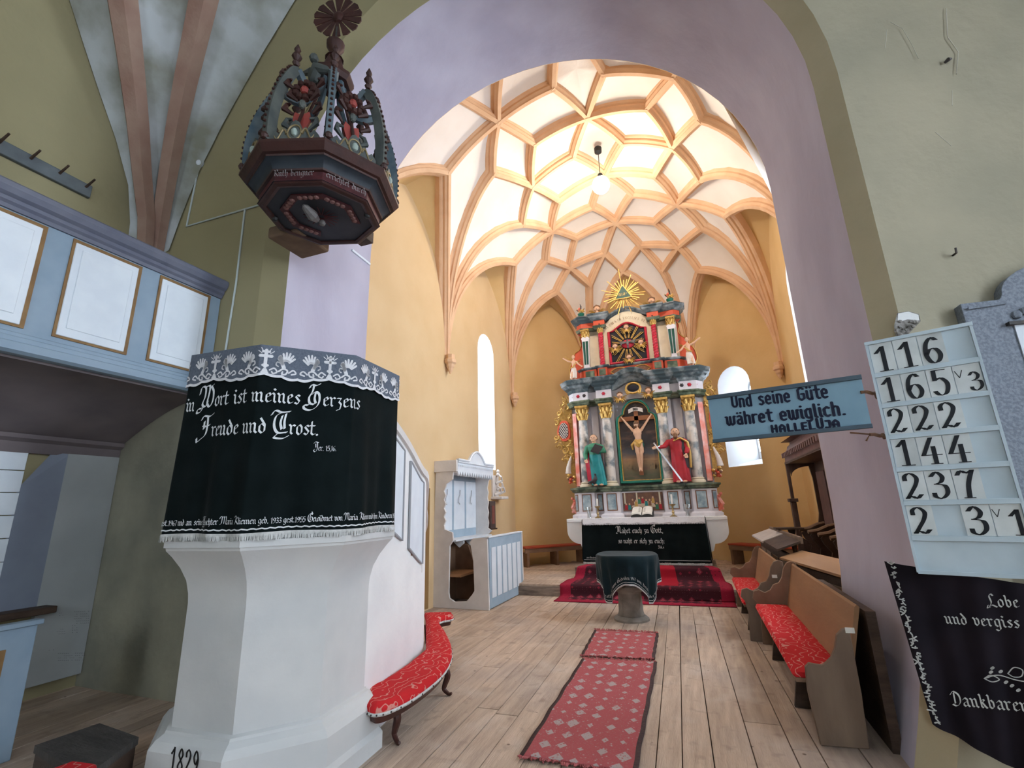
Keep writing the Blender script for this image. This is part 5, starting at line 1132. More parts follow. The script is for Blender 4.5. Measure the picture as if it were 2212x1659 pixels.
mb.grid(lambda a, c: (-1.20+2.4*a, 10.192-.016*c-.005*math.sin(a*70), 1.320-(.105+.01*math.sin(a*50))*c), 90, 3); obj('lace', mb, m_lace, rn, smooth=50)
fringe(lambda u: (-1.20+2.4*u, 10.172, 1.222), 200, .035, 'fringe', rn, m_lace, .7)
TZ = 1.319
bk = thing('open_bible', 'large open Bible on a low black stand at the middle of the altar', 'book', (0, 10.55, TZ))
obj('stand', MB().prism([(10.42, TZ), (10.78, TZ), (10.76, TZ+.16), (10.44, TZ+.05)], -.22, .22, lambda u, v, w: (w, u, v)), m_black, bk, smooth=0)
m_page = M('ivory_pages', (.78, .75, .68), (.70, .67, .60), scale=30, rough=.8)
for s in (-1, 1):
    R = []
    for v in (0, .5, 1):
        yy_, zz_ = 10.43+.31*v, TZ+.062+.12*v
        R.append([(s*(.008+.20*t), yy_, zz_+.028*math.sin(math.pi*min(1, t*1.0))**.6*(1 if t < 1 else 0)+.006) for t in [i/8 for i in range(9)]])
    mb = MB(); mb.loft(R, closed=False, cap=False); mb.loft([[(x, y, z-.022 if False else z-.03) for x, y, z in r] for r in R], closed=False, cap=False)
    mb.loft([R[0], [(x, y, z-.03) for x, y, z in R[0]]], closed=False, cap=False); obj('pages', mb, m_page, bk)
    mb = MB()
    for r in range(11):
        v = .1+.07*r; mb.add([(s*(.03), 10.43+.31*v, TZ+.097+.12*v), (s*.185, 10.43+.31*v, TZ+.083+.12*v), (s*.185, 10.436+.31*v, TZ+.0855+.12*v), (s*.03, 10.436+.31*v, TZ+.0995+.12*v)], [(0, 1, 2, 3)])
    obj('print_lines', mb, M('grey_print', (.35, .33, .30), rough=.8), bk, smooth=0)
m_brass = M('old_brass', (.42, .30, .14), (.30, .21, .10), scale=15, rough=.35, metal=.85)
m_wax = M('candle_wax', (.80, .78, .72), rough=.5)
for x, h, lab in ((-.92, .15, 'brass candlestick with a short white candle beside the left glass vase'), (.62, .19, 'brass candlestick with a white candle between the Bible and right glass vase')):
    c = thing('candlestick', lab, 'candlestick', (x, 10.5, TZ), 'altar candlesticks')
    obj('stem', MB().lathe([(.075, 0), (.075, .012), (.03, .03), (.018, .06), (.03, .09), (.016, .12), (.02, .20), (.06, .23), (.062, .245), (.02, .25)], (x, 10.5, TZ), 16), m_brass, c)
    cn_ = obj('candle', MB().lathe([(.02, .25), (.02, .25+h), (.006, .255+h)], (x, 10.5, TZ), 12), m_wax, c)
    obj('wick', MB().tube([(x, 10.5, TZ+.25+h), (x+.003, 10.5, TZ+.275+h)], .003, 5), m_black, cn_)
m_vglass = glassmat('clear_vase_glass', (.93, .96, .97), .22, .05)
for x, lab in ((-1.10, 'clear glass vase at the altar edge nearer the pulpit'), (.90, 'clear flared glass vase at the altar edge nearer the pews')):
    mb = MB().lathe([(.045, 0), (.05, .01), (.04, .05), (.052, .16), (.075, .235), (.071, .233), (.047, .16), (.034, .055), (.034, .02)], (x, 10.45, TZ), 16); one('glass_vase', mb, m_vglass, lab, 'vase', 'glass vases on the altar')
# ------------------------------------------------------------------ chancel furnishings
m_stone = M('weathered_font_stone', (.30, .26, .22), (.20, .17, .14), scale=7, rough=.9, bump=.5, bscale=24)
m_redseat = pattern('red_figured_seat_cloth', (.52, .018, .022), [('scribble', (4.2, 4.2, 4.2), .93, .985, (.60, .24, .20)), ('cell', (11, 11, 11), .12, .07, (.58, .20, .17))], rough=.8, bump=.1)
m_pewwood = M('brown_pew_wood', (.25, .15, .095), (.17, .10, .06), scale=4, rough=.55, bump=.25, bscale=30, stretch=(1, .25, 1))
m_pewlite = M('light_brown_board', (.36, .20, .10), (.28, .15, .075), scale=4, rough=.5, bump=.15, bscale=30, stretch=(1, .2, 1))
m_pewend = M('worn_pew_end', (.21, .145, .10), (.15, .10, .07), scale=5, rough=.6, bump=.25, bscale=20, stretch=(1, 1, .3))
m_blue = M('pale_blue_paint', (.36, .46, .55), (.31, .41, .50), scale=5, rough=.6)
m_bluew = M('bluish_white_paint', (.74, .79, .84), (.68, .73, .79), scale=5, rough=.6)
m_gpaint = M('grey_white_paint', (.74, .71, .69), (.66, .63, .61), scale=5, rough=.65, bump=.1, bscale=20)
# font
fx, fy = .04, 7.46
ft = thing('baptismal_font', 'weathered stone baptismal font on an octagonal shaft under a velvet cloth', 'font', (fx, fy, 0))
def octr(r, n=8, rot=.2, cx=0, cy=0): return [(cx+r*math.cos(2*math.pi*i/n+rot), cy+r*math.sin(2*math.pi*i/n+rot)) for i in range(n)]
b = MB().lathe([(.25, 0), (.25, .025), (.22, .05), (.20, .065)], (fx, fy, 0), 14); obj('foot', b, m_stone, ft)
b = MB().loft([[(x, y, z) for x, y in octr(r, 8, .2, fx, fy)] for r, z in ((.19, .06), (.175, .12), (.165, .36), (.19, .39))]); obj('shaft', b, m_stone, ft, smooth=20, bev=.01)
b = MB().lathe([(.19, .39), (.22, .42), (.225, .46), (.19, .50), (.24, .56), (.36, .68), (.40, .78), (.40, .86)], (fx, fy, 0), 24); obj('bowl', b, m_stone, ft)
fc = thing('font_cloth', 'dark velvet square cloth with pale border draped over the stone font', 'cloth', (fx, fy, .3))
va = math.atan2(-fy, 1.1-fx)
def FC(th, L):
    """th: azimuth, L: cloth length from the centre"""
    r0 = .415
    if L <= r0: return (fx+L*math.cos(th), fy+L*math.sin(th), .895-.02*(1-(L/r0)**2)+.006*math.sin(3*th)*(L/r0))
    h = L-r0; bend = min(h, .05); k = min(1, h/.35)
    r = r0+.03*math.sin(min(1, h/.05)*math.pi/2)+.022*k*math.sin(13*th+.8)+.012*k*math.sin(21*th)-.10*max(0, h-.12)*.9
    return (fx+r*math.cos(th), fy+r*math.sin(th), .895-.02*(h/.05 if h < .05 else 1)-max(0, h-.03))
SQ = .80
def Lmax(th): 
    a = th-va; return SQ/max(abs(math.cos(a)), abs(math.sin(a)))*1.0 if True else 1
mb = MB(); n = 120
rings = []
for k in range(15):
    rings.append([])
    for i in range(n):
        th = 2*math.pi*i/n; Lm = min(Lmax(th), 1.06); f = k/14; L = f*.44 if f < .35 else .44*.35/.35*.35+(Lm-.44*.35)*((f-.35)/.65)
        L = [0.001, .12, .24, .34, .40, .415, .43, .45][k] if k < 8 else .45+(Lm-.45)*(k-7)/7
        rings[-1].append(FC(th, L))
m_velvt = M('sky_tinted_velvet', (.006, .016, .02), (.011, .025, .03), scale=5, rough=.7, bump=.1, bscale=60, sheen=.15, spec=.1)  # teal tint puts the reflected sky into the black velvet's colour
mb.loft(rings, True, False); o = obj('velvet', mb, m_velvt, fc, smooth=70)
mb = MB(); mb.loft([[tuple(np.array(FC(2*math.pi*i/n, min(Lmax(2*math.pi*i/n), 1.06)-d))+np.array([math.cos(2*math.pi*i/n), math.sin(2*math.pi*i/n), 0])*.006) for i in range(n)] for d in (.0, .022)], True, False); obj('pale_border', mb, m_fringe, fc, smooth=0)
mb = MB(); mb.loft([[tuple(np.array(FC(2*math.pi*i/n, min(Lmax(2*math.pi*i/n), 1.06)-d))+np.array([math.cos(2*math.pi*i/n), math.sin(2*math.pi*i/n), 0])*.006) for i in range(n)] for d in (.04, .046)], True, False); obj('border_line', mb, m_letter, fc, smooth=0)
mb = MB(); txt = 'Gestiftet zum Gedenken 1947 von den Kindern'; 
def FT(u, v):
    th = va-.95+u*1.9; p = np.array(FC(th, min(Lmax(th), 1.06)-.075+(-v)*-1*-1)); return tuple(p+np.array([math.cos(th), math.sin(th), 0])*.008)
tw = textwidth(FRAK, txt, .1)
write(mb, txt, FRAK, lambda u, v: FT(u/(tw*.03), v), .03, 0, 0, w=.18, track=.1, seg=.6); obj('lettering', mb, m_letter, fc, smooth=0)
# patterned carpet over the steps
m_c1 = pattern('crimson_carpet_border', (.30, .015, .04), [('cheb', (14, 14, 14), .28, .22, (.10, .012, .02)), ('cell', (30, 30, 30), .10, .05, (.45, .20, .18))], bump=.3)
m_c2 = pattern('dark_oriental_carpet', (.05, .012, .018), [('cheb', (6.5, 6.5, 6.5), .52, .50, (.22, .02, .04)), ('cheb', (6.5, 6.5, 6.5), .34, .31, (.30, .17, .16)), ('cheb', (6.5, 6.5, 6.5), .29, .27, (.30, .015, .045)), ('cheb', (6.5, 6.5, 6.5), .14, .11, (.03, .01, .015)), ('cheb', (26, 26, 26), .22, .16, (.20, .10, .10))], bump=.3)
m_c3 = pattern('bright_red_carpet_field', (.34, .012, .026), [('cheb', (4, 4, 4), .40, .36, (.40, .02, .035)), ('cheb', (4, 4, 4), .22, .20, (.10, .012, .02)), ('cheb', (4, 4, 4), .16, .13, (.40, .20, .17)), ('cheb', (22, 22, 22), .20, .14, (.26, .06, .06))], bump=.3)
pathc = [(8.55, .016), (8.75, .016), (8.92, .018), (8.938, .06), (8.942, .14), (8.945, .205), (8.99, .216), (9.2, .216), (9.45, .216), (9.70, .218), (9.755, .26), (9.765, .34), (9.768, .41), (9.80, .424), (9.95, .424), (10.16, .424)]
seg = np.cumsum([0]+[math.hypot(a[0]-c[0], a[1]-c[1]) for a, c in zip(pathc[1:], pathc[:-1])]); tot = seg[-1]
mb = MB(); NU, NV = 44, 60; vs = []
for j in range(NV+1):
    s = tot*j/NV; y = np.interp(s, seg, [p[0] for p in pathc]); z = np.interp(s, seg, [p[1] for p in pathc])
    for i in range(NU+1):
        u = i/NU; k = j/NV; hw = 1.45-.26*max(0, (k-.55)/.45); x = .04+(2*u-1)*hw
        fold = .02*math.exp(-((u-.93)/.05)**2)*(1 if .3 < k < .6 else 0)+.006*math.sin(x*6+y*3)*(1 if z > .2 and y < 9.7 else .2)
        vs.append((x, y+.05*x*(1-k)*.8*(1 if z < .02 else 0), z+abs(fold)))
fs = []; mi = []
for j in range(NV):
    for i in range(NU):
        fs.append((j*(NU+1)+i, j*(NU+1)+i+1, (j+1)*(NU+1)+i+1, (j+1)*(NU+1)+i))
        e = min(i, NU-1-i); mi.append(0 if e < 3 or j < 5 else 1 if e < 13 or j < 22 else 2)
mb.v = vs; mb.f = fs; mb.m = mi
cp = one('carpet', mb, [m_c1, m_c2, m_c3], 'dark red oriental carpet laid over the two altar steps', 'carpet', smooth=60)
sm = cp.modifiers.new('thickness', 'SOLIDIFY'); sm.thickness = .012; sm.offset = -1
# two runner rugs
m_run = pattern('faded_red_runner', (.40, .095, .10), [('cell', (26, 26, .01), .20, .14, (.42, .27, .26)), ('cheb', (7.5, 5.5, .01), .42, .38, (.41, .33, .32)), ('cell', (34, 34, .01), .26, .20, (.40, .12, .12)), ('noise', (60, 60, 1), .60, .68, (.36, .16, .16))], bump=.35)
m_redge = M('brown_rug_edge', (.075, .045, .04), (.05, .03, .03), scale=40, rough=.95)
def runner(c4, label):
    (fl, fr, br, bl) = [np.array(p) for p in c4]
    r = thing('runner_rug', label, 'rug', (*((fl+fr+br+bl)/4), .0), 'red runner rugs on the aisle')
    S = lambda u, v: (fl*(1-u)+fr*u)*(1-v)+(bl*(1-u)+br*u)*v
    H = lambda u, v: .012+.003*math.sin(v*23+u*3)+.002*math.sin(u*19)
    mb = MB(); NU, NV = 24, 60
    for j in range(NV+1):
        for i in range(NU+1):
            u, v = i/NU, j/NV; p = S(u+.004*math.sin(v*30), v); mb.v.append((p[0], p[1], H(u, v)))
    for j in range(NV):
        for i in range(NU):
            mb.f.append((j*(NU+1)+i, j*(NU+1)+i+1, (j+1)*(NU+1)+i+1, (j+1)*(NU+1)+i)); mb.m.append(1 if i in (0, NU-1) else 0)
    o = obj('weave', mb, [m_run, m_redge], r, smooth=60); q = o.modifiers.new('thickness', 'SOLIDIFY'); q.thickness = .008; q.offset = -1
    for v0, sg in ((0, -1), (1, 1)):
        mb = MB(); rr_ = random.Random(6)
        d = unit(np.append(S(.5, 1)-S(.5, 0), 0))*sg
        for k in range(70):
            p = np.append(S((k+.5)/70, v0), .012); L = rr_.uniform(.015, .045); w = np.array([rr_.uniform(-.02, .02), 0, rr_.uniform(0, .012)])
            mb.tube([p, p+d*L*.6+w*.5+np.array([0, 0, .006]), p+d*L+w], .006, 4)
        f = obj('fringe', mb, M('pink_fringe', (.42, .12, .12), (.30, .08, .08), scale=30, rough=.95), r, smooth=0); f['kind'] = 'stuff'
Z2 = lambda x, y: tuple(onz(x, y, .01)[:2])
runner([Z2(1122, 1634), Z2(1376, 1672), Z2(1420, 1432), Z2(1258, 1424)], 'longer faded red runner rug with brown edges nearest the viewer')
runner([Z2(1254, 1416), Z2(1414, 1424), Z2(1423, 1368), Z2(1284, 1361)], 'short faded red runner rug between the long runner and the stone font')
# ------------------------------------------------------------------ painted stall by the left wall
sy = 7.60
S2 = lambda zx, zy, Y=sy: (lambda p: (p[0], p[2]))(ony(880+zx/4.367, 960+zy/4.367, Y))
sl = thing('clergy_stall', 'grey-white and pale blue panelled stall with scalloped canopy by the wall', 'stall', (-2.75, 8.4, 0))
prof = [(225, 1535), (776, 1568), (757, 886), (722, 880), (622, 886), (592, 922), (602, 955), (626, 1100), (636, 1380), (612, 1420), (562, 1478), (452, 1484), (402, 1450), (394, 1400), (404, 955), (436, 905), (430, 832), (356, 802)]
for k, zy in enumerate(range(760, 380, -40)): prof.append((350+(16 if k % 2 else 0), zy))
prof += [(372, 372), (430, 330), (440, 250), (440, 168), (275, 168), (262, 600)]
P = [S2(*q) for q in prof]; P = [(x, max(z, 0.0)) for x, z in P]
obj('side_panel', MB().prism(P, sy-.02, sy+.02, lambda u, v, w: (u, w, v)), m_gpaint, sl, smooth=0, bev=.004)
x_b, x_f = -3.22, P[2][0]
hi = [(x, z) for x, z in P if x < -2.72 and z > 1.0]
P2 = [(x_b, 0), (-2.95, 0), (-2.95, 1.05), (-2.84, 1.15)]+[(-2.93+(.02 if k % 2 else 0), 1.2+.1*k) for k in range(9)]+[(-2.9, 2.15), (-2.82, 2.2), (-2.80, 2.42), (x_b, 2.42)]
obj('side_panel', MB().prism(P2, 9.18, 9.22, lambda u, v, w: (u, w, v)), m_gpaint, sl, smooth=0, bev=.004)
obj('back_board', MB().box(x_b-.0, x_b+.025, sy+.02, 9.18, 1.08, 2.24), m_blue, sl, smooth=0)
for k in range(3):
    y0 = sy+.08+k*.52; p_ = obj('back_panel', MB().box(x_b+.025, x_b+.033, y0, y0+.45, 1.22, 2.12), m_bluew, sl, bev=.004)
    hy = y0+.24; obj('coat_hook', MB().tube([(x_b+.04, hy, 1.95), (x_b+.05, hy-.02, 1.86), (x_b+.06, hy-.09, 1.80), (x_b+.06, hy-.10, 1.72), (x_b+.06, hy-.05, 1.68)], .008, 6), M('grey_hook', (.45, .45, .46), rough=.5), p_)
obj('book_ledge', MB().box(x_b+.02, -2.84, sy+.02, 9.18, 1.05, 1.08), m_bluew, sl, bev=.004)
for y0 in (7.95, 8.4, 8.85): obj('ledge_bracket', MB().prism([(-2.9, 1.05), (-2.86, 1.05), (-2.86, 1.0), (-2.95, .93), (-3.1, 1.05)], y0, y0+.03, lambda u, v, w: (u, w, v)), m_bluew, sl, smooth=0)
obj('canopy_soffit', MB().box(x_b, -2.82, sy+.0, 9.2, 2.22, 2.25), m_gpaint, sl, smooth=0)
# valance with teeth and arched crest
def crest(y): t = (y-sy)/1.6; return 2.46+(.20*math.sin(math.pi*(t-.28)/.44)**.8 if .28 < t < .72 else 0)+(.05*(t < .1) if False else 0)
top = [(y, crest(y)) for y in [sy+1.6*i/48 for i in range(49)]]
teeth = [(sy+1.6-1.6*i/32, 2.16 if i % 2 else 2.25) for i in range(33)]
v_ = obj('valance', MB().prism(top+teeth, -2.83, -2.80, lambda u, v, w: (w, u, v)), m_bluew, sl, smooth=0)
mb = MB()
for i in range(40): mb.box(-2.80, -2.785, sy+.02+1.6*i/41, sy+.042+1.6*i/41, 2.33, 2.36)
o = obj('bead_row', mb, m_bluew, v_, smooth=0); o['kind'] = 'stuff'
mb = MB().tube([(-2.79, y, z-.01) for y, z in top], .022, 6); obj('crest_moulding', mb, m_bluew, v_)
mb = MB().tube([(-2.79, y, 2.41) for y in (sy, sy+1.6)], .014, 6); obj('fillet', mb, m_bluew, v_)
obj('side_cornice', MB().box(x_b-.03, -2.80, sy-.05, sy, 2.24, 2.44), m_gpaint, sl, bev=.006)
# desk front with six upright panels
o = obj('desk_front', MB().box(x_f-.02, x_f+.02, sy+.02, 9.2, .015, 1.11), m_blue, sl, smooth=0)
for k in range(6):
    y0 = sy+.09+k*.245; obj('front_panel', MB().box(x_f+.02, x_f+.032, y0, y0+.185, .16, .95), m_bluew, o, bev=.006)
obj('desk_top', MB().box(x_f-.05, x_f+.035, sy-.02, 9.24, 1.11, 1.135), m_bluew, sl, bev=.004)
obj('end_post', MB().box(x_f-.05, x_f+.03, 9.2, 9.25, .22, 1.12), m_gpaint, sl, bev=.004)
obj('seat', MB().box(x_b+.02, -2.75, sy+.02, 9.16, .48, .52), m_pewlite, sl, bev=.004)
obj('seat_divider', MB().prism([(x_b, .02), (-2.78, .02), (-2.78, .50), (-2.95, .95), (x_b, .98)], 8.3, 8.33, lambda u, v, w: (u, w, v)), m_pewwood, sl, smooth=0)
obj('inner_back', MB().box(x_b, x_b+.015, sy+.02, 9.16, .02, 1.05), m_pewwood, sl, smooth=0)
# carved stone console and casket on the wall
cy_ = onx(1072, 1045, -3.2)[1]; 
cs = thing('carved_console', 'carved pale Gothic stone console on the wall beside the painted stall', 'console', (-3.1, cy_, 1.78))
obj('shelf', MB().box(-3.25, -2.98, cy_-.22, cy_+.2, 1.78, 1.84), m_gpaint, cs, bev=.01)
obj('back_slab', MB().box(-3.25, -3.20, cy_-.18, cy_+.16, 1.84, 2.32), m_gpaint, cs, bev=.01)
for k, (dy_, z0) in enumerate(((-.12, 1.88), (.0, 2.0), (.1, 1.9), (-.05, 2.14))):
    mb = MB().tube([(-3.18, cy_+dy_, z0), (-3.05, cy_+dy_+.05, z0+.06), (-3.04, cy_+dy_-.03, z0+.14), (-3.12, cy_+dy_+.02, z0+.2)], [.03, .03, .022, .008], 7); obj('carved_leaf', mb, m_gpaint, cs)
obj('finial', MB().lathe([(.03, 2.30), (.05, 2.34), (.03, 2.37), (.045, 2.41), (.01, 2.46)], (-3.15, cy_, 0), 8), m_gpaint, cs)
ca_y = onx(1058, 1107, -3.18)[1]
bx_ = thing('alms_casket', 'narrow dark wooden casket with a red inset below the carved console', 'casket', (-3.2, ca_y, 1.16))
obj('case', MB().box(-3.25, -3.10, ca_y-.14, ca_y+.14, 1.16, 1.74), M('dark_casket', (.10, .075, .07), (.07, .05, .05), scale=9, rough=.6), bx_, bev=.008)
obj('inset', MB().box(-3.10, -3.092, ca_y-.07, ca_y+.07, 1.26, 1.64), M('casket_inset', (.20, .07, .06), rough=.6), bx_, smooth=0)
obj('foot_moulding', MB().box(-3.25, -3.07, ca_y-.16, ca_y+.16, 1.14, 1.17), m_darkwood, bx_, bev=.006)
# low red benches along the apse walls
m_redbench = M('dull_red_bench_top', (.42, .07, .03), (.34, .05, .025), scale=5, rough=.7)
for s, lab in ((-1, 'low red-topped bench against the apse wall beyond the painted stall'), (1, 'low red-topped bench against the apse wall behind the pews')):
    be = thing('wall_bench', lab, 'bench', (s*2.5, 11.9, .2), 'low benches along the apse')
    a = np.array([s*2.86, 11.22]); c = np.array([s*1.66, 12.42]); d = unit(c-a); n = np.array([s*s2, s2])*np.array([1, 1]); n = np.array([s*.7071, .7071])
    def T(u, v, w): p = a+d*u+n*v; return (p[0], p[1], w)
    L = np.linalg.norm(c-a)
    obj('top', MB().box(0, L, -.02, .40, .62, .655, T=T), m_redbench, be, bev=.008)
    obj('apron', MB().box(0, L, .0, .03, .52, .62, T=T), m_pewwood, be, smooth=0)
    for u in (.05, L/2, L-.09): obj('leg', MB().box(u, u+.06, .0, .34, .2, .52, T=T), m_pewwood, be, smooth=0)
# ------------------------------------------------------------------ pews on the right
R3 = lambda zx, zy, Y: (lambda p: (p[0], max(0.0, p[2])))(ony(1480+zx/2.244, 920+zy/2.244, Y))
endp = [(640, 1552), (872, 1560), (835, 1290), (777, 985), (760, 978), (742, 984), (716, 1010), (706, 1080), (688, 1122), (650, 1158), (612, 1152), (582, 1146), (564, 1166), (576, 1280)]
EP = [R3(x, y, 4.16) for x, y in endp]
wav = [(1.60, .0), (2.04, .0), (2.06, .5), (2.07, .88), (2.02, .9), (1.97, .88), (1.93, .82), (1.90, .72), (1.86, .66), (1.80, .64), (1.76, .58), (1.70, .55), (1.64, .58), (1.58, .56), (1.56, .48), (1.60, .44), (1.62, .3)]
def pew(y0, y1, dx0, label, near, card):
    p = thing('pew', label, 'pew', (1.8+dx0, (y0+y1)/2, 0), 'pews with red seats beside the aisle')
    sx0 = 1.58+dx0
    A = [(x+dx0, z) for x, z in (EP if near else wav)]; Bp = [(x+dx0, z) for x, z in wav]
    e = obj('end_panel', MB().prism(A, y0-.02, y0+.02, lambda u, v, w: (u, w, v)), m_pewend, p, smooth=25, bev=.005)
    obj('number_tag', MB().box(1.93+dx0, 1.985+dx0, y0-.023, y0-.0205, .70, .735), m_page, e, smooth=0)
    obj('end_panel', MB().prism(Bp, y1-.02, y1+.02, lambda u, v, w: (u, w, v)), m_pewwood, p, smooth=25, bev=.005)
    R = []
    for yy_ in (y0+.03, y0+.06, (y0+y1)/2, y1-.06, y1-.03):
        e_ = .012 if yy_ in (y0+.03, y1-.03) else 0
        R.append([(sx0+e_, yy_, .385), (sx0-.01+e_, yy_, .40), (sx0+.01+e_, yy_, .432-e_), (sx0+.30, yy_, .435-e_), (sx0+.33, yy_, .42), (sx0+.33, yy_, .385)])
    obj('red_seat_cloth', MB().loft(R), m_redseat, p, smooth=50)
    obj('seat_board', MB().box(sx0+.005, sx0+.36, y0+.02, y1-.02, .36, .386), m_pewwood, p, smooth=0)
    obj('backrest', MB().prism([(1.905+dx0, .40), (1.93+dx0, .40), (2.05+dx0, .86), (2.035+dx0, .875), (2.02+dx0, .86)], y0+.02, y1-.02, lambda u, v, w: (u, w, v)), m_pewlite, p, smooth=0)
    for t in (.25, .75): obj('seat_bearer', MB().prism([(sx0+.04, 0), (sx0+.34, 0), (sx0+.36, .36), (sx0+.03, .36), (sx0+.08, .2)], y0+(y1-y0)*t, y0+(y1-y0)*t+.04, lambda u, v, w: (u, w, v)), m_darkwood, p, smooth=0)
    if near: obj('back_boarding', MB().box(2.09, 2.15, y0-.01, y1-1.0, 0, .84), m_darkwood, p, smooth=0)
    obj('skirting_board', MB().box(1.93+dx0, 1.95+dx0, y0+.02, y1-.02, 0, .40), m_darkwood, p, smooth=0)
pew(4.16, 6.62, .02, 'long brown pew with a red seat cloth, nearest the viewer', True, True)
pew(6.72, 8.72, -.10, 'short brown pew with a red seat cloth, nearer the altar steps', False, True)
# book desks behind the pews
dk = thing('book_desk', 'dark wooden book desk with a light brown sloping top behind the near pew', 'desk', (2.3, 6.5, 0), 'book desks behind the pews')
_a = np.array([2.36, 5.66]); _c = np.array([2.06, 7.25]); _d = unit(_c-_a); _n = np.array([_d[1], -_d[0]]); _L = np.linalg.norm(_c-_a)
DT = lambda u, v, w: (_a[0]+_d[0]*u+_n[0]*v, _a[1]+_d[1]*u+_n[1]*v, w)
obj('front_panel', MB().box(0, _L, .02, .05, 0, .82, T=DT), m_darkwood, dk, smooth=0)
for k in range(3): obj('raised_panel', MB().box(.06+.52*k, .5+.52*k, .008, .022, .12, .74, T=DT), m_pewend, dk, bev=.008)
obj('sloping_top', MB().prism([(-.04, .85), (-.04, .875), (.24, .955), (.24, .93)], -.02, _L+.03, lambda u, v, w: DT(w, u, v)), m_pewlite, dk, smooth=0)
obj('end_board', MB().box(_L-.04, _L, .05, .28, 0, .88, T=DT), m_darkwood, dk, smooth=0)
dk = thing('book_desk', 'dark wooden book desk with a pale sloping top near the apse window', 'desk', (2.25, 8.8, 0), 'book desks behind the pews')
obj('front_panel', MB().box(2.10, 2.14, 7.3, 10.1, 0, .92), m_darkwood, dk, smooth=0)
for k in range(4): obj('raised_panel', MB().box(2.085, 2.102, 7.4+.66*k, 7.92+.66*k, .2, .80), m_pewend, dk, bev=.008)
obj('sloping_top', MB().prism([(2.0, .95), (2.0, .975), (2.28, 1.075), (2.28, 1.05)], 7.25, 8.6, lambda u, v, w: (u, w, v)), m_darkwood, dk, smooth=0)
obj('pale_top', MB().prism([(1.98, .95), (1.98, .975), (2.28, 1.085), (2.28, 1.05)], 8.62, 10.15, lambda u, v, w: (u, w, v)), M('pale_grey_board', (.55, .50, .47), (.46, .42, .40), scale=6, rough=.7), dk, smooth=0)
obj('back_ledge', MB().box(2.28, 2.32, 7.3, 10.1, 1.03, 1.12), m_pewend, dk, bev=.006)
# dark choir stall with canopy against the right wall
m_stall = M('dark_carved_stall_wood', (.07, .04, .032), (.11, .065, .05), scale=5, rough=.5, bump=.3, bscale=30)
m_stallr = M('reddish_stall_cornice', (.17, .09, .08), (.12, .065, .06), scale=6, rough=.5)
cs = thing('choir_stall', 'dark carved wooden choir stall with heavy dentilled canopy against the wall', 'stall', (2.85, 7.2, 0))
cprof = [(0, 2.18), (.02, 2.18), (.03, 2.24), (.03, 2.36), (.06, 2.38), (.10, 2.43), (.11, 2.47), (.16, 2.50), (.17, 2.54), (0, 2.56)]
cpl = [(3.22, 8.62), (2.52, 8.62), (2.52, 5.6), (3.22, 5.6)]
obj('canopy_cornice', MB().sweep(cpl, cprof, flip=-1), m_stallr, cs, smooth=25)
obj('canopy_roof', MB().box(2.53, 3.23, 5.62, 8.6, 2.16, 2.2), m_stall, cs, smooth=0)
for k in range(20): obj('dentil', MB().box(2.475, 2.50, 5.7+.145*k, 5.78+.145*k, 2.27, 2.35), m_stallr, cs, smooth=0)
for k in range(5): obj('dentil', MB().box(2.6+.13*k, 2.67+.13*k, 8.635, 8.66, 2.27, 2.35), m_stallr, cs, smooth=0)
pp = obj('corner_post', MB().box(2.50, 2.62, 8.48, 8.60, 0, 1.50), m_stall, cs, bev=.008)
obj('post_cap', MB().box(2.46, 2.66, 8.44, 8.64, 1.50, 1.56), m_stall, pp, bev=.008)
obj('upper_post', MB().box(2.53, 2.60, 8.52, 8.59, 1.56, 2.18), m_stall, pp, bev=.008)
AR = [(3.22, 1.0), (3.22, 2.18), (2.58, 2.18)]+[(2.62+.0*t+.42*(1-math.cos(t)), 1.95+.16*math.sin(t)) for t in [math.pi/2*i/8 for i in range(9)]]+[(3.08, 1.9), (3.08, 1.3), (2.98, 1.0)]
obj('end_bracket', MB().prism(AR, 8.50, 8.56, lambda u, v, w: (u, w, v)), m_stall, cs, smooth=25)
obj('end_wing', MB().prism([(2.62, 0), (3.22, 0), (3.22, 1.02), (2.98, 1.02), (2.9, .86), (2.74, .84), (2.62, .9)], 8.50, 8.56, lambda u, v, w: (u, w, v)), m_stall, cs, smooth=25)
obj('back_panelling', MB().box(3.16, 3.22, 5.6, 8.56, 0, 2.18), m_stall, cs, smooth=0)
for k in range(4):
    y0 = 5.72+.72*k; q = obj('back_panel', MB().box(3.14, 3.165, y0, y0+.58, 1.1, 2.0), m_stallr, cs, bev=.01)
for k in range(5):
    y0 = 5.62+.72*k-.02
    obj('seat_partition', MB().prism([(2.66, 0), (3.18, 0), (3.18, 1.15), (2.95, 1.12), (2.72, 1.05), (2.62, .98), (2.66, .9), (2.78, .78), (2.70, .55)], y0, y0+.05, lambda u, v, w: (u, w, v)), m_stall, cs, smooth=25)
    if k < 5: obj('arm_rest', MB().tube([(2.58, y0+.02, 1.03), (2.78, y0+.02, 1.05), (3.0, y0+.02, 1.12), (3.14, y0+.02, 1.14)], [.05, .055, .05, .045], 8, flat=.6), m_pewwood, cs)
obj('seat', MB().box(2.75, 3.16, 5.62, 8.5, .50, .54), m_stall, cs, smooth=0)
cs.scale = (.72, 1.0, 1.03); cs.location = (3.21-(3.21-2.85)*.72, 8.8, 0)
st_ = thing('small_shelf_table', 'small dark shelf on a turned leg beside the choir stall post', 'table', (2.44, 8.95, 0))
obj('top', MB().box(2.22, 2.62, 8.82, 9.1, 1.13, 1.16), m_darkwood, st_, bev=.006)
obj('turned_leg', MB().lathe([(.06, 0), (.03, .06), (.035, .4), (.05, .6), (.03, .8), (.05, .95), (.03, 1.02), (.06, 1.13)], (2.46, 8.96, 0), 10), m_darkwood, st_)
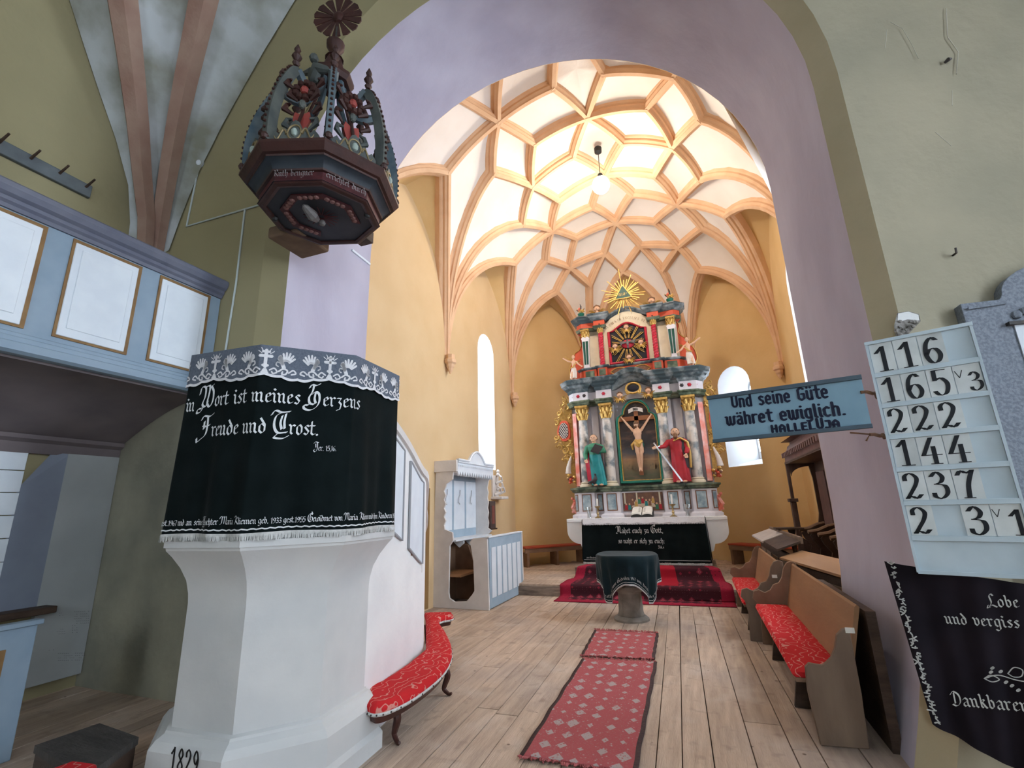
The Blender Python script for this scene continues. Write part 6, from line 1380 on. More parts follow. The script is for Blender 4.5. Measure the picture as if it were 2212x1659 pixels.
# ------------------------------------------------------------------ pulpit
PC = np.array([-1.835, 2.915]); OR_ = math.radians(22.5)+.06
def octo(r, rot=OR_, c=PC): return [(c[0]+r*math.cos(rot+math.pi/4*i), c[1]+r*math.sin(rot+math.pi/4*i)) for i in range(8)]
m_pulpit = M('pulpit_limewash', (.60, .60, .59), (.52, .53, .53), scale=2.2, rough=.92, bump=.2, bscale=10)
pu = thing('pulpit', 'white plastered octagonal pulpit on a flared shaft, dated on its foot', 'pulpit', (PC[0], PC[1], 0))
R0 = .615
b = MB().sweep(octo(R0), [(-.3, 0), (.13, 0), (.13, .10), (.105, .13), (.10, .28), (.07, .32), (.03, .345), (.025, .36), (0, .37)], closed=True); pl = obj('plinth', b, m_pulpit, pu, smooth=20)
b = MB().sweep(octo(R0), [(0, .36), (0, 1.06), (.006, 1.12), (.025, 1.20), (.065, 1.28), (.115, 1.35), (.15, 1.39), (.155, 1.41), (.165, 1.41), (.165, 1.45)], closed=True); obj('shaft', b, m_pulpit, pu, smooth=20)
b = MB().sweep(octo(R0), [(.15, 1.45), (.12, 1.47), (.12, 2.62), (.155, 2.63), (.155, 2.68), (.05, 2.68), (.05, 1.9), (-.6, 1.9)], closed=True); obj('parapet', b, m_pulpit, pu, smooth=20)
mb = MB(); _v = octo(R0+.108); _a = np.array(_v[5]); _c = np.array(_v[6]); _d = unit(_c-_a); _nn = np.array([_d[1], -_d[0]])
_P = onplane(366, 1664, (*_a, 0), (*_nn, 0)); _u0 = (_P[:2]-_a)@_d; _z0 = _P[2]; _u1 = (onplane(432, 1664, (*_a, 0), (*_nn, 0))[:2]-_a)@_d; _st = (_u1-_u0)/4
for i, c in enumerate('1829'):
    g = dict(NUM); g['8'] = (.8, "~.4,.52 .16,.74 .4,1.0 .62,.76 .4,.52 .12,.24 .4,0 .68,.26 .4,.52"); g['9'] = (.8, "~.66,.68 .4,.44 .16,.72 .4,1.0 .66,.7 .56,.24 .2,.04")
    pen(mb, gl_strokes(g[c][1]), lambda u, v, i=i: (*(_a+_d*(_u0+_st*i+_st*1.05*u)+_nn*.006), _z0+.115*v), 'flat', 0, .22, thin=.4)
obj('date_numerals', mb, m_black, pl, smooth=0)
# velvet cloth hung round the parapet
VR = R0+.172
vv = octo(VR); order = [4, 5, 6, 7, 0]     # vertices at 202.5 .. 22.5 degrees
VP_ = [np.array(vv[i]) for i in order]; side = np.linalg.norm(VP_[1]-VP_[0])
def cloth_pt(u, z, off=0.0, fold=1.0):
    """u = 0 at the corner left of the front facet; one facet is 'side' long"""
    k = max(0, min(3, int(math.floor(u/side+1)))); t = u/side+1-k; p = VP_[k]*(1-t)+VP_[k+1]*t
    nf = lambda q: (lambda d_: np.array([d_[1], -d_[0]]))(unit(VP_[q+1]-VP_[q]))
    n = nf(k); e_ = .09
    if t < e_ and k > 0: n = unit(n*(.5+.5*t/e_)+nf(k-1)*(.5-.5*t/e_))
    if t > 1-e_ and k < 3: n = unit(n*(.5+.5*(1-t)/e_)+nf(k+1)*(.5-.5*(1-t)/e_))
    dn = (2.55-z)/1.1; f = fold*max(0, dn)*(.014*math.sin(u*19+.6)+.010*math.sin(u*33+2)+.008*math.sin(u*11))+.014*max(0, dn)**1.3
    p = p+n*(off+f); return (p[0], p[1], z)
U0, U1, ZT, ZB = -side*.98, side*2.99, 2.69, 1.484
def zbot(u): return ZB+.004*math.sin(u*9)
pc = thing('pulpit_cloth', 'black velvet pulpit hanging with large white Gothic verse and lace edge', 'cloth', (PC[0], PC[1]-.8, 1.45))
mb = MB(); mb.grid(lambda a, c: cloth_pt(U0+(U1-U0)*a, ZT-(ZT-zbot(U0+(U1-U0)*a))*c), 200, 26); obj('velvet', mb, m_velvet, pc, smooth=40)
def CT(o): return lambda u, v: cloth_pt(u, v, o)
def fit(mb, s, u_a, u_b, z, size, w=.15, font=FRAK, big=1.35, **k):
    tw = sum(font.get(c, font.get(c.lower(), (.5, '')))[0]*(big if c.isupper() else 1) for c in s); tr = ((u_b-u_a)/size-tw)/len(s)
    write(mb, s, font, CT(.008), size, u_a, z, w=w, track=tr, big=big, **k)
def u_of(px, py, k):
    """cloth coordinate of a picture point on facet k"""
    a, c = VP_[k], VP_[k+1]; d = unit(c-a); n = np.array([d[1], -d[0]])
    P = onplane(px, py, (*a, 0), (*n, 0)); return ((P[:2]-a)@d)+(k-1)*side, P[2]
m_let2 = M('white_embroidery', (.72, .74, .76), (.62, .64, .66), scale=80, rough=.8)
mb = MB()
uW, zW = u_of(436, 882, 1); uS, zS = u_of(776, 884, 3); z1 = (zW+zS)/2
uF, zF = u_of(436, 946, 1); uT, zT_ = u_of(690, 941, 2); uJ, zJ = u_of(678, 974, 2); uJ2, _ = u_of(726, 972, 2)
fit(mb, 'Wort ist meines Herzens', uW, uS, zW, .071, w=.18); obj('lettering', mb, m_let2, pc, smooth=0)
mb = MB(); write(mb, 'in', FRAK, CT(.008), .068, uW-.12, zW-.02, w=.17); obj('lettering', mb, m_let2, pc, smooth=0)
mb = MB(); fit(mb, 'Freude und Trost.', uF, uT, zF, .071, w=.18); obj('lettering', mb, m_let2, pc, smooth=0)
mb = MB(); fit(mb, 'Jer. 15,16.', uJ, uJ2, zJ, .028, w=.17); obj('lettering', mb, m_let2, pc, smooth=0)
txt = 'gest.1967 und an seine Tochter Maria Kliemen geb. 1933 gest.1955 Gewidmet von Maria Kliemen und ihren Kindern 1967'
mb = MB(); fit(mb, txt, -.02, side*2.95, 1.545, .027, w=.18, big=1.2, seg=.5); obj('lettering', mb, m_let2, pc, smooth=0)
mb = MB(); mb.loft([[cloth_pt(U0+(U1-U0)*i/160, zbot(U0+(U1-U0)*i/160)+d+.003*math.sin(i*1.9), .007) for i in range(161)] for d in (.028, .036)], closed=False, cap=False)
obj('hem_line', mb, m_let2, pc, smooth=0)
mb = MB(); mb.loft([[cloth_pt(U0+(U1-U0)*i/160, zbot(U0+(U1-U0)*i/160)+d, .006) for i in range(161)] for d in (-.004, .010)], closed=False, cap=False); obj('fringe_band', mb, m_fringe, pc, smooth=0)
fringe(lambda a: cloth_pt(U0+(U1-U0)*a, zbot(U0+(U1-U0)*a)+.004, .006), 420, .042, 'fringe', pc, m_fringe, .8)
# lace valance: net band with scalloped foot, crosses, winged figures and scrolls
m_net = M('grey_blue_net', (.095, .115, .15), (.13, .15, .19), scale=90, rough=.9)
UC = u_of(575, 775, 2)[0]; PER = u_of(713, 785, 2)[0]-UC
def scal(u): ph = (u-UC)/PER*2*math.pi; return 2.482+.012*math.cos(ph)-.010*abs(math.sin(ph*2.0))-.012*(u/side-1)*0
mb = MB(); mb.grid(lambda a, c: cloth_pt(U0+(U1-U0)*a, (ZT+.004)-((ZT+.004)-scal(U0+(U1-U0)*a))*c, .010), 240, 5); lc = obj('lace_valance', mb, m_net, pc, smooth=40)
mb = MB(); LT = CT(.0155)
mb.loft([[LT(U0+(U1-U0)*i/240, scal(U0+(U1-U0)*i/240)+d) for i in range(241)] for d in (-.006, .012)], closed=False, cap=False)
obj('scalloped_edge', mb, m_lace, lc, smooth=0)
k = -2
while UC+k*PER < U1+.1:
    uc = UC+k*PER; k += 1
    mb = MB(); Lm = lambda a, c, uc=uc: LT(min(U1, max(U0, uc+a*PER/.45)), 2.482+c)
    def st(s, w=.012, nib='round'): pen(mb, gl_strokes(s), Lm, nib, 40, w*1.35, seg=.03)
    st("0,.06 0,.175", .016); st("-.038,.135 .038,.135", .015); st("-.02,.165 .02,.165", .012); st("-.014,.07 .014,.07", .014)
    for a in (35, 60, 120, 145): ca, sa = math.cos(math.radians(a)), math.sin(math.radians(a)); st("%.3f,%.3f %.3f,%.3f" % (.03*ca, .135+.03*sa, .062*ca, .135+.062*sa), .004)
    for s in (-1, 1):
        for q in range(7):
            a = math.radians(38+17*q); x0_ = s*.135; r0_, r1_ = .03, .075+.010*math.sin(q*.7)
            st("%.3f,%.3f %.3f,%.3f" % (x0_+s*r0_*math.cos(a), .085+r0_*math.sin(a), x0_+s*(r1_)*math.cos(a), .085+r1_*math.sin(a)), .011)
        st("~%.3f,.128 %.3f,.138 %.3f,.120 %.3f,.128" % (s*.105, s*.092, s*.088, s*.105), .016); st("~%.3f,.115 %.3f,.090 %.3f,.062" % (s*.10, s*.112, s*.125), .02); st("~%.3f,.09 %.3f,.10 %.3f,.08 %.3f,.07" % (s*.11, s*.078, s*.07, s*.085), .007)
        st("~%.3f,.04 %.3f,.055 %.3f,.03 %.3f,.018 %.3f,.03" % (s*.03, s*.06, s*.08, s*.055, s*.045), .008); st("~%.3f,.035 %.3f,.055 %.3f,.045 %.3f,.02 %.3f,.018 %.3f,.035" % (s*.09, s*.12, s*.15, s*.14, s*.115, s*.118), .009); st("~%.3f,.03 %.3f,.05 %.3f,.03 %.3f,.02" % (s*.16, s*.19, s*.21, s*.18), .008)
    st("0,.03 0,.034", .026); st("-.018,.022 .018,.022", .010)
    obj('lace_motif', mb, m_lace, lc, smooth=0)
# ------------------------------------------------------------------ pulpit stair
C0 = np.array([-1.30, 3.10]); C1 = np.array([-1.55, 4.42]); C2 = np.array([-2.27, 5.62]); C3 = np.array([-2.9, 6.3])
stp = thing('pulpit_stair', 'white curved stair wall with panelled parapet leading up behind the pulpit', 'staircase', (-1.8, 4.6, 0))
def spath(s):
    Pq = [C0, C0*.5+C1*.5+np.array([.02, 0]), C1*1.0+np.array([0, -.12]), C1+np.array([-.06, .12]), C1*.4+C2*.6, C2, C3]
    c = catmull(Pq, 8); L = np.cumsum([0]+[np.linalg.norm(a-e) for a, e in zip(c[1:], c[:-1])]); return np.array([np.interp(s*L[-1], L, [p[i] for p in c]) for i in (0, 1)])
def shgt(s): return 2.52-1.55*max(0, s-.02)**1.0 if s < .9 else 1.15
n = 40
outer_ = [spath(i/n) for i in range(n+1)]
def nrm(i): d = unit(outer_[min(n, i+1)]-outer_[max(0, i-1)]); return np.array([d[1], -d[0]])
mb = MB(); mb.loft([[(*outer_[i], z) if False else (*(outer_[i]-nrm(i)*o), (z if z < 9 else shgt(i/n))) for i in range(n+1)] for o, z in ((0, 0), (0, 99), (.12, 99), (.12, 0))], closed=False, cap=False); obj('stair_wall', mb, m_white, stp, smooth=40)
mb = MB()
for o0, z0 in ((-.025, 0.0),): mb.loft([[(*(outer_[i]-nrm(i)*o), shgt(i/n)+z) for i in range(n+1)] for o, z in ((-.03, -.05), (-.03, .02), (.15, .02), (.15, -.05), (-.03, -.05))], closed=False, cap=False)
obj('handrail', mb, m_gpaint, stp, smooth=30)
def stair_panel(sa, sb):
    mb = MB(); k = 8; A = []; 
    for o in (.012,):
        up = [(*(spath(sa+(sb-sa)*i/k)+nrm(int((sa+(sb-sa)*i/k)*n))*o), shgt(sa+(sb-sa)*i/k)-.12) for i in range(k+1)]
        lo = [(*(spath(sa+(sb-sa)*i/k)+nrm(int((sa+(sb-sa)*i/k)*n))*o), shgt(sa+(sb-sa)*i/k)-.92) for i in range(k+1)]
    mb.loft([lo, up], closed=False, cap=False); q = obj('parapet_panel', mb, m_bluew, stp, smooth=40)
    bm_ = MB().tube(lo+up[::-1]+lo[:1], .012, 5); obj('panel_border', bm_, M('grey_line', (.33, .34, .36), rough=.7), q, smooth=30)
stair_panel(.06, .19); stair_panel(.24, .36)
for i in range(9):
    s = .08+.095*i; p = spath(s); q = spath(min(1, s+.1)); nn = nrm(int(s*n)); z = 1.75-.19*i
    if z > .1: obj('step', MB().add([(*p, z), (*q, z), (*(q-nn*.85), z), (*(p-nn*.85), z), (*p, z-.19), (*q, z-.19), (*(q-nn*.85), z-.19), (*(p-nn*.85), z-.19)], [(0, 1, 2, 3), (4, 7, 6, 5), (0, 4, 5, 1), (1, 5, 6, 2), (2, 6, 7, 3), (3, 7, 4, 0)]), m_pewwood, stp, smooth=0)
# ------------------------------------------------------------------ curved red bench round the stair wall
cb_ = thing('curved_bench', 'curved low bench with red figured cushion on dark cabriole legs round the pulpit', 'bench', (-1.3, 4.2, 0))
outb = [(-1.20, 3.11), (-1.11, 3.08), (-1.04, 3.16), (-1.0, 3.42), (-1.03, 3.84), (-1.15, 4.24), (-1.34, 4.60), (-1.63, 5.02), (-1.98, 5.50), (-1.92, 5.74), (-2.02, 5.90)]
inb = [(-2.34, 5.78), (-2.18, 5.55), (-1.86, 5.02), (-1.62, 4.62), (-1.49, 4.40), (-1.40, 3.9), (-1.37, 3.5), (-1.40, 3.36)]
oc = [tuple(p) for p in catmull(outb, 5)]; poly = oc+inb
cc_ = np.mean(poly, axis=0)
def inset(d):
    out = []; m_ = len(poly)
    for i in range(m_):
        a = np.array(poly[i-1]); c = np.array(poly[(i+1) % m_]); t = unit(c-a); nn = np.array([t[1], -t[0]]); out.append(np.array(poly[i])-nn*d)
    return out
rings = [[(*p, z) for p in inset(d)] for d, z in ((0, .262), (-.008, .275), (-.004, .298), (.02, .318), (.05, .326))]
mb = MB(); mb.loft(rings, True, False); mb.face([(p[0], p[1]) for p in inset(.05)], T=lambda u, v: (u, v, .326)); obj('red_cushion', mb, m_redseat, cb_, smooth=50)
mb = MB().tube([(*p, .262) for p in [np.array(q) for q in oc]], .013, 6); obj('pale_piping', mb, m_fringe, cb_)
for i in range(2, len(oc)-2, 2):
    p = oc[i]; t = unit(np.array(oc[i+1])-np.array(oc[i-1])); nn = np.array([t[1], -t[0]]); obj('stud', MB().ball((p[0]+nn[0]*.013, p[1]+nn[1]*.013, .262), .007, 6), m_iron, cb_)
mb = MB(); mb.loft([[(*p, z) for p in inset(d)] for d, z in ((.03, .20), (.015, .255))], True, True); obj('seat_rail', mb, M('dark_mahogany', (.07, .025, .02), (.05, .02, .015), scale=6, rough=.4), cb_, smooth=30)
m_mah = MATS['dark_mahogany']
for (lx, ly), (dx_, dy_) in (((-1.12, 3.34), (.1, -.06)), ((-1.20, 4.22), (.1, .0)), ((-1.36, 3.40), (0, 0)), ((-1.50, 4.30), (0, 0)), ((-1.95, 5.40), (.06, .02)), ((-2.2, 5.6), (0, 0))):
    P = [(lx, ly, .22), (lx+dx_*.35, ly+dy_*.35, .16), (lx+dx_*.1, ly+dy_*.1, .09), (lx-dx_*.0, ly, .045), (lx+dx_*.5, ly+dy_*.5, .012), (lx+dx_*.75, ly+dy_*.75, .022)]
    obj('leg', MB().tube(catmull(P, 4), [.034-.0012*i for i in range(21)], 8), m_mah, cb_)
# ------------------------------------------------------------------ sounding board over the pulpit
KC = np.array([-1.795, 2.935])
def ok_(r): return octo(r, -.038, KC)
m_can = M('dark_brown_red_wood', (.055, .02, .016), (.035, .014, .012), scale=6, rough=.5, bump=.15, bscale=25)
m_canb = M('dark_blue_cove', (.015, .021, .03), (.028, .036, .045), scale=5, rough=.5)
m_canu = M('dark_slate_soffit', (.022, .026, .036), (.035, .04, .05), scale=4, rough=.6)
m_canr = M('dark_red_ornament', (.08, .018, .02), (.05, .012, .015), scale=20, rough=.6)
m_cang = M('grey_green_wood', (.10, .11, .10), (.055, .065, .065), scale=6, rough=.6)
m_canbl = M('faded_blue_wood', (.05, .085, .11), (.12, .15, .165), scale=7, rough=.6)
m_dgold = M('dull_gold', (.30, .23, .12), (.20, .15, .08), scale=20, rough=.5, metal=.4)
sb = thing('sounding_board', 'dark octagonal carved wooden sounding board with openwork crown above the pulpit', 'pulpit canopy', (KC[0], KC[1], 4.18))
def oct_sweep(prof): return MB().sweep(ok_(1.0), [(r-1.0, z) for r, z in prof], closed=True)
mb = MB().face(ok_(.52), T=lambda u, v: (u, v, 4.215)); so = obj('soffit', mb, m_canu, sb, smooth=0)
obj('soffit_frame', oct_sweep([(.49, 4.215), (.49, 4.20), (.515, 4.193), (.542, 4.20), (.552, 4.21)]), m_can, sb, smooth=20)
tb = obj('text_band', oct_sweep([(.548, 4.21), (.548, 4.295)]), m_canr, sb, smooth=0)
obj('lower_moulding', oct_sweep([(.548, 4.295), (.57, 4.30), (.575, 4.315)]), m_can, sb, smooth=20)
obj('cove', oct_sweep([(.57, 4.31), (.585, 4.345), (.61, 4.375), (.64, 4.39)]), m_canb, sb, smooth=30)
obj('rim', oct_sweep([(.64, 4.385), (.645, 4.40), (.67, 4.405), (.685, 4.425), (.71, 4.46), (.71, 4.485), (.66, 4.50), (.0, 4.50)]), m_can, sb, smooth=20)
verts = ok_(.551)
ks = [6, 7]
words = ('Ruth Bengner', 'errichtet durch')
for kk, wds in zip(ks, words):
    mb = MB()
    a = np.array(verts[kk % 8]); c = np.array(verts[(kk+1) % 8]); d = unit(c-a); L = np.linalg.norm(c-a)
    tw = textwidth(FRAK, wds, .05); s_ = L*.86/tw
    write(mb, wds, FRAK, lambda u, v, a=a, d=d: (a[0]+d[0]*(u+L*.07)+d[1]*.003, a[1]+d[1]*(u+L*.07)-d[0]*.003, 4.232+v), min(s_, .042), 0, 0, w=.17, track=.05)
    obj('lettering', mb, M('worn_silver_lettering', (.22, .20, .20), rough=.6), tb, smooth=0)
for i in range(8):
    if i in (1, 2): continue
    A = np.array(ok_(.34)[i]); B_ = np.array(ok_(.34)[(i+1) % 8]); A2 = np.array(ok_(.27)[i]); B2 = np.array(ok_(.27)[(i+1) % 8])
    mb = MB().add([(*p, z) for z in (4.20, 4.214) for p in (A, B_, B2, A2)], [(0, 1, 2, 3), (4, 7, 6, 5), (0, 4, 5, 1), (1, 5, 6, 2), (2, 6, 7, 3), (3, 7, 4, 0)]); q = obj('ornament_strip', mb, m_canr, so, smooth=0)
    for t in (.2, .4, .6, .8):
        p = (A+A2)/2*(1-t)+(B_+B2)/2*t; obj('flower', MB().lathe([(.024, 0), (.018, -.012), (.004, -.016)], (p[0], p[1], 4.20), 7), M('dusty_pink', (.20, .10, .09), rough=.7), q)
mb = MB()
for k in range(18):
    a = 2*math.pi*k/18; mb.tube([(KC[0]+.03*math.cos(a), KC[1]+.03*math.sin(a), 4.205), (KC[0]+.15*math.cos(a), KC[1]+.15*math.sin(a), 4.198)], [.006, .004], 4)
o = obj('soffit_rays', mb, m_canr, so); o['kind'] = 'stuff'
mb = MB(); limb(mb, [(KC[0]-.02, KC[1]-.03, 4.16), (KC[0]+.0, KC[1]-.10, 4.15), (KC[0]+.01, KC[1]-.2, 4.17)], [.03, .05, .03]); mb.ball((KC[0], KC[1]+.02, 4.15), .03, 8); obj('carved_dove', mb, m_gray if False else g_gray, so)
for a in (20, 200): obj('knob', MB().ball((KC[0]+.42*math.cos(math.radians(a)), KC[1]+.42*math.sin(math.radians(a)), 4.20), .03, 8), m_black, so)
# openwork crown
for i in range(8):
    a = math.pi/4*i; ca, sa = math.cos(a), math.sin(a)
    Pr = lambda r, z: (KC[0]+r*ca, KC[1]+r*sa, z)
    bow = catmull([Pr(.62, 4.50), Pr(.62, 4.78), Pr(.57, 5.08), Pr(.47, 5.36), Pr(.40, 5.44)], 5)
    mb = MB(); rings = []
    for j, p in enumerate(bow):
        t = np.array([-sa, ca, 0]); rr = np.array([ca, sa, 0]); w = .026; d = .045
        rings.append([p+t*w+rr*d, p-t*w+rr*d, p-t*w-rr*d, p+t*w-rr*d])
    bo = obj('crown_bow', mb.loft(rings), m_canbl if i % 2 else m_cang, sb, smooth=30)
    up_ = catmull([Pr(.42, 5.43), Pr(.31, 5.37), Pr(.21, 5.40), Pr(.13, 5.54), Pr(.10, 5.70)], 5)
    obj('upper_scroll', MB().tube(up_, [.045-.0008*j for j in range(len(up_))], 6), m_canbl, bo)
    mb = MB()
    for j in range(2, len(bow)-1, 1): mb.ball(bow[j]+np.array([ca, sa, 0])*.052, .013, 6)
    o = obj('bead_row', mb, m_can, bo); o['kind'] = 'stuff'
    obj('finial', MB().lathe([(.02, 0), (.035, .03), (.015, .06), (.045, .10), (.02, .15), (.03, .18), (.006, .24)], Pr(.44, 5.46), 8), m_can, bo)
    obj('foot_ball', MB().ball(Pr(.66, 4.53), .035, 8), m_can, bo)
    # cresting on each side
    b0 = np.array(ok_(.64)[i]); b1 = np.array(ok_(.64)[(i+1) % 8]); d = unit(b1-b0); L = np.linalg.norm(b1-b0); nn = np.array([d[1], -d[0]])
    T = lambda u, v, w, b0=b0, d=d, nn=nn: (b0[0]+d[0]*u+nn[0]*w, b0[1]+d[1]*u+nn[1]*w, 4.49+v)
    cr2 = [(L*.10, 0), (L*.90, 0), (L*.90, .05), (L*.82, .10), (L*.76, .07), (L*.68, .13), (L*.62, .11), (L*.56, .18), (L*.5, .20), (L*.44, .18), (L*.38, .11), (L*.32, .13), (L*.24, .07), (L*.18, .10), (L*.10, .05)]
    ce = obj('cresting', MB().prism(cr2, -.012, .012, T), m_cang, sb, smooth=0)
    obj('oval_boss', MB().ball(T(L*.5, .075, .015), (.028, .028, .038), 10), M('pale_green_boss', (.30, .36, .32), rough=.5), ce)
    mb = MB().tube([T(L*.5+.055*math.cos(t), .075+.07*math.sin(t), .016) for t in [2*math.pi*q/16 for q in range(17)]], .008, 5)
    for s in (-1, 1): mb.tube([T(L*.5+s*(.06+.10*t), .06+.045*math.sin(t*6), .016) for t in [q/10 for q in range(11)]], [.011-.0007*q for q in range(11)], 5)
    o_ = obj('gilt_scrolls', mb, m_dgold, ce); o_['kind'] = 'stuff'
    # red and dark hanging ornament in each opening
    mc = (b0+b1)/2*.86+KC*.14
    mb = MB(); rq = random.Random(i)
    for q in range(9): 
        aa = 2*math.pi*q/9; mb.ball((mc[0]+d[0]*.075*math.cos(aa), mc[1]+d[1]*.075*math.cos(aa), 5.08+.075*math.sin(aa)), .036, 7)
    ro_ = obj('wreath', mb, m_can, sb)
    obj('red_centre', MB().ball((mc[0], mc[1], 5.08), .04, 8), M('faded_red', (.28, .05, .04), rough=.6), ro_)
    obj('wreath_stem', MB().tube([(mc[0], mc[1], 5.0), (mc[0], mc[1], 4.86), (*((b0+b1)/2*.95+KC*.05), 4.70)], [.018, .015, .015], 6), m_can, ro_)
    U3 = lambda u, v, w, mc=mc, d=d, nn=nn: (mc[0]+d[0]*u+nn[0]*w, mc[1]+d[1]*u+nn[1]*w, v)
    hs = [(0, 4.64), (.045, 4.70), (.075, 4.78), (.06, 4.85), (.02, 4.83), (0, 4.80), (-.02, 4.83), (-.06, 4.85), (-.075, 4.78), (-.045, 4.70)]
    obj('red_shield', MB().prism(hs, -.012, .012, U3), MATS['faded_red'], ro_, smooth=0)
    mb = MB().ball(U3(0, 4.92, .02), (.032, .032, .038), 8); mb.ball(U3(0, 4.885, .025), (.022, .02, .02), 6); obj('carved_face', mb, m_cang, ro_)
    for s_ in (-1, 1):
        for (u0, z0, r_) in ((.10, 4.74, .07), (.12, 4.90, .06), (.09, 5.04, .06), (.13, 5.16, .05)):
            mb = MB().tube([U3(s_*(u0-r_*.6), z0-r_, 0), U3(s_*(u0+r_*.5), z0-r_*.3, .02), U3(s_*(u0+r_*.3), z0+r_*.7, .0), U3(s_*(u0-r_*.4), z0+r_*.5, .02)], [.012, .026, .02, .008], 6); obj('acanthus_leaf', mb, m_can if z0 > 4.85 else m_cang, ro_)
    obj('inner_strut', MB().tube([Pr(.36, 4.5), Pr(.30, 4.95), Pr(.14, 5.5)], .014, 6), m_dgold if i % 2 else m_can, bo)
obj('crown_cap', MB().sweep(octo(.17, 0, KC), [(-.17, 5.68), (.0, 5.68), (.03, 5.72), (.03, 5.76), (-.02, 5.78), (-.05, 5.86), (-.09, 6.0), (-.17, 6.02)], closed=True), m_can, sb, smooth=25)
mb = MB(); limb(mb, [(KC[0]-.05, KC[1]-.2, 5.58), (KC[0]+.02, KC[1]-.22, 5.66), (KC[0]+.12, KC[1]-.2, 5.62)], [.05, .06, .03]); limb(mb, [(KC[0]-.2, KC[1]-.2, 5.70), (KC[0]-.05, KC[1]-.22, 5.64)], [.012, .04]); mb.ball((KC[0]+.02, KC[1]-.27, 5.72), .045, 8); obj('carved_figure', mb, m_cang, sb)
obj('urn', MB().lathe([(.09, 6.0), (.05, 6.04), (.04, 6.08), (.085, 6.15), (.09, 6.20), (.06, 6.23), (.03, 6.25)], (*KC, 0), 12), m_can, sb)
obj('sun_stem', MB().tube([(*KC, 6.18), (*KC, 6.42)], .014, 6), m_iron, sb)
for k in range(14):
    a0 = 2*math.pi*k/14+.05; a1 = a0+2*math.pi/14*.78; r0, r1 = .05, .245
    dv = unit(np.array([.35, -1.0])); ux = np.array([-dv[1], dv[0]])
    P = []
    for a, r in ((a0, r0), (a0, r1), ((a0+a1)/2, r1*1.04), (a1, r1), (a1, r0)): P.append((r*math.cos(a), r*math.sin(a)))
    mb = MB().prism(P, -.006, .006, lambda u, v, w: (KC[0]+ux[0]*u*-1+dv[0]*w, KC[1]+ux[1]*u*-1+dv[1]*w, 6.55+v)); obj('sun_ray', mb, m_can, sb, smooth=0)
obj('sun_hub', MB().ball((*KC, 6.55), (.07, .04, .07), 10), m_can, sb)
# beam and block that carry it
obj('wall_beam', MB().box(KC[0]-.72, KC[0]-.36, 3.0, 3.45, 4.20, 4.32), M('brown_plaster_block', (.20, .13, .08), (.14, .09, .06), scale=6, rough=.9), sb, bev=.02)
obj('carrier', MB().box(KC[0]-.1, KC[0]+.05, 3.3, 3.62, 4.30, 4.42), m_darkwood, sb, smooth=0)
# ------------------------------------------------------------------ gallery at the left
GX = -3.58
m_gblue = M('gallery_grey_blue', (.27, .35, .43), (.23, .31, .39), scale=4, rough=.5)
m_gpurp = M('gallery_rail_slate', (.16, .17, .22), (.12, .13, .18), scale=5, rough=.4)
m_gold2 = M('ochre_border', (.26, .15, .06), (.20, .11, .045), scale=8, rough=.6)
m_soff = M('brown_gallery_soffit', (.20, .165, .165), (.15, .125, .13), scale=2, rough=.9)
GA, GB = .55, 3.39
ga = thing('gallery', 'grey-blue wooden gallery front with large white panels along the nave wall', 'gallery', (-4.2, 1.9, 2.82))
obj('front_board', MB().box(GX-.05, GX, GA, GB, 2.86, 3.95), m_gblue, ga, smooth=0)
railp = [(0, 3.92), (.02, 3.92), (.03, 3.95), (.05, 3.97), (.05, 4.0), (.08, 4.02), (.10, 4.06), (.10, 4.10), (.07, 4.125), (-.06, 4.13), (-.06, 3.93)]
obj('top_rail', MB().sweep([(GX, GA), (GX, GB)], railp), m_gpurp, ga, smooth=25)
obj('base_moulding', MB().sweep([(GX, GA), (GX, GB)], [(0, 2.99), (.02, 2.98), (.02, 2.955), (.04, 2.945), (.04, 2.91), (.06, 2.90), (.06, 2.84), (.03, 2.82), (-.05, 2.82)]), m_gblue, ga, smooth=25)
gy = lambda px, py: onx(px, py, GX+.01)[1]; gz = lambda px, py: onx(px, py, GX+.01)[2]
z_t, z_b = gz(232, 545), gz(195, 747)
for ya, yb in ((gy(90, 590)-.62, gy(78, 600)), (gy(136, 620), gy(291, 670)), (gy(331, 690), gy(446, 705))):
    f_ = obj('panel_border', MB().box(GX, GX+.012, ya, yb, z_b, z_t), m_gold2, ga, smooth=0)
    p_ = obj('white_panel', MB().box(GX+.002, GX+.02, ya+.02, yb-.03, z_b+.02, z_t-.03), m_bluew, f_, bev=.006)
    obj('raised_field', MB().box(GX+.018, GX+.028, ya+.07, yb-.08, z_b+.09, z_t-.08), m_bluew, f_, bev=.008)
obj('soffit_board', MB().box(-4.88, GX-.05, GA, GB, 2.80, 2.86), m_soff, ga, smooth=0)
zc_ = onx(150, 958, -4.80)[2]
obj('wall_plate', MB().sweep([(-4.88, GA), (-4.88, GB)], [(0, zc_-.12), (.03, zc_-.12), (.05, zc_-.06), (.05, zc_-.02), (.10, zc_+.01), (.10, zc_+.05), (0, zc_+.06)]), m_soff, ga, smooth=25)
mb = MB(); mb.grid(lambda u, v: (-4.80+(GX-.05+4.80)*u, GA+(GB-GA)*v, zc_+.05+(2.80-zc_-.05)*math.sin(u*math.pi/2)), 12, 1); obj('cove', mb, m_soff, ga, smooth=60)
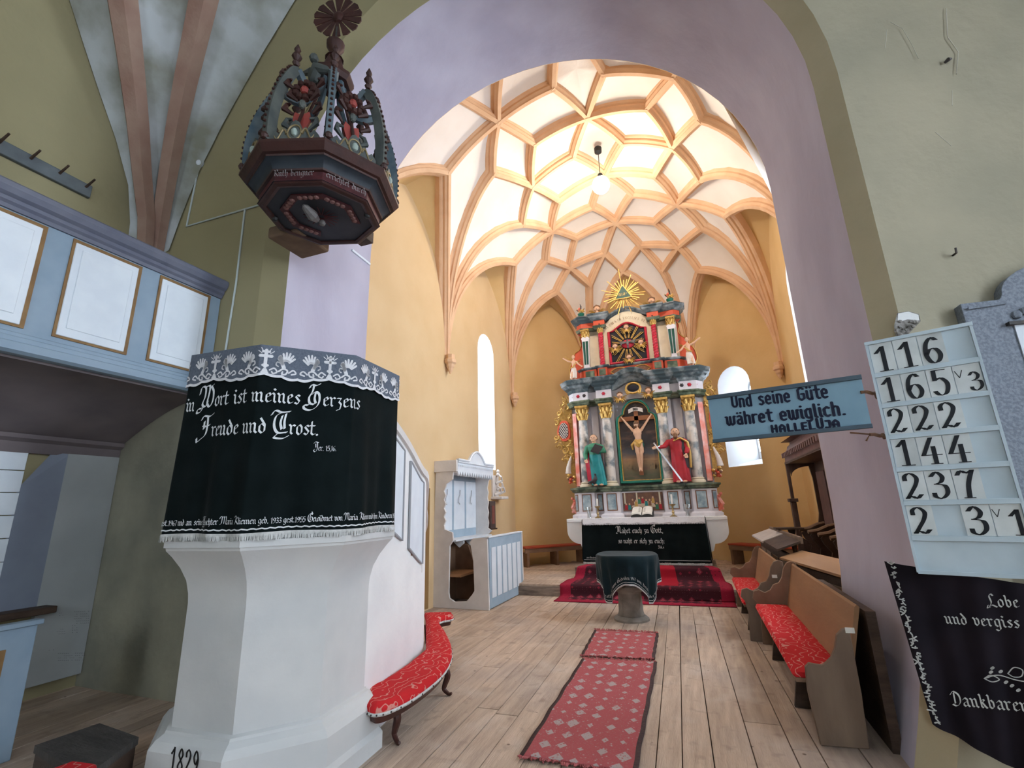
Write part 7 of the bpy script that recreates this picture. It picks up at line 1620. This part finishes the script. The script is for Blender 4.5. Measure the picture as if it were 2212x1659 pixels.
# boarded window recess, wall strip and pencilled notes below it
m_strip = M('pale_grey_blue_wall', (.40, .42, .42), (.34, .36, .36), scale=2, rough=.9)
NW = -4.88
rx = lambda px, py, X=NW: onx(px, py, X)
y_r = 3.02; z_r0 = .80
lw = MB().box(NW, NW+.05, 2.92, 3.39, .12, zc_-.1); o = struct('wall_strip', lw, m_strip)
sr_ = random.Random(8); mb = MB()
for (px, py, wln, rows) in ((128, 1325, 10, 2), (160, 1322, 34, 6), (122, 1360, 20, 3), (155, 1352, 14, 4), (105, 1405, 14, 1), (125, 1412, 60, 4)):
    for r in range(rows):
        p0 = onx(px, py+r*5, NW+.053); p1 = onx(px+wln, py+r*5-1, NW+.053); nn_ = max(3, int(wln/4))
        for q in range(nn_):
            if sr_.random() < .2: continue
            a = p0+(p1-p0)*q/nn_; c = p0+(p1-p0)*(q+.6)/nn_; pen(mb, [[(0, 0), (1, .3), (1.6, -.2)]], lambda u, v, a=a, c=c: tuple(a+(c-a)*u*.6+np.array([0, 0, v*.012])), 'flat', 45, .28, seg=2)
w_ = obj('pencil_notes', mb, M('pencil_grey', (.10, .10, .10), rough=.8), o, smooth=0); w_['kind'] = 'stuff'
for k in range(7):
    z0 = .84+.205*k; obj('board', MB().box(NW-.0, NW+.025, .9, 2.62, z0, z0+.198), m_bluew, o, bev=.004)
rec = MB().add([(NW+.02, 2.60, .82), (NW+.05, 2.94, .82), (NW+.05, 2.94, zc_-.1), (NW+.02, 2.80, zc_-.1), (NW+.02, 2.60, 1.9)], [(0, 1, 2, 3, 4)]); obj('splay', rec, M('blue_grey_splay', (.22, .25, .31), (.19, .21, .27), scale=3, rough=.9), o, smooth=0)
obj('sill', MB().box(NW, NW+.22, .9, 3.0, .76, .82), m_darkwood, o, bev=.008)
# panelled pew front in the corner of the picture
pf_ = thing('panelled_pew_front', 'grey-blue pew front with gold-edged white panel below the gallery', 'pew front', (-3.55, 1.9, 0))
PX = -3.55; ye = onx(83, 1348, PX)[1]; zt = onx(83, 1348, PX)[2]
obj('frame', MB().box(PX-.04, PX, 1.0, ye, 0, zt), m_gblue, pf_, bev=.005)
q_ = obj('panel_border', MB().box(PX, PX+.01, 1.1, ye-.16, .06, zt-.13), m_gold2, pf_, smooth=0)
obj('white_panel', MB().box(PX+.002, PX+.016, 1.12, ye-.19, .08, zt-.16), m_bluew, q_, bev=.004)
obj('cap_rail', MB().box(PX-.06, PX+.03, .98, ye+.02, zt, zt+.035), m_gblue, pf_, bev=.006)
obj('end_stile', MB().box(PX-.3, PX-.04, ye-.03, ye, 0, zt), m_darkwood, pf_, smooth=0)
db = thing('dark_bench', 'low dark weathered wooden bench in the corner beside the pulpit foot', 'bench', (-3.9, 2.9, 0))
q0 = onz(75, 1610, .30); q1 = onz(215, 1562, .30); q2 = onz(300, 1592, .30); q3 = onz(180, 1680, .30)
m_weather = M('weathered_grey_wood', (.075, .068, .062), (.045, .04, .038), scale=5, rough=.8, bump=.4, bscale=20, stretch=(1, 4, 1))
mb = MB().add([(*p[:2], z) for z in (.26, .30) for p in (q0, q1, q2, q3)], [(0, 1, 2, 3), (4, 7, 6, 5), (0, 4, 5, 1), (1, 5, 6, 2), (2, 6, 7, 3), (3, 7, 4, 0)]); obj('top', mb, m_weather, db, smooth=0)
ctr = (q0+q1+q2+q3)/4
mb = MB().add([(*(p[:2]*.96+ctr[:2]*.04), z) for z in (.0, .26) for p in (q0, q1, q2, q3)], [(0, 1, 2, 3), (4, 7, 6, 5), (0, 4, 5, 1), (1, 5, 6, 2), (2, 6, 7, 3), (3, 7, 4, 0)]); obj('carcass', mb, m_darkwood, db, smooth=0)
q = onz(185, 1650, .36)
rs = thing('red_stool', 'red-covered stool seat just showing at the lower edge below the gallery', 'stool', (q[0], q[1]-.12, 0))
obj('red_seat', MB().prism([(q[0]-.17, q[1]-.30), (q[0]+.17, q[1]-.30), (q[0]+.20, q[1]-.06), (q[0]+.06, q[1]+.02), (q[0]-.12, q[1]-.0)], .30, .36, lambda u, v, w: (u, v, w)), m_redseat, rs, bev=.015)
for a, c in ((-.13, -.26), (.13, -.26), (.12, -.06), (-.1, -.04)): obj('leg', MB().box(q[0]+a-.02, q[0]+a+.02, q[1]+c-.02, q[1]+c+.02, 0, .30), m_darkwood, rs, smooth=0)
# peg rail on the wall above
zp = onx(100, 370, NX)[2]; y1 = onx(195, 405, NX)[1]
pr_ = thing('peg_rail', 'dark grey wooden peg rail fixed high on the nave wall above the gallery', 'peg rail', (NX+.03, 1.9, zp-.08))
m_peg = M('slate_grey_plank', (.15, .17, .18), (.11, .125, .135), scale=6, rough=.7)
obj('plank', MB().box(NX+.003, NX+.05, .8, y1, zp-.08, zp+.07), m_peg, pr_, bev=.008)
for k in range(6): yy_ = y1-.06-.24*k; obj('peg', MB().tube([(NX+.05, yy_, zp+.02), (NX+.17, yy_+.01, zp+.09)], [.014, .011], 6), m_darkwood, pr_)
# wall lamp socket and white conduits
def onarch(px, py, o=.012): return ony(px, py, 3.40-o)
m_cond = M('pale_conduit', (.52, .58, .58), rough=.5)
cdt = thing('conduit', 'pale electrical conduit run with a round socket beside the vault springing', 'conduit', tuple(onarch(486, 760)))
for P in ([(430, 356), (403, 489), (560, 443)], [(529, 452), (510, 610), (486, 765)]): obj('pipe', MB().tube([onarch(*p) for p in P], .011, 6), m_cond, cdt)
s0 = onarch(430, 352, .03); obj('socket', MB().ball(tuple(s0), (.04, .035, .045), 12), m_bluew, cdt)
obj('socket_plate', MB().lathe([(.05, 0), (.05, .02), (.03, .03)], (0, 0, 0), 12, T=lambda x, y, z: (s0[0]+x, s0[1]+.03-z, s0[2]+y)), m_bluew, cdt)
# white batten on the lilac arch jamb
wa = onplane(757, 541, (-2.73, 0, 0), (1, 0, 0)); wb2 = onplane(796, 572, (-2.715, 0, 0), (1, 0, 0))
one('white_batten', MB().bar(wa+np.array([.02, 0, 0]), wb2+np.array([.02, 0, 0]), .03, .03), m_bluew, 'short white batten slanting on the lilac arch jamb below the sounding board', 'batten', smooth=0)
# ------------------------------------------------------------------ hymn board, sign and banner on the right
BA = math.radians(-20); bd = np.array([math.cos(BA), math.sin(BA)]); bn = np.array([bd[1], -bd[0]])   # bn points to the viewer
B0 = np.array([2.262, 3.60])
def onboard(px, py, o=0.0):
    P = onplane(px, py, (*(B0+bn*o), 0), (*bn, 0)); return (P[:2]-B0)@bd, P[2]
BT = lambda u, v, w=0.0: (B0[0]+bd[0]*u+bn[0]*w, B0[1]+bd[1]*u+bn[1]*w, v)
m_bboard = M('pale_grey_blue_board', (.54, .64, .70), (.47, .57, .63), scale=5, rough=.55)
m_card = M('off_white_number_card', (.66, .70, .70), (.55, .59, .59), scale=9, rough=.6, rand=.12)
m_ink = M('black_numeral_paint', (.006, .008, .012), rough=.5)
left_px = [(1870, 746), (1888, 812), (1905, 877), (1922, 944), (1938, 1014), (1956, 1086), (1976, 1161), (1988, 1236)]
zr_ = [onboard(*p)[1] for p in left_px]; ul = [onboard(*p)[0] for p in left_px]; bw_ = .505
hb = thing('hymn_board', 'pale blue-grey hymn board with six rows of black numbers on the arch wall', 'hymn board', BT(.25, zr_[-1]))
obj('back_board', MB().prism([(0, zr_[-1]), (bw_, zr_[-1]), (bw_, zr_[0]), (0, zr_[0])], -.025, 0, BT), m_bboard, hb, bev=.003)
for i, z in enumerate(zr_[1:-1]): obj('shelf_rail', MB().prism([(0, z-.017), (bw_, z-.017), (bw_, z+.012), (0, z+.012)], 0, .016, BT), m_bboard, hb, bev=.002)
obj('top_rail', MB().prism([(-.008, zr_[0]-.006), (bw_+.008, zr_[0]-.006), (bw_+.008, zr_[0]+.016), (-.008, zr_[0]+.016)], -.03, .02, BT), m_bboard, hb, bev=.002)
obj('side_rail', MB().prism([(-.006, zr_[-1]), (.008, zr_[-1]), (.008, zr_[0]), (-.006, zr_[0])], -.026, .016, BT), m_bboard, hb, smooth=0)
obj('side_rail', MB().prism([(bw_-.008, zr_[-1]), (bw_+.006, zr_[-1]), (bw_+.006, zr_[0]), (bw_-.008, zr_[0])], -.026, .016, BT), m_bboard, hb, smooth=0)
obj('foot_rail', MB().prism([(0, zr_[-1]-.008), (bw_, zr_[-1]-.008), (bw_, zr_[-1]+.012), (0, zr_[-1]+.012)], -.026, .012, BT), m_bboard, hb, smooth=0)
ROWS = ['116 ', '165W', '222 ', '144 ', '237 ', '2 3U']
ordn = ['first', 'second', 'third', 'fourth']; rown = ['top', 'second', 'third', 'fourth', 'fifth', 'lowest']
for r, row_ in enumerate(ROWS):
    zt_, zb_ = zr_[r], zr_[r+1]; h = zt_-zb_
    for k, c in enumerate(row_):
        if c == ' ': continue
        u0 = .012+.121*k; u1 = u0+.117; read = {'W': 'V 3', 'U': 'V 1'}.get(c, c)
        cdd = thing('number_card', 'number card reading %s, %s card in the %s row of the hymn board' % (read, ordn[k], rown[r]), 'number card', BT(u0, zb_+.014), 'number cards on the hymn board')
        obj('card', MB().prism([(u0, zb_+.013), (u1, zb_+.013), (u1, zt_-.006 if r == 0 else zt_-.018), (u0, zt_-.006 if r == 0 else zt_-.018)], .001, .006, BT), m_card, cdd, smooth=0)
        mb = MB(); hh = h*.76; cu = u0+.02
        def num(ch, uu, vv, s, w=.20): pen(mb, gl_strokes(NUM[ch][1]), lambda a, b_: BT(uu+a*s*.72, vv+b_*s, .008), 'flat', 0, w, thin=.16, seg=.08)
        if c == 'W': num('V', u0+.006, zb_+.075, .075, .08); num('3', u0+.052, zb_+.022, .11)
        elif c == 'U': num('V', u0+.004, zb_+.085, .07, .08); num('1', u0+.055, zb_+.02, .13)
        else: num(c, u0+.010, zb_+.020, hh)
        obj('numeral', mb, m_ink, cdd, smooth=0)
# flag sign on hinges
SA = math.radians(-17); sd = np.array([math.cos(SA), math.sin(SA)]); sn = np.array([sd[1], -sd[0]]); S0 = np.array([2.19, 3.60])
def onsign(px, py): P = onplane(px, py, (*S0, 0), (*sn, 0)); return (P[:2]-S0)@sd, P[2]
ST = lambda u, v, w=0.0: (S0[0]+sd[0]*u+sn[0]*w, S0[1]+sd[1]*u+sn[1]*w, v)
c1, c2, c3, c4 = (onsign(*p) for p in ((1528, 858), (1858, 812), (1885, 922), (1542, 955)))
ua, ub = (c1[0]+c4[0])/2, (c2[0]+c3[0])/2; zt0, zt1, zb0, zb1 = c1[1], c2[1], c4[1], c3[1]
m_sign = M('grey_blue_sign_board', (.22, .36, .45), (.19, .32, .41), scale=4, rough=.5)
m_signe = M('dark_blue_sign_rail', (.07, .11, .14), (.06, .09, .12), scale=6, rough=.5)
m_navy = M('navy_lettering', (.012, .016, .045), rough=.5)
sg_ = thing('text_sign', 'grey-blue board sign with dark lettering projecting on hooks from the arch', 'sign', ST((ua+ub)/2, min(zb0, zb1)))
zb_at = lambda u: zb0+(zb1-zb0)*(u-ua)/(ub-ua); zt_at = lambda u: zt0+(zt1-zt0)*(u-ua)/(ub-ua)
obj('board', MB().prism([(ua, zb0), (ub, zb1), (ub, zt1), (ua, zt0)], -.02, 0, ST), m_sign, sg_, smooth=0)
obj('top_rail', MB().prism([(ua-.004, zt0-.022), (ub+.004, zt1-.022), (ub+.004, zt1+.006), (ua-.004, zt0+.006)], -.022, .018, ST), m_signe, sg_, bev=.002)
obj('bottom_rail', MB().prism([(ua-.004, zb0-.006), (ub+.004, zb1-.006), (ub+.004, zb1+.02), (ua-.004, zb0+.02)], -.022, .014, ST), m_signe, sg_, bev=.002)
def sline(s, pa, pb, size, w=.22, track=None):
    mb = MB()
    (u0, z0), (u1, z1) = onsign(*pa), onsign(*pb); tw = textwidth(SANS, s, .08); sx = (u1-u0)/(tw*size)
    uu = u0
    for wd in s.split(' '):
        mb = MB(); uu += write(mb, wd, SANS, lambda u, v: ST(u, v+(z1-z0)*(u-u0)/(u1-u0), .003), size, uu, z0, nib='round', w=w, track=.08, sx=sx)+.48*size*sx; obj('lettering', mb, m_navy, sg_, smooth=0)
sline('Und seine Güte', (1582, 881), (1794, 858), .062)
sline('währet ewiglich.', (1571, 919), (1832, 895), .062)
sline('HALLELUJA', (1668, 934), (1820, 922), .048, w=.26)
for px, py in ((1872, 846), (1888, 938)):
    u, z = onsign(px, py); obj('hinge_hook', MB().tube([ST(ub-.02, z), ST(u, z, -.01), ST(u+.03, z-.01, -.05), ST(u+.045, z+.005, -.12), ST(u+.05, z, -.30)], .011, 6), M('rusty_iron', (.10, .05, .03), (.16, .08, .04), scale=25, rough=.8), sg_)
u, z = onsign(1885, 934); obj('wire_tail', MB().tube([ST(ub-.12, z+.012), ST(ub-.02, z-.01), ST(ub-.045, z-.05)], .006, 5), MATS['rusty_iron'], sg_)
# dark banner below the hymn board
m_ban = M('black_plum_banner', (.008, .006, .010), (.014, .010, .015), scale=4, rough=.8, sheen=.1, spec=.15)
WO = -.10
def onban(px, py, o=WO): return onplane(px, py, (*(B0+bn*o), 0), (*bn, 0))
def ban(a, c, o=0.0):
    # left edge, top edge, foot edge given in the picture, on the banner's plane
    lx = 1910+(2014-1910)*c; ly = 1212+(1562-1212)*c
    rx_ = 2330+30*c; ry = 1278+(1760-1278)*c
    bow = 26*math.sin(math.pi*a)*c*0+18*math.sin(math.pi*a)*c
    p = onban(lx+(rx_-lx)*a, ly+(ry-ly)*a**.9-bow*.5); f = .012*math.sin(a*17+c*2)*(.3+c)+.008*math.sin(a*31)
    return p+np.array([*bn, 0])*(f+o)
bn_ = thing('banner', 'black cloth banner with pale Gothic verse hanging below the hymn board', 'banner', tuple(ban(.5, 1)))
mb = MB(); mb.grid(lambda a, c: tuple(ban(a, c)), 60, 40); o = obj('cloth', mb, m_ban, bn_, smooth=70)
def bmap(px0, py0, slope):
    """text units in picture-like metres laid on the banner surface"""
    base = onban(px0, py0); ux = unit(onban(px0+100, py0+slope*100)-base); uz = np.array([0, 0, 1.0])
    return lambda u, v: tuple(base+ux*u+uz*v+np.array([*bn, 0])*.034)
mb = MB()
for s, px, py, sl, size in (('Lobe den Herrn,', 2136, 1309, .03, .042), ('und vergiss nicht,', 2044, 1345, .065, .042), ('Dankbaren Gottes', 2058, 1520, .09, .046)):
    uu = 0.0
    for wd in s.split(' '):
        mb = MB(); adv = write(mb, wd, FRAK, bmap(px, py, sl), size, uu, 0, w=.19, track=.12); obj('lettering', mb, m_letter, bn_, smooth=0); uu += adv+.54*size
mb = MB(); bm2 = bmap(2125, 1462, .05)
pen(mb, gl_strokes("~0,0 .06,.02 .13,.0 .22,-.01|~0,0 .03,.018 .06,.0 .03,-.014 0,0|~.10,.03 .13,.06 .16,.05 .15,.02 .12,.015 .10,.03"), bm2, 'round', 0, .005, seg=.02)
for a, c in ((.04, .05), (.07, .035), (.03, .03), (.10, -.03), (.12, -.05), (.08, -.015), (.16, -.02)): pen(mb, [[(a, c), (a+.008, c+.006)]], bm2, 'round', 0, .012, seg=.02)
obj('embroidered_spray', mb, m_letter, bn_, smooth=0)
mb = MB(); br = random.Random(4)
for k in range(46):
    c = .01+.97*k/46; p = ban(.035+.008*math.sin(k*1.3), c, .006); 
    for q in range(3):
        a = br.uniform(0, 6.28); r = .012 if k % 7 else .02; pen(mb, [[(0, 0), (r*math.cos(a), r*math.sin(a))]], lambda u, v, p=p: (p[0]+bd[0]*u, p[1]+bd[1]*u, p[2]+v), 'round', 0, .007, seg=1)
f_ = obj('embroidered_border', mb, m_letter, bn_, smooth=0); f_['kind'] = 'stuff'
# grey epitaph slab behind the board
EY = lambda x: yO(x)
def onep(px, py, o=.10): return onplane(px, py, (0, 3.40-o, 0), (-.165, 1, 0))
m_gran = M('grey_blue_epitaph_stone', (.24, .27, .32), (.17, .19, .23), scale=60, rough=.7, bump=.4, bscale=60, mixlo=.4, mixhi=.6)
ep = thing('epitaph', 'grey stone memorial slab with arched top on the wall behind the hymn board', 'memorial', (3.1, yO(3.1)-.05, .4))
p1 = onep(2076, 655); p2 = onep(2160, 642); p3 = onep(2212, 588)
ET = lambda u, v, w: (u, yO(u)-w, v)
xa, xb, xc = p1[0], p2[0], p3[0]; xm = xc+.25
pts = [(xa, .9), (xa, p1[2]), (xb, p1[2]+.005), (xb+.02, p2[2]+.02)]+[(xm-(xm-xb-.02)*math.cos(t), p2[2]+.02+(p3[2]-p2[2]+.06)*math.sin(t)) for t in [math.pi*i/16 for i in range(1, 16)]]+[(2*xm-xb-.02, p2[2]+.02), (2*xm-xb, p1[2]), (2*xm-xa, p1[2]), (2*xm-xa, .9)]
obj('slab', MB().prism(pts, .0, .09, ET), m_gran, ep, smooth=25, bev=.006)
obj('cornice_strip', MB().prism([(xa+.03, p1[2]-.05), (xb+.02, p1[2]-.035), (xb+.02, p1[2]-.02), (xa+.03, p1[2]-.035)], .09, .11, ET), m_gran, ep, smooth=0)
z4 = onep(2165, 705)[2]
obj('white_tablet', MB().prism([(xb+.03, 1.0), (2*xm-xb-.03, 1.0), (2*xm-xb-.03, z4), (xb+.03, z4)], .085, .10, ET), m_bluew, ep, smooth=0)
obj('dark_ledge', MB().prism([(xb-.01, z4), (2*xm-xb, z4), (2*xm-xb, z4+.02), (xb-.01, z4+.02)], .09, .13, ET), m_iron, ep, smooth=0)
mb = MB()
for q in range(6): mb.ball(ET(xb+.06+.05*q, z4+.07+.02*(q % 2), .10), (.03, .02, .03), 8)
o = obj('carved_relief', mb, m_gran, ep); o['kind'] = 'stuff'
# broken plaster and wall hooks
ch = [onep(x, y, .004) for x, y in ((1938, 676), (1962, 672), (1985, 678), (1989, 694), (1980, 703), (1968, 716), (1960, 724), (1936, 724), (1931, 705))]
mb = MB().add([tuple(p) for p in ch], [tuple(range(len(ch)))]); bp_ = struct('broken_plaster', mb, M('raw_plaster_hole', (.34, .32, .30), (.12, .11, .10), scale=30, rough=1, bump=.8, bscale=30), smooth=0)
cc2 = random.Random(12)
for k in range(16):
    px, py = cc2.uniform(1938, 1980), cc2.uniform(694, 722); p = onep(px, py, .008); s = cc2.uniform(.010, .024)
    obj('rubble_stone', MB().ball(tuple(p), (s, .012, s*.8), 6), MATS['raw_plaster_hole'], bp_, smooth=0)
mb = MB().add([tuple(onep(x, y, .007)) for x, y in ((1940, 677), (1962, 673), (1984, 680), (1986, 692), (1960, 690), (1939, 696))], [(0, 1, 2, 3, 4, 5)]); obj('white_undercoat', mb, m_white, bp_, smooth=0)
hp = onep(2058, 552, .0)
one('wall_hook', MB().tube([hp, hp+np.array([0, -.05, -.005]), hp+np.array([0, -.055, .03])], .007, 6), m_iron, 'small iron hook in the pale wall above the memorial slab', 'hook')
hp = onep(2046, 133, .0)
one('wall_plug', MB().tube([hp+np.array([-.02, -.004, -.01]), hp+np.array([0, -.02, 0]), hp+np.array([.025, -.004, .012])], [.008, .016, .008], 6), m_iron, 'dark iron stub high in the pale wall right of the arch', 'wall plug')
# pale filled cracks in the plaster of the right wall
m_fill = M('pale_crack_filler', (.50, .47, .39), rough=.95)
for pts, w in ((((2044, 18), (2047, 80), (2058, 95), (2070, 112), (2066, 160)), .008), (((2057, 196), (2057, 228)), .007), (((1924, 48), (1950, 62), (1972, 100), (1984, 126)), .005), (((2020, 285), (2055, 315)), .006), (((1916, 64), (1912, 104)), .006)):
    mb = MB(); P = [onep(x, y, .0) for x, y in pts]; mb.tube(P, w*.45, 5); obj('filled_crack', mb, m_fill, wr, smooth=30)
